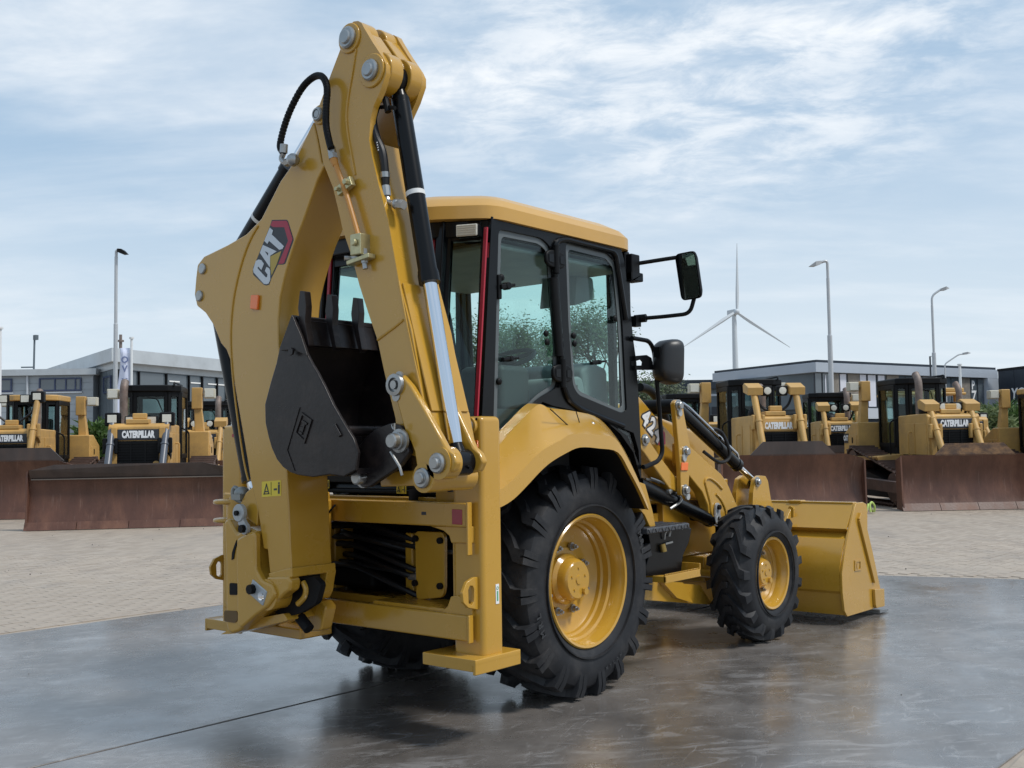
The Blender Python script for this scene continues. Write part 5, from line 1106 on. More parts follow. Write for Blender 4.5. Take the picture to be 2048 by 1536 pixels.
# bosses and cross tubes in the head
ptop = [(-0.712,3.571)][0]; pcy = [(-0.875,3.366)][0]; ppv = [(-0.483,3.227)][0]
m = MB()
for (y, z), r in ((ptop, .095), (pcy, .105)):
    m.cyl((-1.63, y, z), (-1.545, y, z), r, n=24); m.cyl((-1.495, y, z), (-1.41, y, z), r, n=24)
    m.cyl((-1.672, y, z), (-1.655, y, z), r*.82, n=24)
cr = rnd_poly([(-0.794,3.604),(-0.929,3.428),(-0.942,3.367),(-0.91,3.337),(-0.709,3.282),(-0.673,3.47)], .03)
m.prism('x', cr, -1.63, -1.535); m.prism('x', cr, -1.505, -1.41)
m.cyl((-1.672, *ppv), (-1.655, *ppv), .052, n=24)
m.build("stick_head", Y, stick, bevel=.008)
pin_x("pivot_pin", stick, ptop, -1.672, .036, .056, .024); pin_x("pivot_pin", stick, pcy, -1.672, .034, .054, .024); pin_x("pivot_pin", stick, ppv, -1.672, .022, .036, .012)
# raised weld ribs on the stick
for pts in ([(-1.662,-0.758,3.505),(-1.662,-0.727,3.38),(-1.662,-0.7,3.283),(-1.662,-0.684,3.184),(-1.662,-0.694,3.08),(-1.662,-0.719,2.973),(-1.662,-0.744,2.867)], [(-1.662,-1.046,2.301),(-1.662,-1.094,2.109),(-1.662,-1.16,1.868),(-1.662,-1.201,1.725)], [(-1.662,-0.897,2.029),(-1.662,-1.012,2.08),(-1.662,-1.074,2.111)]):
    m = MB(); m.tube(smooth_path(pts, 4), .006, 6); m.build("weld_seam", Y, stick)
# doubler plate on the outer flange
a = [(-1.054,2.291),(-1.237,1.673)]
m = MB(); m.bar((-1.52, a[0][0]-.003, a[0][1]), (-1.52, a[1][0]-.003, a[1][1]), .255, .010, up=(0, -1, .2)); m.build("doubler_plate", Y, stick, bevel=.002)

# bucket cylinder
A = Vector((-1.50, *[(-0.885,3.353)][0])); B = Vector((-1.565, *[(-1.331,1.433)][0])); d = (B-A).normalized(); L_ = (B-A).length
def along(P, D, z): return P+D*((z-P.z)/D.z)
E1 = A+d*L_*.545
m = MB(); m.cyl(A+d*.10, E1, .047, n=26); m.cyl(A+d*.06, A+d*.13, .036, .047, n=20); m.cyl(A+Vector((-.035, 0, 0)), A+Vector((.035, 0, 0)), .07, n=24); m.cyl(E1-d*.035, E1+d*.012, .053, n=26); m.cyl(E1-d*.05, E1-d*.035, .0505, n=26)
bc = m.build("bucket_cylinder", BK, BH, smooth=40)
m = MB(); q = A+d*L_*.315; m.cyl(q-d*.012, q+d*.012, .0485, n=26); m.build("cylinder_band", mat("pale_band", (.62, .63, .62), .4), bc)
m = MB(); m.cyl(E1, B-d*.09, .035, n=24); m.build("piston_rod", CHR, bc)
m = MB(); m.cyl(B-d*.10, B-d*.04, .030, .045, n=20); m.cyl(B+Vector((-.055, 0, 0)), B+Vector((.055, 0, 0)), .062, n=24); 
m.cyl(B+Vector((0, -.055, -.02)), B+Vector((0, -.072, -.026)), .008, n=8); m.build("rod_eye", BK, bc)

# stick cylinder and boom cylinder behind the boom
A2 = Vector([(-1.53,0.581,2.441)][0]); B2 = Vector([(-1.53,-0.366,3.298)][0]); d2 = (B2-A2).normalized(); l2 = (B2-A2).length; E2 = A2+d2*l2*.70
m = MB(); m.cyl(A2, E2, .058, n=26); m.cyl(E2-d2*.03, E2+d2*.01, .064, n=26); s2 = m.build("stick_cylinder", BK, BH, smooth=40)
m = MB(); m.cyl(E2, B2, .032, n=22); m.build("piston_rod", CHR, s2)
m = MB(); q = A2+d2*l2*.42; m.cyl(q-d2*.01, q+d2*.01, .0595, n=26); m.build("cylinder_band", bpy.data.materials["pale_band"], s2)
A3 = Vector([(-1.53,0.585,2.382)][0]); B3 = Vector([(-1.53,0.233,1.224)][0]); d3 = (B3-A3).normalized()
m = MB(); m.cyl(A3, B3-d3*.12, .056, n=26); m.cyl(B3-d3*.14, B3-d3*.11, .060, n=26); c3 = m.build("boom_cylinder", BK, BH, smooth=40)
m = MB(); m.cyl(B3-d3*.12, B3, .034, n=20); m.build("piston_rod", CHR, c3)
m = MB(); q = [(-1.62,0.239,1.267)][0]; m.sphere(q, .045, 12, 8, (1, 1, .8)); m.tube(smooth_path([q, Vector(q)+Vector((-.02, .04, .03)), Vector(q)+Vector((-.02, .05, -.02)), Vector(q)+Vector((0, 0, -.05))], 5), .013, 8); m.box(tuple(Vector(q)+Vector((-.05, -.05, -.035))), tuple(Vector(q)+Vector((.03, .03, -.005)))); m.build("elbow_fitting", mat("grey_fitting", (.25, .26, .25), .45, metal=.5), c3)
bk_ = [(0.158,1.273),(0.091,1.309),(0.048,1.181),(0.061,1.095),(0.136,1.125),(0.211,1.21)]
m = MB(); m.prism('x', rnd_poly(bk_, .01), -1.655, -1.62); m.prism('x', rnd_poly(bk_, .01), -1.43, -1.40); m.build_each("cylinder_bracket", Y, boom, bevel=.006)

# hoses, pipe, clamp and valve on the stick
hp = smooth_path([(-1.72,-0.256,3.053),(-1.72,-0.228,3.101),(-1.72,-0.261,3.193),(-1.72,-0.323,3.287),(-1.72,-0.413,3.373),(-1.72,-0.504,3.407),(-1.72,-0.57,3.391),(-1.72,-0.604,3.326),(-1.72,-0.596,3.228),(-1.72,-0.595,3.138),(-1.72,-0.617,3.052),(-1.72,-0.632,3.013)], 6)
m = MB(); m.tube(hp, .0165, 10); hs = m.build("hydraulic_hose", HOSE, BH)
m = MB()
for i in range(4, len(hp)-2, 1): 
    dd = (hp[i+1]-hp[i]).normalized(); m.cyl(hp[i], hp[i]+dd*.012, .0185, n=10)
m.build("hose_guard", BKM, hs)
pp = [(-1.7,-0.609,3.027),(-1.7,-0.627,2.962),(-1.7,-0.716,2.779),(-1.7,-0.805,2.553),(-1.7,-0.816,2.53)]
m = MB(); m.cyl(pp[0], pp[1], .021, n=12); m.cyl(Vector(pp[0])*.4+Vector(pp[1])*.6, pp[1], .025, n=6); m.build("hose_fitting", ZN, hs)
q = [(-1.72,-0.256,3.058),(-1.72,-0.24,3.029),(-1.72,-0.277,3.001),(-1.72,-0.334,3.007)]
m = MB(); m.tube(smooth_path(q, 4), .015, 8); m.cyl(q[0], Vector(q[0])+Vector((0, -.005, .045)), .021, n=10); m.sphere(q[3], .035, 10, 7); m.cyl(q[2], q[3], .022, n=6); m.build("hose_fitting", ZN, hs)
m = MB(); m.tube(smooth_path([pp[1], pp[2], pp[3]], 5), .014, 10); m.cyl(pp[1], Vector(pp[1])*.8+Vector(pp[2])*.2, .021, .016, n=10); m.build("stick_pipe", ORT, stick)
q = [(-1.7,-0.705,2.811)][0]; m = MB(); ax = Vector((0, -.9, .35)).normalized(); qv = Vector(q)
m.bar(qv-ax*.055+Vector((.01, 0, 0)), qv+ax*.055+Vector((.01, 0, 0)), .03, .05); m.cyl(qv+ax*.035, qv+ax*.035+Vector((-.03, 0, 0)), .016, n=6); m.cyl(qv-ax*.035, qv-ax*.035+Vector((-.03, 0, 0)), .012, n=6); m.build("pipe_clamp", ZNY, stick, bevel=.003)
q = Vector([(-1.69,-0.812,2.499)][0]); m = MB(); m.box(tuple(q-Vector((.035, .035, .05))), tuple(q+Vector((.035, .04, .055)))); m.cyl(q+Vector((-.035, 0, .01)), q+Vector((-.055, 0, .01)), .018, n=10); m.bar(q+Vector((0, .08, -.08)), q+Vector((0, -.08, -.06)), .05, .025); m.build("shut_off_valve", ZNY, stick, bevel=.006)
m = MB(); q2 = Vector([(-1.69,-0.836,2.429)][0]); m.cyl(q2+Vector((0, 0, .05)), q2+Vector((0, -.004, -.02)), .018, n=6); m.cyl(q2+Vector((0, -.004, -.02)), q2+Vector((0, -.01, -.05)), .013, n=10); q3 = Vector([(-1.69,-0.746,2.443)][0]); m.cyl(q3, q3+Vector((-.03, .02, 0)), .012, n=8); m.bar(q3, q2, .02, .02); m.build("valve_fitting", ZN, stick)
h2 = smooth_path([(-1.62,-0.855,3.196),(-1.62,-0.833,3.137),(-1.62,-0.857,3.044),(-1.62,-0.899,2.961),(-1.62,-0.916,2.858),(-1.62,-0.918,2.782)], 6)
m = MB(); m.tube(h2, .021, 10); hh = m.build("hydraulic_hose", HOSE, BH)
m = MB(); e = [(-1.62,-0.916,2.858),(-1.62,-0.918,2.79),(-1.62,-0.925,2.739),(-1.62,-0.942,2.707),(-1.62,-0.991,2.689),(-1.62,-1.045,2.676)]; m.tube(smooth_path(e[2:], 5), .013, 8); m.cyl(e[0], Vector(e[0])*.6+Vector(e[1])*.4, .024, n=10); m.cyl(Vector(e[1]), e[2], .022, n=8); m.sphere(e[4], .026, 10, 7); m.cyl(e[4], e[5], .024, n=6); m.build("hose_fitting", ZN, hh)
m = MB(); m.tube([(-1.6,-0.82,3.208),(-1.6,-0.916,3.19),(-1.6,-0.969,3.173)], .010, 8); m.cyl(*[(-1.6,-0.899,3.239),(-1.6,-0.92,3.164)], .017, n=10); m.build("cross_pipe", BKM, hh)
m = MB()
for i, (dx, dz) in enumerate(((0, .02), (.0, -.0), (0, -.02), (0, .035))): p = h2[16]*(1)+Vector((-.022, -.006+i*.003, -.02+i*.013)); m.box(tuple(p-Vector((.001, .003, .003))), tuple(p+Vector((.001, .003, .003))))
m.build("hose_print", WHT, hh)

# idler links and power link
il = [(-1.079,1.85),(-1.109,1.843),(-1.161,1.794),(-1.225,1.712),(-1.281,1.639),(-1.343,1.556),(-1.382,1.501),(-1.428,1.474),(-1.445,1.436),(-1.426,1.398),(-1.371,1.379),(-1.315,1.37),(-1.289,1.342),(-1.245,1.321),(-1.207,1.341),(-1.195,1.413),(-1.179,1.487),(-1.157,1.529),(-1.128,1.559),(-1.099,1.635),(-1.064,1.73),(-1.038,1.797),(-1.048,1.835)]
m = MB(); m.prism('x', il, -1.705, -1.664); li = m.build("idler_link", Y, BH, bevel=.012, seg=3)
farl = [(-1.241,1.723),(-1.278,1.671),(-1.34,1.569),(-1.379,1.501),(-1.418,1.473),(-1.436,1.435),(-1.411,1.39),(-1.346,1.379),(-1.293,1.39),(-1.238,1.539)]
m = MB(); m.prism('x', farl, -1.515, -1.475); m.build("idler_link", Y, BH, bevel=.012, seg=3)
for uv, r in (([(-1.341,1.433)][0], .075), ([(-1.245,1.365)][0], .068)):
    m = MB(); m.cyl((-1.712, *uv), (-1.63, *uv), r, n=26); m.build("link_boss", Y, li)
    pin_x("link_pin", li, uv, -1.712, .027, .047, .028)
uv = [(-1.065,1.801)][0]; m = MB(); m.lathe((-1.705, *uv), (-1, 0, 0), [(.055, 0), (.052, .016), (.034, .018), (.032, .004), (.022, .004), (.02, .02), (0, .02)], 22); q = [(-1.71,-1.089,1.842),(-1.71,-1.068,1.748)]; m.cyl(q[0], Vector(q[0])+Vector((.012, 0, 0)), .022, n=10); m.cyl(q[1], Vector(q[1])+Vector((.012, 0, 0)), .026, n=10); m.build("link_pin", ZN, li)
y, z = [(-1.245,1.365)][0]; m = MB(); m.cyl((-1.64, y, z), (-1.40, y, z), .066, n=26)
p0 = Vector((-1.52, y, z)); p1 = Vector((-1.52, *[(-0.835,1.352)][0])); m.bar(p0, p1, .15, .075, up=(0, .05, 1)); pwl = m.build("power_link", Y, BH, bevel=.008)
m = MB(); m.cyl((-1.53, *(Vector((y, z))+Vector((.0, -.064)))), (-1.53, y, z-.072), .014, n=8); m.build("grease_fitting", BKM, pwl)

# ---------------------------------------------------------------- digging bucket
QX0, QX1 = -1.80, -1.22
bo = [(-0.448,2.169),(-0.397,2.087),(-0.349,2.012),(-0.324,1.942),(-0.271,1.84),(-0.23,1.736),(-0.234,1.641),(-0.254,1.574),(-0.282,1.513),(-0.322,1.457),(-0.37,1.419),(-0.425,1.394),(-0.49,1.379),(-0.596,1.37),(-0.726,1.383),(-0.826,1.374),(-0.9,1.384)]
bi = [(-0.476,2.152),(-0.428,2.075),(-0.384,2.002),(-0.356,1.932),(-0.308,1.833),(-0.267,1.732),(-0.266,1.643),(-0.286,1.584),(-0.314,1.527),(-0.354,1.477),(-0.401,1.441),(-0.448,1.419),(-0.51,1.404),(-0.6,1.397),(-0.719,1.407),(-0.819,1.403),(-0.89,1.412)]
m = MB(); m.prism('x', bo+bi[::-1], QX0, QX1); bk = m.build("digging_bucket", BKI, BH)
sp = [(-0.448,2.174),(-0.502,2.079),(-0.555,1.98),(-0.597,1.923),(-0.638,1.876),(-0.693,1.803),(-0.75,1.718),(-0.8,1.658),(-0.839,1.612),(-0.894,1.552),(-0.925,1.485),(-0.91,1.403),(-0.826,1.372),(-0.726,1.381),(-0.596,1.368),(-0.49,1.377),(-0.424,1.391),(-0.37,1.416),(-0.322,1.454),(-0.282,1.51),(-0.254,1.572),(-0.23,1.641),(-0.226,1.736),(-0.271,1.842),(-0.32,1.942),(-0.344,2.012)]
m = MB(); m.prism('x', sp, QX0-.022, QX0); m.build("side_plate", BKI, bk, bevel=.006)
m = MB(); m.prism('x', sp, QX1, QX1+.022); m.build("side_plate", BKI, bk, bevel=.006)
for x0, sg in ((QX0-.022, -1), (QX1+.022, 1)):
    ct = [(-0.469,2.176),(-0.37,2.012),(-0.382,2.001),(-0.476,1.999),(-0.553,1.974),(-0.587,1.962),(-0.538,2.065)]
    m = MB(); m.prism('x', ct, x0, x0+sg*.020); cu = m.build("side_cutter", BKI, bk, bevel=.004)
    m = MB(); m.cyl((x0+sg*.02, *[(-0.472,1.99)][0]), (x0+sg*.032, *[(-0.472,1.99)][0]), .02, n=6); m.build("cutter_bolt", BKI, cu)
# lip plate and teeth
lipa = [(-0.448,2.169),(-0.483,2.025)]; 
lp = [(-0.437,2.18),(-0.468,2.172),(-0.506,2.024),(-0.475,2.021)]
lip = Vector((0, *lipa[0])); 
m = MB(); m.prism('x', lp, QX0, QX1); m.build("lip_plate", BKI, bk, bevel=.005)
tv = [(-0.497,2.296),(-0.532,2.29),(-0.543,2.214),(-0.535,2.132),(-0.564,2.018),(-0.541,2),(-0.515,2.077),(-0.492,2.148),(-0.481,2.21)]
for i in range(4):
    x = QX0-.012+i*(QX1-QX0-.05)/3
    m = MB(); m.prism('x', rnd_poly(tv, .006), x, x+.040); m.build("bucket_tooth", BKI, bk, bevel=.003)
# hinge ears, torsion tube
er = rnd_poly([(-0.94,1.601),(-1.039,1.622),(-1.106,1.606),(-1.138,1.54),(-1.157,1.482),(-1.083,1.412),(-0.981,1.365),(-0.884,1.319),(-0.835,1.316),(-0.779,1.356),(-0.765,1.424),(-0.794,1.497),(-0.862,1.556)], .01)
for x0 in (-1.715, -1.345):
    m = MB(); m.prism('x', er, x0, x0+.035); m.build("hinge_ear", BKI, bk, bevel=.006)
hb = [(-0.756,1.6),(-0.95,1.61),(-1.052,1.612),(-1.085,1.541),(-0.982,1.424),(-0.843,1.364),(-0.757,1.375),(-0.787,1.485)]
m = MB(); m.prism('x', rnd_poly([(-0.736,1.484),(-0.837,1.544),(-1.01,1.547),(-1.044,1.506),(-0.905,1.387),(-0.756,1.374)], .01), -1.66, -1.34); m.build("hinge_box", BKI, bk, bevel=.01)
p = [(-0.826,1.588)][0]; m = MB(); m.cyl((QX0, *p), (QX1, *p), .026, n=16); m.build("wear_bar", BKI, bk)
uv = [(-1.102,1.537)][0]; m = MB(); m.lathe((-1.715, *uv), (-1, 0, 0), [(.058, 0), (.056, .012), (.042, .014), (.042, .03), (.036, .032), (.035, .060), (.030, .066), (0, .066)], 26); m.build("bucket_pin", ZN, bk)
m = MB(); q = Vector((-1.76, *uv)); m.tube([q+Vector((0, .0, .055)), q+Vector((0, .01, .075)), q+Vector((0, -.01, .08)), q+Vector((0, -.008, .05))], .005, 6); m.tube([q+Vector((0, .02, -.05)), q+Vector((.01, -.03, -.12)), q+Vector((.01, -.045, -.16))], .007, 6); m.build_each("lynch_pin", ZN, bk)
uv = [(-0.836,1.364)][0]; m = MB(); m.lathe((-1.70, *uv), (-1, 0, 0), [(.052, 0), (.05, .012), (.034, .014), (.033, .055), (.026, .06), (0, .06)], 20); m.tube([(-1.75, uv[0]-.03, uv[1]), (-1.75, uv[0]-.07, uv[1]+.004)], .006, 6); m.build("bucket_pin", ZN, bk)
# raised logo frame on the side
lf = [(-0.523,1.687),(-0.603,1.647),(-0.546,1.531),(-0.468,1.586)]; li2 = [(-0.53,1.673),(-0.587,1.644),(-0.543,1.55),(-0.484,1.589)]
m = MB(); m.prism('x', lf, QX0-.0225, QX0-.029, holes=[li2]); lgf = m.build("logo_frame", BKI, bk)
for pts in ([(778,1300),(800,1310),(792,1330),(782,1325),(776,1345),(786,1350),(780,1370),(758,1355)], [(800,1290),(822,1295),(812,1335),(804,1330),(808,1312),(798,1335),(790,1325)], [(770,1372),(790,1378),(785,1395),(772,1385)]): pass
m = MB(); 
for pts in ([(-0.508,1.595),(-0.53,1.585),(-0.524,1.575),(-0.501,1.586)], [(-0.518,1.618),(-0.542,1.607),(-0.532,1.588),(-0.508,1.597)], [(-0.53,1.649),(-0.566,1.632),(-0.561,1.623),(-0.551,1.626),(-0.542,1.608),(-0.532,1.613),(-0.542,1.633),(-0.525,1.639)]): m.prism('x', pts, QX0-.0225, QX0-.0285)
m.build("logo_relief", BKI, lgf)
m = MB(); a = [(-1.823,-0.766,1.62),(-1.823,-0.811,1.563)]; m.bar(a[0], a[1], .02, .02, up=(1, 0, 0)); m.build("wear_lug", BKI, bk, bevel=.005)
wr = [(-0.377,1.854),(-0.413,1.898),(-0.66,1.713),(-0.874,1.498),(-0.894,1.392),(-0.745,1.389),(-0.628,1.376),(-0.522,1.385),(-0.461,1.4),(-0.406,1.427),(-0.359,1.464),(-0.32,1.518),(-0.296,1.579),(-0.276,1.642),(-0.272,1.732),(-0.313,1.819)]
m = MB(); m.prism('x', [(-0.276,1.726),(-0.509,1.711),(-0.411,1.502),(-0.469,1.397),(-0.406,1.424),(-0.359,1.462),(-0.32,1.515),(-0.292,1.574),(-0.272,1.64)], QX0-.0225, QX0-.026); m.build("wear_patch", BKI, bk)

# ---------------------------------------------------------------- cab
cab = bpy.data.objects.new("cab", None); COL.objects.link(cab); cab.parent = BH
YS = -.76
outer = [(-0.657,2.81),(-0.56,2.819),(-0.035,2.832),(0.657,2.813),(0.695,2.731),(0.761,2.401),(0.785,2.217),(0.821,2.051),(0.836,1.819),(0.848,1.637),(0.854,1.496),(0.852,1.272),(0.839,1.272),(0.761,1.447),(0.611,1.57),(0.403,1.673),(0.149,1.711),(-0.116,1.741),(-0.213,1.763),(-0.567,1.527),(-0.678,1.441),(-0.783,1.471)]
hq = rnd_poly([(-0.597,2.747),(-0.197,2.751),(-0.109,2.711),(-0.078,2.389),(-0.045,2.115),(-0.068,1.854),(-0.242,1.786),(-0.596,1.579),(-0.671,1.562)], .04)
hd_ = rnd_poly([(0.045,2.756),(0.514,2.748),(0.611,2.694),(0.661,2.292),(0.693,1.722),(0.628,1.708),(0.152,1.814),(0.096,1.869),(0.061,2.246)], .04)
hl = [(0.487,1.642),(0.766,1.577),(0.822,1.463),(0.831,1.362),(0.693,1.557)]
m = MB(); m.prism('y', outer, YS-.02, YS+.025, holes=[hq, hd_, hl]); sf = m.build("side_frame", BK, cab, bevel=.006)
for h_, n_ in ((hq, "quarter_window"), (hd_, "door_window"), (hl, "lower_window")):
    m = MB(); m.prism('y', h_, YS-.004, YS+.002); m.build(n_, GLS if n_ != "lower_window" else GLD, cab, smooth=0)
    if n_ != "lower_window":
        cx = sum(p[0] for p in h_)/len(h_); cz = sum(p[1] for p in h_)/len(h_)
        ins = [(cx+(p[0]-cx)*.88, cz+(p[1]-cz)*.94) for p in h_]
        m = MB(); m.prism('y', h_, YS-.0065, YS-.0045, holes=[ins]); m.build("window_border", mat("grey_glass_border", (.10, .115, .12), .25, spec=.3) if n_ == "quarter_window" else bpy.data.materials["grey_glass_border"], cab, smooth=0)
# door tube frame
tp = rnd_path([(0.696,-0.785,2.326),(0.593,-0.785,2.742),(0.559,-0.785,2.767),(0.022,-0.785,2.775),(-0.06,-0.785,2.745),(-0.082,-0.785,2.693),(-0.06,-0.785,2.388),(-0.029,-0.785,2.084),(-0.01,-0.785,1.855),(0.034,-0.785,1.78),(0.157,-0.785,1.726),(0.373,-0.785,1.679),(0.634,-0.785,1.622)], .05)
m = MB(); m.tube(tp, .019, 10); m.build("door_tube", BK, cab)
m = MB(); m.tube(rnd_path([(-0.103,-0.79,2.518),(-0.081,-0.79,2.263),(-0.057,-0.79,2.045)], .01), .030, 12); m.build("pillar_cover", BKM, cab)
for c in ([(-0.093,-0.8,2.631)][0], [(-0.043,-0.8,1.938)][0]):
    m = MB(); q = Vector(c)
    m.prism('y', [(q.x+.100*math.copysign(abs(math.cos(t))**.7, math.cos(t)), q.z+.055*math.copysign(abs(math.sin(t))**.8, math.sin(t))) for t in [2*math.pi*k/28 for k in range(28)]], -.812, -.785); hg = m.build("door_hinge", BKM, cab, bevel=.010, seg=3)
    m = MB(); m.cyl(q+Vector((0, -.008, -.085)), q+Vector((0, -.008, .085)), .020, n=12); m.build("hinge_barrel", BKM, hg)
    m = MB(); 
    for sg in (-1, 1): m.prism('y', [(q.x+sg*.055-.022, q.z-.022), (q.x+sg*.055+.022, q.z-.026), (q.x+sg*.055+.022, q.z+.026), (q.x+sg*.055-.022, q.z+.022)], -.816, -.811)
    m.build_each("hinge_pad", BK, hg)
m = MB()
for q in [(-0.163,-0.775,2.176),(-0.154,-0.775,2.125),(0.117,-0.775,2.183),(0.126,-0.775,2.134),(-0.572,-0.775,2.47),(-0.608,-0.775,1.871),(0.581,-0.775,2.328)]: m.sphere(q, .021, 12, 8, (1, .7, 1))
m.build("glass_buttons", BKM, cab)
for a, b, w in (([(-0.604,-0.79,2.41)][0], [(-0.478,-0.79,2.435)][0], .030), ([(-0.596,-0.79,1.996)][0], [(-0.452,-0.79,2.012)][0], .022), ([(0.278,-0.79,2.016)][0], [(0.44,-0.79,2.04)][0], .02)):
    m = MB(); a = Vector(a); b = Vector(b); m.bar(a, b, .03, w, up=(0, 0, 1), h1=w*.55); m.cyl((a+b)/2+Vector((0, .03, 0)), (a+b)/2-Vector((0, .02, 0)), w*.75, n=12); m.build("window_latch", BKM, cab, bevel=.006)
m = MB(); q = [(-0.581,-0.77,2.412)][0]; m.box((q[0]-.035, -.79, q[2]-.07), (q[0]-.005, -.76, q[2]+.07)); m.build("door_lock", BKM, cab, bevel=.006)
m = MB(); m.box((-.18, -.782, 1.80), (.10, -.778, 1.808)); 
# rear corners, rear window, left side and front
P1 = (-.63, -.755); P2 = (-.75, -.50)
for sg in (1, -1):
    a, b = (P1[0], P1[1]*sg), (P2[0], P2[1]*sg)
    frame_pane(cab, a, b, 1.60, 2.80, (.05, .05, .05, .12), BK, GLS, name="corner_window")
    m = MB(); m.bar((a[0]-.022, a[1]-.006*sg, 1.66), (a[0]-.022, a[1]-.006*sg, 2.66), .016, .022, up=(0, 1, 0)); m.bar((b[0]-.028, b[1]-.0*sg+.05*sg, 1.66), (b[0]-.028, b[1]+.05*sg, 2.70), .016, .022, up=(0, 1, 0)); m.build("red_seal", RDS, cab)
    m = MB(); m.bar((b[0]-.015, b[1]-.01*sg, 1.6), (b[0]-.015, b[1]-.01*sg, 2.8), .07, .06, up=(0, 1, 0)); m.build("cab_pillar", BK, cab, bevel=.01)
frame_pane(cab, (-.75, -.47), (-.75, .47), 1.60, 2.80, (.05, .05, .06, .16), BK, GLS, name="rear_window")
m = MB(); a_, b_ = [(-0.702,-0.775,2.741),(-0.809,-0.775,1.65)]; m.bar(a_, b_, .022, .012, up=(1, 0, 0)); m.build("red_seal", RDS, cab)
m = MB(); m.bar((-.765, -.47, 2.12), (-.765, .47, 2.12), .025, .035); m.build("sash_rail", BK, cab)
frame_pane(cab, (-.63, .76), (.18, .76), 1.60, 2.80, (.06, .05, .15, .10), BK, GLS, name="quarter_window")
frame_pane(cab, (.18, .76), (.80, .76), 1.60, 2.80, (.05, .06, .15, .10), BK, GLS, name="door_window")
frame_pane(cab, (.84, -.60), (.84, .60), 1.62, 2.80, (.05, .05, .10, .12), BK, GLS, name="windscreen")
for sg in (1, -1):
    m = MB(); m.bar((.81, sg*.70, 1.2), (.77, sg*.72, 2.80), .06, .08, up=(0, 1, 0)); m.build("cab_pillar", BK, cab, bevel=.012)
m = MB(); m.box((-.62, -.72, 1.28), (.86, .72, 1.34)); m.box((.60, -.66, 1.30), (.84, .66, 1.66)); m.box((-.62, .70, 1.3), (.86, .745, 1.62)); m.box((-.60, -.70, 1.3), (.15, -.66, 1.72)); m.build("cab_floor", INTD, cab)
m = MB(); m.box((-.58, -.71, 2.655), (.78, .71, 2.695)); m.build("headliner", INT, cab, bevel=.02)
# roof
ring0 = [(-.66, -.80), (-.90, -.46), (-.90, .46), (-.66, .80), (.76, .80), (.88, .62), (.88, -.62), (.76, -.80)]
ring0 = rnd_poly(ring0, .10, 3)
NR = len(ring0)
def rr(k, z, o=0): return [(x+(o if x < 0 else -o), y*k, z) for x, y in ring0]
m = MB(); rings = [rr(.94, 2.795, .04), rr(1.0, 2.80), rr(1.0, 2.875), rr(.955, 2.922, .04), rr(.86, 2.965, .12), rr(.5, 2.985, .35)]
for a, b in zip(rings[:-1], rings[1:]): m.add(a+b, [(i, (i+1) % NR, NR+(i+1) % NR, NR+i) for i in range(NR)])
m.add(rings[-1], [list(range(NR))]); m.add(rings[0], [list(range(NR-1, -1, -1))])
roof = m.build("cab_roof", mat("roof_yellow", (.53, .30, .065), .36, var=.06, vscale=2, coat=.2, bump=.03, bscale=120), BH, smooth=22)
m = MB()
for x in (-.55, -.25, .1, .4): m.prism('x', [(-.66, 2.962), (-.6, 2.978), (.6, 2.978), (.66, 2.962)], x, x+.10)
m.build("roof_rib", bpy.data.materials["roof_yellow"], roof, bevel=.006)
m = MB(); m.prism('z', [(x*.95, y*.955) for x, y in ring0], 2.70, 2.80); m.build("roof_skirt", BK, cab, bevel=.01)
for sg in (-1, 1):
    m = MB(); m.box((-.05, -.068, -.038), (.03, .068, .038)); wl_ = m.build("work_light", BKM, cab, bevel=.012); wl_.location = (-.715, sg*.665, 2.728); wl_.rotation_euler = (0, 0, R(-22*sg))
    m = MB(); m.box((-.062, -.064, -.034), (-.05, .064, .034)); m.build("lens", LENS, wl_, bevel=.01)
    m = MB(); 
    for k in range(5): m.box((-.0645, -.055, -.028+k*.013), (-.062, .055, -.0265+k*.013))
    m.build("lens_rib", ZN, wl_)
view_shear = Matrix(((1, 0, .085, -.085*2.8), (0, 1, 0, 0), (0, 0, 1, 0), (0, 0, 0, 1)))
for o in list(cab.children):
    nm = o.name.split('.')[0]
    xs = [v.co.x for v in o.data.vertices] if o.type == 'MESH' else [0]
    if nm in ('corner_window', 'rear_window', 'sash_rail') or (nm in ('red_seal', 'cab_pillar') and max(xs) < -.5 and max(v.co.y for v in o.data.vertices) > -.76):
        o.data.transform(view_shear)
        for c in o.children: c.data.transform(view_shear)
# interior
m = MB(); m.box((-.42, -.27, 1.70), (.06, .27, 1.84)); m.box((-.30, -.2, 1.34), (-.05, .2, 1.70)); m.build("operator_seat", SEAT, cab, bevel=.05, seg=3)
m = MB(); m.prism('y', rnd_poly([(-.46, 1.80), (-.30, 1.82), (-.42, 2.36), (-.52, 2.46), (-.60, 2.34)], .06), -.25, .25); m.build("seat_back", SEAT, cab, bevel=.05, seg=3)
m = MB(); c_ = Vector((.38, -.02, 2.09)); ax = Vector((-.45, 0, 1)).normalized()
e1 = ax.orthogonal().normalized(); e2 = ax.cross(e1); m.tube([c_+(e1*math.cos(t)+e2*math.sin(t))*.19 for t in [2*math.pi*k/28 for k in range(29)]], .016, 8, cap=False)
for k in range(3): t = 2.1*k+.4; m.bar(c_, c_+(e1*math.cos(t)+e2*math.sin(t))*.19, .02, .03)
m.cyl(c_, c_-ax*.45, .035, n=12); m.cyl(c_+ax*.01, c_-ax*.03, .06, n=16); m.build("steering_wheel", INTD, cab)
m = MB(); m.prism('y', rnd_poly([(.0, 1.72), (.05, 1.92), (.42, 1.95), (.48, 1.72)], .04), -.62, -.40); m.build("side_console", INT, cab, bevel=.02)
m = MB(); 
for k in range(3): m.box((.10, -.623, 1.78+k*.045), (.36, -.619, 1.80+k*.045))
m.build("console_vent", INTD, cab)
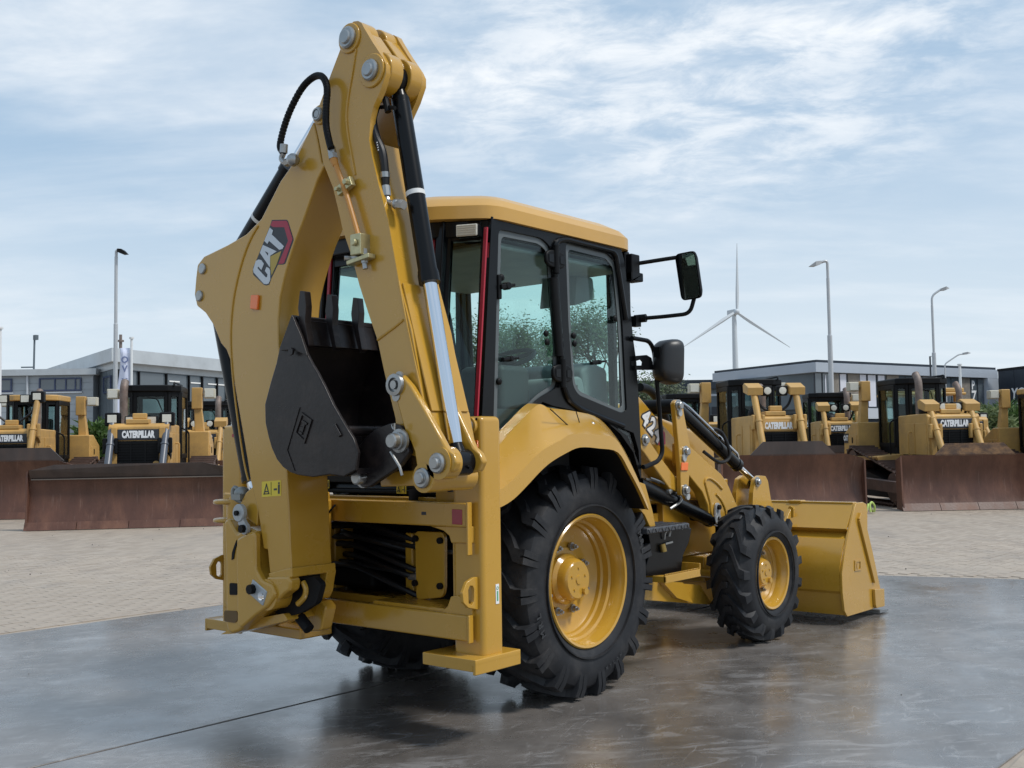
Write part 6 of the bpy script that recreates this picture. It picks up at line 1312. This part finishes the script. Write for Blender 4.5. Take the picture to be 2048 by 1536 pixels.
m = MB(); m.prism('y', rnd_poly([(.52, 1.66), (.50, 2.0), (.62, 2.06), (.80, 2.02), (.82, 1.66)], .04), -.56, .56); m.build("dashboard", INT, cab, bevel=.03)
m = MB(); m.box((-.50, -.70, 1.70), (-.22, -.36, 1.98)); m.build("rear_console", INTD, cab, bevel=.04)
for yy in (-.16, .10, -.3):
    m = MB(); m.tube([(-.62, yy, 1.7), (-.66, yy, 2.1)], .010, 8); m.sphere((-.665, yy, 2.14), .028, 10, 8, (1, 1, 1.4)); m.build("control_lever", INTD, cab)
m = MB(); m.prism('y', rnd_poly([(.62, 2.45), (.86, 2.52), (.84, 2.66), (.66, 2.68)], .02), -.42, -.12); m.build("sun_visor", INT, cab)
m = MB(); m.tube(smooth_path([(.1, .6, 1.7), (.18, .66, 2.1), (.16, .68, 2.6)], 5), .012, 6); m.build("aerial_cable", INTD, cab)

# ---------------------------------------------------------------- mirrors, handrail
def mirror_arm():
    br = MB(); br.box((.76, -.80, 2.60), (.86, -.72, 2.78)); br.box((.76, -.80, 2.60), (.90, -.70, 2.66)); br.build("mirror_bracket", BKM, cab, bevel=.008)
    m = MB(); m.tube(rnd_path([(.84, -.74, 2.72), (.92, -.95, 2.74), (.99, -1.12, 2.755), (.995, -1.135, 2.70)], .05), .014, 10)
    m.tube(rnd_path([(.86, -.72, 2.35), (.93, -.92, 2.355), (.99, -1.10, 2.365), (1.0, -1.13, 2.47)], .05), .014, 10); m.cyl((.87, -.74, 2.35), (.89, -.82, 2.352), .028, n=12); m.bar((.82, -.76, 2.33), (.88, -.76, 2.33), .05, .07); m.build_each("mirror_arm", BKM, cab)
mirror_arm()
n_ = Vector((-.955, .10, -.17)).normalized(); up_ = Vector((0.02, 0.02, 1)).normalized(); sd = up_.cross(n_).normalized(); up_ = n_.cross(sd)
def mirror_at(c, w, h, d, name):
    c = Vector(c); t = MB(); rp = rnd_poly([(-w/2, -h/2), (w/2, -h/2), (w/2, h/2), (-w/2, h/2)], .04, 5)
    def ring(k, dd): return [c+sd*(a*k)+up_*(b*k)+n_*dd for a, b in rp]
    rs = [ring(1, .0), ring(1.0, -d*.4), ring(.86, -d), ]; n = len(rp)
    for a, b in zip(rs[:-1], rs[1:]): t.add(a+b, [(i, (i+1) % n, n+(i+1) % n, n+i) for i in range(n)])
    t.add(rs[-1], [list(range(n))]); t.add(rs[0], [list(range(n))]); o = t.build(name, BKM, cab, smooth=40)
    g = MB(); q = [c+sd*(a*.92)+up_*(b*.95)+n_*.003 for a, b in rp]; q2 = [p-n_*.002 for p in q]; g.add(q+q2, [list(range(n)), list(range(2*n-1, n-1, -1))]+[(i, (i+1) % n, n+(i+1) % n, n+i) for i in range(n)]); g.build("mirror_glass", MIRR, o, smooth=0)
    return o
mc = Vector([(0.942,-1.12,2.611)][0]); mirror_at(mc, .165, .315, .04, "door_mirror")
m = MB(); m.tube(rnd_path([(0.741,-0.8,2.208),(0.952,-0.8,2.202),(1.013,-0.8,2.144),(1.051,-0.8,1.836),(1.093,-0.8,1.442),(1.038,-0.8,1.385),(0.866,-0.8,1.348),(0.842,-0.8,1.349)], .05), .0155, 10); m.build("hand_rail", BKM, cab)
pb = [(0.773,2.09),(0.91,2.104),(0.972,2.087),(0.994,2.013),(0.981,2.005),(0.769,1.996)]; ph = [(0.778,2.056),(0.834,2.069),(0.858,2.054),(0.851,2.03),(0.783,2.026)]
m = MB(); m.prism('y', pb, -.806, -.796, holes=[ph]); m.build("bracket_plate", BKM, cab, bevel=.002)
# second mirror, seen from behind its housing
c = Vector([(1.093,-0.88,2.061)][0]); m = MB(); rp = rnd_poly([(-.105, -.155), (.105, -.155), (.105, .155), (-.105, .155)], .075, 6)
f = Vector((.9, -.25, -.05)).normalized(); u_ = Vector((0, 0, 1)); s_ = u_.cross(f).normalized(); u_ = f.cross(s_); n = len(rp)
rs = [[c+s_*a*k+u_*b*k2+f*dd for a, b in rp] for k, k2, dd in ((.25, .35, -.128), (.50, .60, -.118), (.72, .80, -.098), (.88, .92, -.066), (.98, .985, -.02), (1, 1, .012), (.97, .975, .03))]; m = MB()
for a, b in zip(rs[:-1], rs[1:]): m.add(a+b, [(i, (i+1) % n, n+(i+1) % n, n+i) for i in range(n)])
m.add(rs[0], [list(range(n))]); m.add(rs[-1], [list(range(n))]); mm = m.build("mirror_housing", mat("grey_black_plastic", (.016, .017, .019), .40, bump=.05, bscale=200), cab, smooth=50)
m = MB(); m.cyl(c-f*.06+s_*.05+u_*-.02, Vector([(1.02,-0.8,2.014)][0]), .022, n=12); m.box(tuple(c-f*.12+Vector((-.02, -.03, .02))), tuple(c-f*.08+Vector((.02, .03, .09)))); m.build("mirror_joint", BKM, mm)

# ---------------------------------------------------------------- rear fender (right) and its mirror image
def fender():
    def P(l, y): return l
    A_ = [(-1.075,-1.08,1.174),(-0.967,-1.08,1.188),(-0.86,-1.08,1.225),(-0.748,-1.08,1.289),(-0.642,-1.08,1.355),(-0.542,-1.08,1.407),(-0.407,-1.08,1.454),(-0.262,-1.08,1.489),(-0.068,-1.08,1.481),(0.13,-1.08,1.455),(0.256,-1.08,1.334),(0.364,-1.08,1.214),(0.456,-1.08,1.092)]
    B_ = [(-1.067,-1.075,1.265),(-0.959,-1.075,1.281),(-0.859,-1.075,1.325),(-0.765,-1.075,1.383),(-0.66,-1.075,1.448),(-0.569,-1.075,1.49),(-0.431,-1.075,1.533),(-0.321,-1.075,1.567),(-0.099,-1.075,1.56),(0.103,-1.075,1.542),(0.245,-1.075,1.413),(0.357,-1.075,1.276),(0.459,-1.075,1.123)]
    C_ = [(-0.815,-0.86,1.443),(-0.698,-0.86,1.524),(-0.61,-0.86,1.588),(-0.519,-0.86,1.648),(-0.436,-0.86,1.703),(-0.356,-0.86,1.742),(-0.304,-0.86,1.737),(-0.247,-0.86,1.723),(0.012,-0.86,1.706),(0.259,-0.86,1.663),(0.483,-0.86,1.511),(0.639,-0.86,1.335),(0.788,-0.86,1.133)]
    D_ = [(p[0], -.782, p[2]+.008) for p in C_]
    A_, B_, C_, D_ = (smooth_path(q, 4) for q in (A_, B_, C_, D_))
    t = MB(); t.grid([A_, B_]); t.grid([B_, C_]); t.grid([C_, D_])
    t.grid([A_, [(p[0], -1.055, p[2]+.004) for p in A_]]); I_ = [(p[0], -1.055, p[2]+.02) for p in A_]
    f_ = t.build("rear_fender", Y, BH, smooth=11)
    t = MB(); t.grid([[(p[0], -1.055, p[2]+.004) for p in A_], [(p[0]*.99, -.5, p[2]+.03) for p in A_]]); t.grid([[(p[0]*.99, -.5, p[2]+.03) for p in A_], [(p[0]*.99, -.5, max(1.2, p[2]+.10)) for p in A_]]); t.build("wheel_arch_liner", DKV, f_, smooth=24)
    t = MB(); e = [(-0.429,-1,1.71),(-0.184,-1,1.574),(0.008,-1,1.564),(0.209,-1,1.549)]; t.tube(e, .0035, 5); t.tube([(-0.139,-0.97,1.701),(-0.073,-0.97,1.568)], .003, 5); t.build("panel_gap", DKV, f_)
    t = MB(); p = Vector([(0.055,-0.95,1.626)][0]); t.sphere(p, .016, 10, 7); t.build("cap_lock", ZN, f_)
    t = MB(); t.prism('y', [(-.98, 1.17), (-.62, 1.30), (-.62, 1.72), (-.98, 1.5)], -.70, -.66); t.build("fender_inner_panel", Y, f_)
    t = MB(); t.prism('x', [(-.66, 1.17), (-.86, 1.17), (-.86, 1.30), (-.78, 1.34), (-.66, 1.34)], -1.02, -.80); t.build("fender_bracket", Y, f_, bevel=.008)
    return f_
fd = fender(); mirrored(fd)
m = MB(); m.prism('y', rnd_poly([(0.54,1.274),(0.675,1.243),(0.758,1.064),(0.796,0.944),(0.729,0.955),(0.661,1.044),(0.535,1.131),(0.467,1.181)], .01), -.92, -.62); m.build("fender_support", Y, BH, bevel=.008)

# ---------------------------------------------------------------- steps and side tank
st_ = [(0.666,1.033),(1.159,0.989),(1.144,0.956),(0.663,0.96)]
m = MB(); m.prism('y', [(.60, .925), (1.13, .925), (1.13, .965), (.60, .965)], -.98, -.60); us = m.build("upper_step", mat("tread_plate_black", (.05, .053, .06), .35), BH, bevel=.012)
m = MB()
for i in range(13):
    for j in range(4):
        x = .62+i*.04; y = -.95+j*.09; a = .6 if (i+j) % 2 else -.6; c = Vector((x, y, .966)); dv = Vector((math.cos(a), math.sin(a), 0))*.015; m.bar(c-dv, c+dv, .008, .006)
    c = Vector((.62+i*.04, -.982, .945)); dv = Vector((.010, 0, .012 if i % 2 else -.012)); m.bar(c-dv, c+dv, .006, .008)
m.build("tread_relief", us.data.materials[0], us)
tk = [(0.729,0.942),(1.294,0.916),(1.248,0.82),(1.164,0.735),(1.132,0.616),(0.704,0.647),(0.689,0.703),(0.76,0.81)]
m = MB(); m.prism('y', rnd_poly(tk, .02), -.90, -.45); sb = m.build("side_tank", BK, BH, bevel=.015)
m = MB(); q = Vector([(0.94,-0.91,0.888)][0]); m.tube(smooth_path([q+Vector((-.03, 0, -.02)), q+Vector((-.025, -.01, .03)), q+Vector((.03, -.01, .035)), q+Vector((.035, 0, -.005))], 4), .007, 6); m.bar(q+Vector((-.02, 0, -.05)), q+Vector((.07, 0, -.045)), .012, .012); m.build("tank_latch", ZN, sb)
m = MB(); m.cyl(q+Vector((-.06, .0, -.05)), q+Vector((-.055, -.01, -.10)), .022, n=12); m.build("padlock", mat("brass_lock", (.30, .20, .06), .4, metal=.8), sb)
a = [(0.782,-0.98,0.625),(1.242,-0.98,0.624)]; z = a[0][2]
m = MB(); m.box((a[0][0], -.99, z-.03), (a[1][0], -.975, z+.02)); m.box((a[0][0], -.99, z-.025), (a[0][0]+.012, -.62, z+.015)); m.box((a[1][0]-.012, -.99, z-.02), (a[1][0], -.62, z+.06)); m.box((a[0][0], -.72, z-.03), (a[1][0], -.705, z+.02)); 
for k in range(22): x = a[0][0]+.012+k*(a[1][0]-a[0][0]-.03)/21; m.box((x, -.985, z+.02), (x+.012, -.975, z+.030))
m.box((a[0][0]+.01, -.975, z-.012), (a[1][0]-.01, -.90, z-.004)); m.build("lower_step", Y, BH, bevel=.003)
m = MB(); m.prism('y', rnd_poly([(1.088,0.63),(1.302,0.602),(1.481,0.498),(1.874,0.441),(2.056,0.27),(1.111,0.421),(1.052,0.531)], .01), -.62, -.58); m.prism('y', rnd_poly([(1.278,0.533),(1.563,0.495),(1.698,0.331),(1.475,0.394)], .01), -.66, -.622); m.build("step_hanger", Y, BH, bevel=.006)

# ---------------------------------------------------------------- hood, loader
hd1 = [(1.337,1.874),(1.416,1.854),(1.634,1.773),(1.912,1.528),(1.983,1.45),(1.968,1.123),(1.74,1.257),(1.454,1.439),(1.284,1.532)]
hx0 = .95
m = MB(); m.prism('y', [(.90, 1.05), (.90, 1.78), (1.25, 1.80), (2.35, 1.58), (2.55, 1.48), (2.6, 1.05)], -.40, .40); hood = m.build("engine_hood", Y, BH, bevel=.03, seg=3)
m = MB(); m.prism('y', [(2.605, 1.05), (2.56, 1.46), (2.575, 1.46), (2.62, 1.05)], -.34, .34); m.build("front_grille", BKM, hood)
m = MB(); m.tube(smooth_path([(1.762,-0.2,1.938),(1.891,-0.2,1.922),(2.021,-0.2,1.847),(2.12,-0.2,1.709),(2.175,-0.2,1.569)], 5), .035, 12); m.build("air_duct", BKM, hood)
t0 = Vector([(1.413,-0.47,1.691)][0]); t1 = Vector([(1.587,-0.47,1.566)][0]); tv_ = (t1-t0).normalized()
m = MB(); m.prism('y', rnd_poly([(1.235,1.855),(1.341,1.847),(1.621,1.667),(1.845,1.528),(1.862,1.254),(1.774,1.245),(1.54,1.4),(1.33,1.574),(1.227,1.639)], .015), -.46, -.43); twp = m.build("loader_tower", Y, BH, bevel=.008)
tu = Vector((tv_.z*-1, 0, tv_.x)); tu = tu if tu.z > 0 else -tu
tc = (t0+t1)/2
text_mesh("424", .172, DKP, tc+Vector((0, .0085, 0)), tv_, tu, parent=twp, bold=.018, sx=.95, depth=.0012, space=1.25)
text_mesh("424", .172, WHT, tc+Vector((0, .0060, 0)), tv_, tu, parent=twp, bold=.007, sx=.95, depth=.0012, space=1.25)
q = [(1.565,1.574),(1.63,1.619),(1.685,1.581),(1.688,1.499),(1.624,1.481),(1.562,1.507)]
m = MB(); m.prism('y', q, -.4605, -.4625); m.build("decal_shape", REDP, twp)
# loader arm: rear beam and front plate
def loader_side():
    t = bpy.data.objects.new("loader_arm", None); COL.objects.link(t); t.parent = BH
    ra = [(1.079,1.53),(1.158,1.558),(1.209,1.529),(1.351,1.414),(1.592,1.234),(1.602,1.143),(1.477,1.173),(1.153,1.432),(1.078,1.485)]
    m = MB(); m.prism('y', ra, -.62, -.50); m.build("rear_beam", Y, t, bevel=.010)
    fp_ = [(1.681,1.508),(1.804,1.488),(1.877,1.45),(2.287,1.257),(2.396,1.166),(2.528,1.002),(2.588,0.859),(2.484,0.806),(2.323,0.888),(2.162,0.867),(2.078,0.911),(2.061,1.019),(1.982,1.126),(1.779,1.265),(1.674,1.342)]
    m = MB(); m.prism('y', rnd_poly(fp_, .02), -.60, -.52); fpl = m.build("arm_plate", Y, t, bevel=.010)
    m = MB(); m.tube(smooth_path([(2.018,-0.603,1.196),(2.035,-0.603,1.226),(2.097,-0.603,1.228),(2.19,-0.603,1.194),(2.283,-0.603,1.14)], 5), .010, 8); m.tube(smooth_path([(2.018,-0.603,1.196),(2.053,-0.603,1.122),(2.088,-0.603,1.044),(2.099,-0.603,0.967),(2.159,-0.603,0.906)], 5), .009, 8); m.tube(smooth_path([(2.185,-0.603,1.105),(2.262,-0.603,1.055),(2.323,-0.603,0.982),(2.337,-0.603,0.934)], 5), .008, 8); m.build("weld_rib", Y, fpl)
    up = rnd_poly([(1.494,1.795),(1.523,1.818),(1.58,1.823),(1.614,1.791),(1.626,1.728),(1.708,1.478),(1.683,1.268),(1.663,1.141),(1.618,1.113),(1.555,1.127),(1.556,1.308),(1.531,1.523)], .012)
    m = MB(); m.prism('y', up, -.665, -.625); tl = m.build("tilt_lever", Y, t, bevel=.008)
    for uv, fl in (((1355, 811), None), ((1369, 903), None), ((1369, 980), None)): pass
    for (x, z), fl in zip([(1.541,1.778),(1.625,1.442),(1.605,1.161)], (-80, -120, -60)): pin_y("lever_pin", tl, (x, z), -.665, .028, .042, .03, flag=fl, fl=.055)
    x, z = [(1.15,1.53)][0]; pin_y("arm_pin", t, (x, z), -.62, .026, .042, .025)
    m = MB(); q = [(1.563,1.363),(1.656,1.361),(1.646,1.302),(1.553,1.305)]; m.prism('y', q, -.675, -.665); m.build("amber_reflector", ORG, tl, bevel=.006)
    x, z = [(2.181,0.974)][0]; m = MB(); k0 = Vector((x, -.612, z+.03)); k1 = Vector((x-.002, -.612, z-.055)); m.bar(k0, k1, .075, .014, up=(0, 1, 0)); m.cyl(k0+Vector((0, .005, 0)), k0-Vector((0, .009, 0)), .034, n=14); m.cyl(k1+Vector((0, .005, 0)), k1-Vector((0, .009, 0)), .046, n=16); m.build("pin_keeper", PLT, fpl)
    m = MB(); m.cyl(k0-Vector((0, .007, 0)), k0-Vector((0, .03, 0)), .020, n=6); m.build("keeper_bolt", BKM, fpl); m = MB(); m.cyl(k1-Vector((0, .005, 0)), k1-Vector((0, .012, 0)), .016, n=10); m.build("pin_center", CHR, fpl)
    # tilt cylinder with its pipes
    a = Vector([(1.689,-0.56,1.769)][0]); b = Vector([(2.948,-0.56,1.161)][0]); d = (b-a).normalized(); L = (b-a).length; e = a+d*L*.74
    m = MB(); m.cyl(a, e, .050, n=24); m.cyl(e-d*.04, e+d*.01, .054, n=24); tc_ = m.build("tilt_cylinder", BK, BH, smooth=40)
    m = MB(); m.cyl(e, b-d*.03, .024, n=18); m.build("piston_rod", CHR, tc_)
    m = MB(); m.cyl(b-d*.06, b, .03, .045, n=14); m.cyl(b+Vector((0, -.04, 0)), b+Vector((0, .04, 0)), .05, n=18); m.build("rod_eye", BK, tc_)
    u = d.cross(Vector((0, 1, 0))).normalized(); u = u if u.z > 0 else -u
    for k, (o1, yo) in enumerate(((.062, -.03), (.075, .0), (.066, .03))):
        m = MB(); m.tube([a+d*.02+u*.05+Vector((0, yo, 0)), a+d*.12+u*o1+Vector((0, yo, 0)), a+d*(.95-.12*k)+u*o1+Vector((0, yo, 0)), a+d*(1.0-.12*k)+u*.03+Vector((0, yo, 0))], .010, 8); m.build("cylinder_pipe", CHR if k != 1 else BKM, tc_)
    q = a+d*.55+u*.0; m = MB(); m.box(tuple(q+Vector((-.05, -.052, -.02))), tuple(q+Vector((.05, -.049, .02)))); 
    m = MB(); m.tube(smooth_path([a+d*.5+u*.07, a+d*.62+u*.09+Vector((0, -.05, 0)), a+d*.72+Vector((0, -.09, -.05)), a+d*.6+Vector((0, -.06, -.16)), a+d*.4+Vector((0, -.02, -.16))], 6), .014, 8); m.build("hydraulic_hose", HOSE, tc_)
    # lift cylinder
    a = Vector([(1.224,-0.56,1.194)][0]); b = Vector([(2.251,-0.56,0.875)][0]); d = (b-a).normalized()
    m = MB(); m.cyl(a, b-d*.12, .052, n=24); m.cyl(b-d*.14, b-d*.10, .056, n=24); m.cyl(a-d*.1, a+d*.28, .056, n=24); lc = m.build("lift_cylinder", BK, BH, smooth=40)
    m = MB(); m.cyl(b-d*.12, b, .03, n=16); m.build("piston_rod", CHR, lc)
    m = MB(); u = Vector((-d.z, 0, d.x)); m.tube(smooth_path([a+u*.06, a+d*.15+u*.085, a+d*.38+u*.07, a+d*.42+u*.02+Vector((0, -.06, 0)), a+d*.30-u*.08+Vector((0, -.05, 0))], 5), .011, 8); m.tube(smooth_path([a+u*.07+Vector((0, -.04, 0)), a+d*.2+u*.08+Vector((0, -.04, 0)), a+d*.40+u*.055+Vector((0, -.03, 0))], 5), .008, 8); m.sphere(a+d*.28+u*.05+Vector((0, -.03, 0)), .03, 10, 7); m.cyl(a+d*.40+u*.03, a+d*.40+u*.10, .018, n=8); m.build("cylinder_pipe", ZN, lc)
    return t, tc_, lc
la, tcy, lcy = loader_side()
for o in (la, tcy, lcy): mirrored(o)
m = MB(); m.cyl((2.2, -.55, .95), (2.2, .55, .95), .06); m.cyl((1.62, -.60, 1.775), (1.62, .5, 1.775), .055, n=18); m.build_each("cross_tube", BKM, BH)

# loader bucket
LB = [(3.564,0.977),(3.706,0.978),(3.783,0.957),(3.801,0.905),(3.786,0.744),(3.902,0.512),(4.027,0.233),(4.082,0.071),(3.918,0.057),(3.298,0.066),(3.24,0.118),(3.212,0.271),(3.214,0.428),(3.289,0.587),(3.362,0.716),(3.385,0.747),(3.541,0.961)]
sh_o = [(3.706,0.974),(3.564,0.977),(3.469,0.866),(3.377,0.773),(3.437,0.735),(3.349,0.692),(3.303,0.639),(3.268,0.581),(3.242,0.522),(3.222,0.463),(3.212,0.404),(3.212,0.339),(3.217,0.278),(3.241,0.255),(3.288,0.076),(4.104,0.055)]
sh_i = [(p[0]+.022, p[1]+(0.012 if i > 13 else 0)) for i, p in enumerate(sh_o)]
m = MB(); m.prism('y', sh_o+sh_i[::-1], -1.145, 1.145); lb = m.build("loader_bucket", Y, BH, smooth=14)
for sg in (-1, 1):
    m = MB(); m.prism('y', LB, sg*1.146, sg*1.168); ep = m.build("end_plate", Y, lb, bevel=.005)
    m = MB(); a = [(3.624,-1.175,0.886),(3.576,-1.175,0.835),(3.873,-1.175,0.282)]
    a = [(p[0], sg*1.178, p[2]) for p in a]; m.bar(a[0], a[1], .03, .022, up=(0, 1, 0)); m.bar(a[1], a[2], .022, .022, up=(0, 1, 0)); m.build("edge_rib", Y, ep, bevel=.005)
    wp = [(3.835,0.23),(4.053,0.21),(4.051,0.059),(3.866,0.065),(3.846,0.093)]
    m = MB(); m.prism('y', rnd_poly(wp, .008), sg*1.168, sg*1.195); m.build("wear_plate", Y, ep, bevel=.004)
    lf = [(3.474,0.506),(3.614,0.501),(3.607,0.414),(3.467,0.42)]; lh = [(3.499,0.491),(3.586,0.487),(3.581,0.429),(3.494,0.43)]
    m = MB(); m.prism('y', lf, sg*1.168, sg*1.176, holes=[lh]); m.prism('y', [(3.514,0.477),(3.568,0.476),(3.543,0.437),(3.511,0.436)], sg*1.168, sg*1.175); m.build("logo_frame", Y, ep)
ce = sh_o[-1]
m = MB(); m.prism('y', [(ce[0]-.16, .012), (ce[0]+.03, .010), (ce[0]+.05, .022), (ce[0]-.16, .035)], -1.19, 1.19); m.build("cutting_edge", ZN, lb)
z0 = sh_o[1][1]; x0 = sh_o[1][0]
m = MB(); m.box((x0-.012, -1.14, z0-.012), (x0+.075, 1.14, z0+.006)); m.build("top_rail", Y, lb, bevel=.006)
p = [(3.189,0.85)][0]
m = MB(); pt = [(3.734,-0.7,0.897),(3.746,-0.7,0.773),(3.69,-0.7,0.733)]; xx = sh_o[2][0]-.004
for yy in (-.62,): m.prism('x', rnd_poly([(yy-.035, .93), (yy, .95), (yy+.02, .93), (yy-.005, .80), (yy-.03, .80)], .01), xx-.016, xx+.01)
m.build("bucket_boss", Y, lb, bevel=.005)
for sg in (-1, 1):
    m = MB(); lv = [(x, z) for x, z in [(2.755,1.201),(2.836,1.227),(2.935,1.22),(2.978,1.177),(3.023,1.017),(3.057,0.965),(2.69,0.985),(2.705,1.094)]]
    m.prism('y', rnd_poly(lv, .01), sg*.655, sg*.615); m.prism('y', rnd_poly(lv, .01), sg*.505, sg*.465); bl = m.build("bucket_lever", Y, lb, bevel=.008)
    if sg < 0: x, z = [(2.777,1.177)][0]; pin_y("lever_pin", bl, (x, z), -.655, .024, .04, .025)
    m = MB(); m.prism('y', [(sh_o[3][0]+.01, .20), (sh_o[3][0]+.01, z0-.05), (sh_o[3][0]-.30, .62), (sh_o[3][0]-.32, .35), (sh_o[3][0]-.2, .2)], sg*.66, sg*.63); m.prism('y', [(sh_o[3][0]+.01, .20), (sh_o[3][0]+.01, z0-.05), (sh_o[3][0]-.30, .62), (sh_o[3][0]-.32, .35), (sh_o[3][0]-.2, .2)], sg*.50, sg*.47); m.build("hinge_plate", Y, lb, bevel=.008)
    m = MB(); q = [(sg*.52, .99), (sg*.60, .99)]; m.box((x0-.02, sg*.62-.06, z0-.01), (x0+.08, sg*.62+.06, z0+.012)); m.build("rail_pad", Y, lb, bevel=.006)

# nothing lies deeper than thing > part > sub-part: pieces of a sub-part join its part
bpy.context.view_layer.update()
def depth(o):
    n = 0
    while o.parent: o = o.parent; n += 1
    return n
for o in sorted([o for o in scn.objects if depth(o) > 2], key=depth):
    mw = o.matrix_world.copy(); p = o
    while depth(p) > 1: p = p.parent
    o.parent = p; o.matrix_parent_inverse = Matrix.Identity(4); o.matrix_local = p.matrix_world.inverted() @ mw
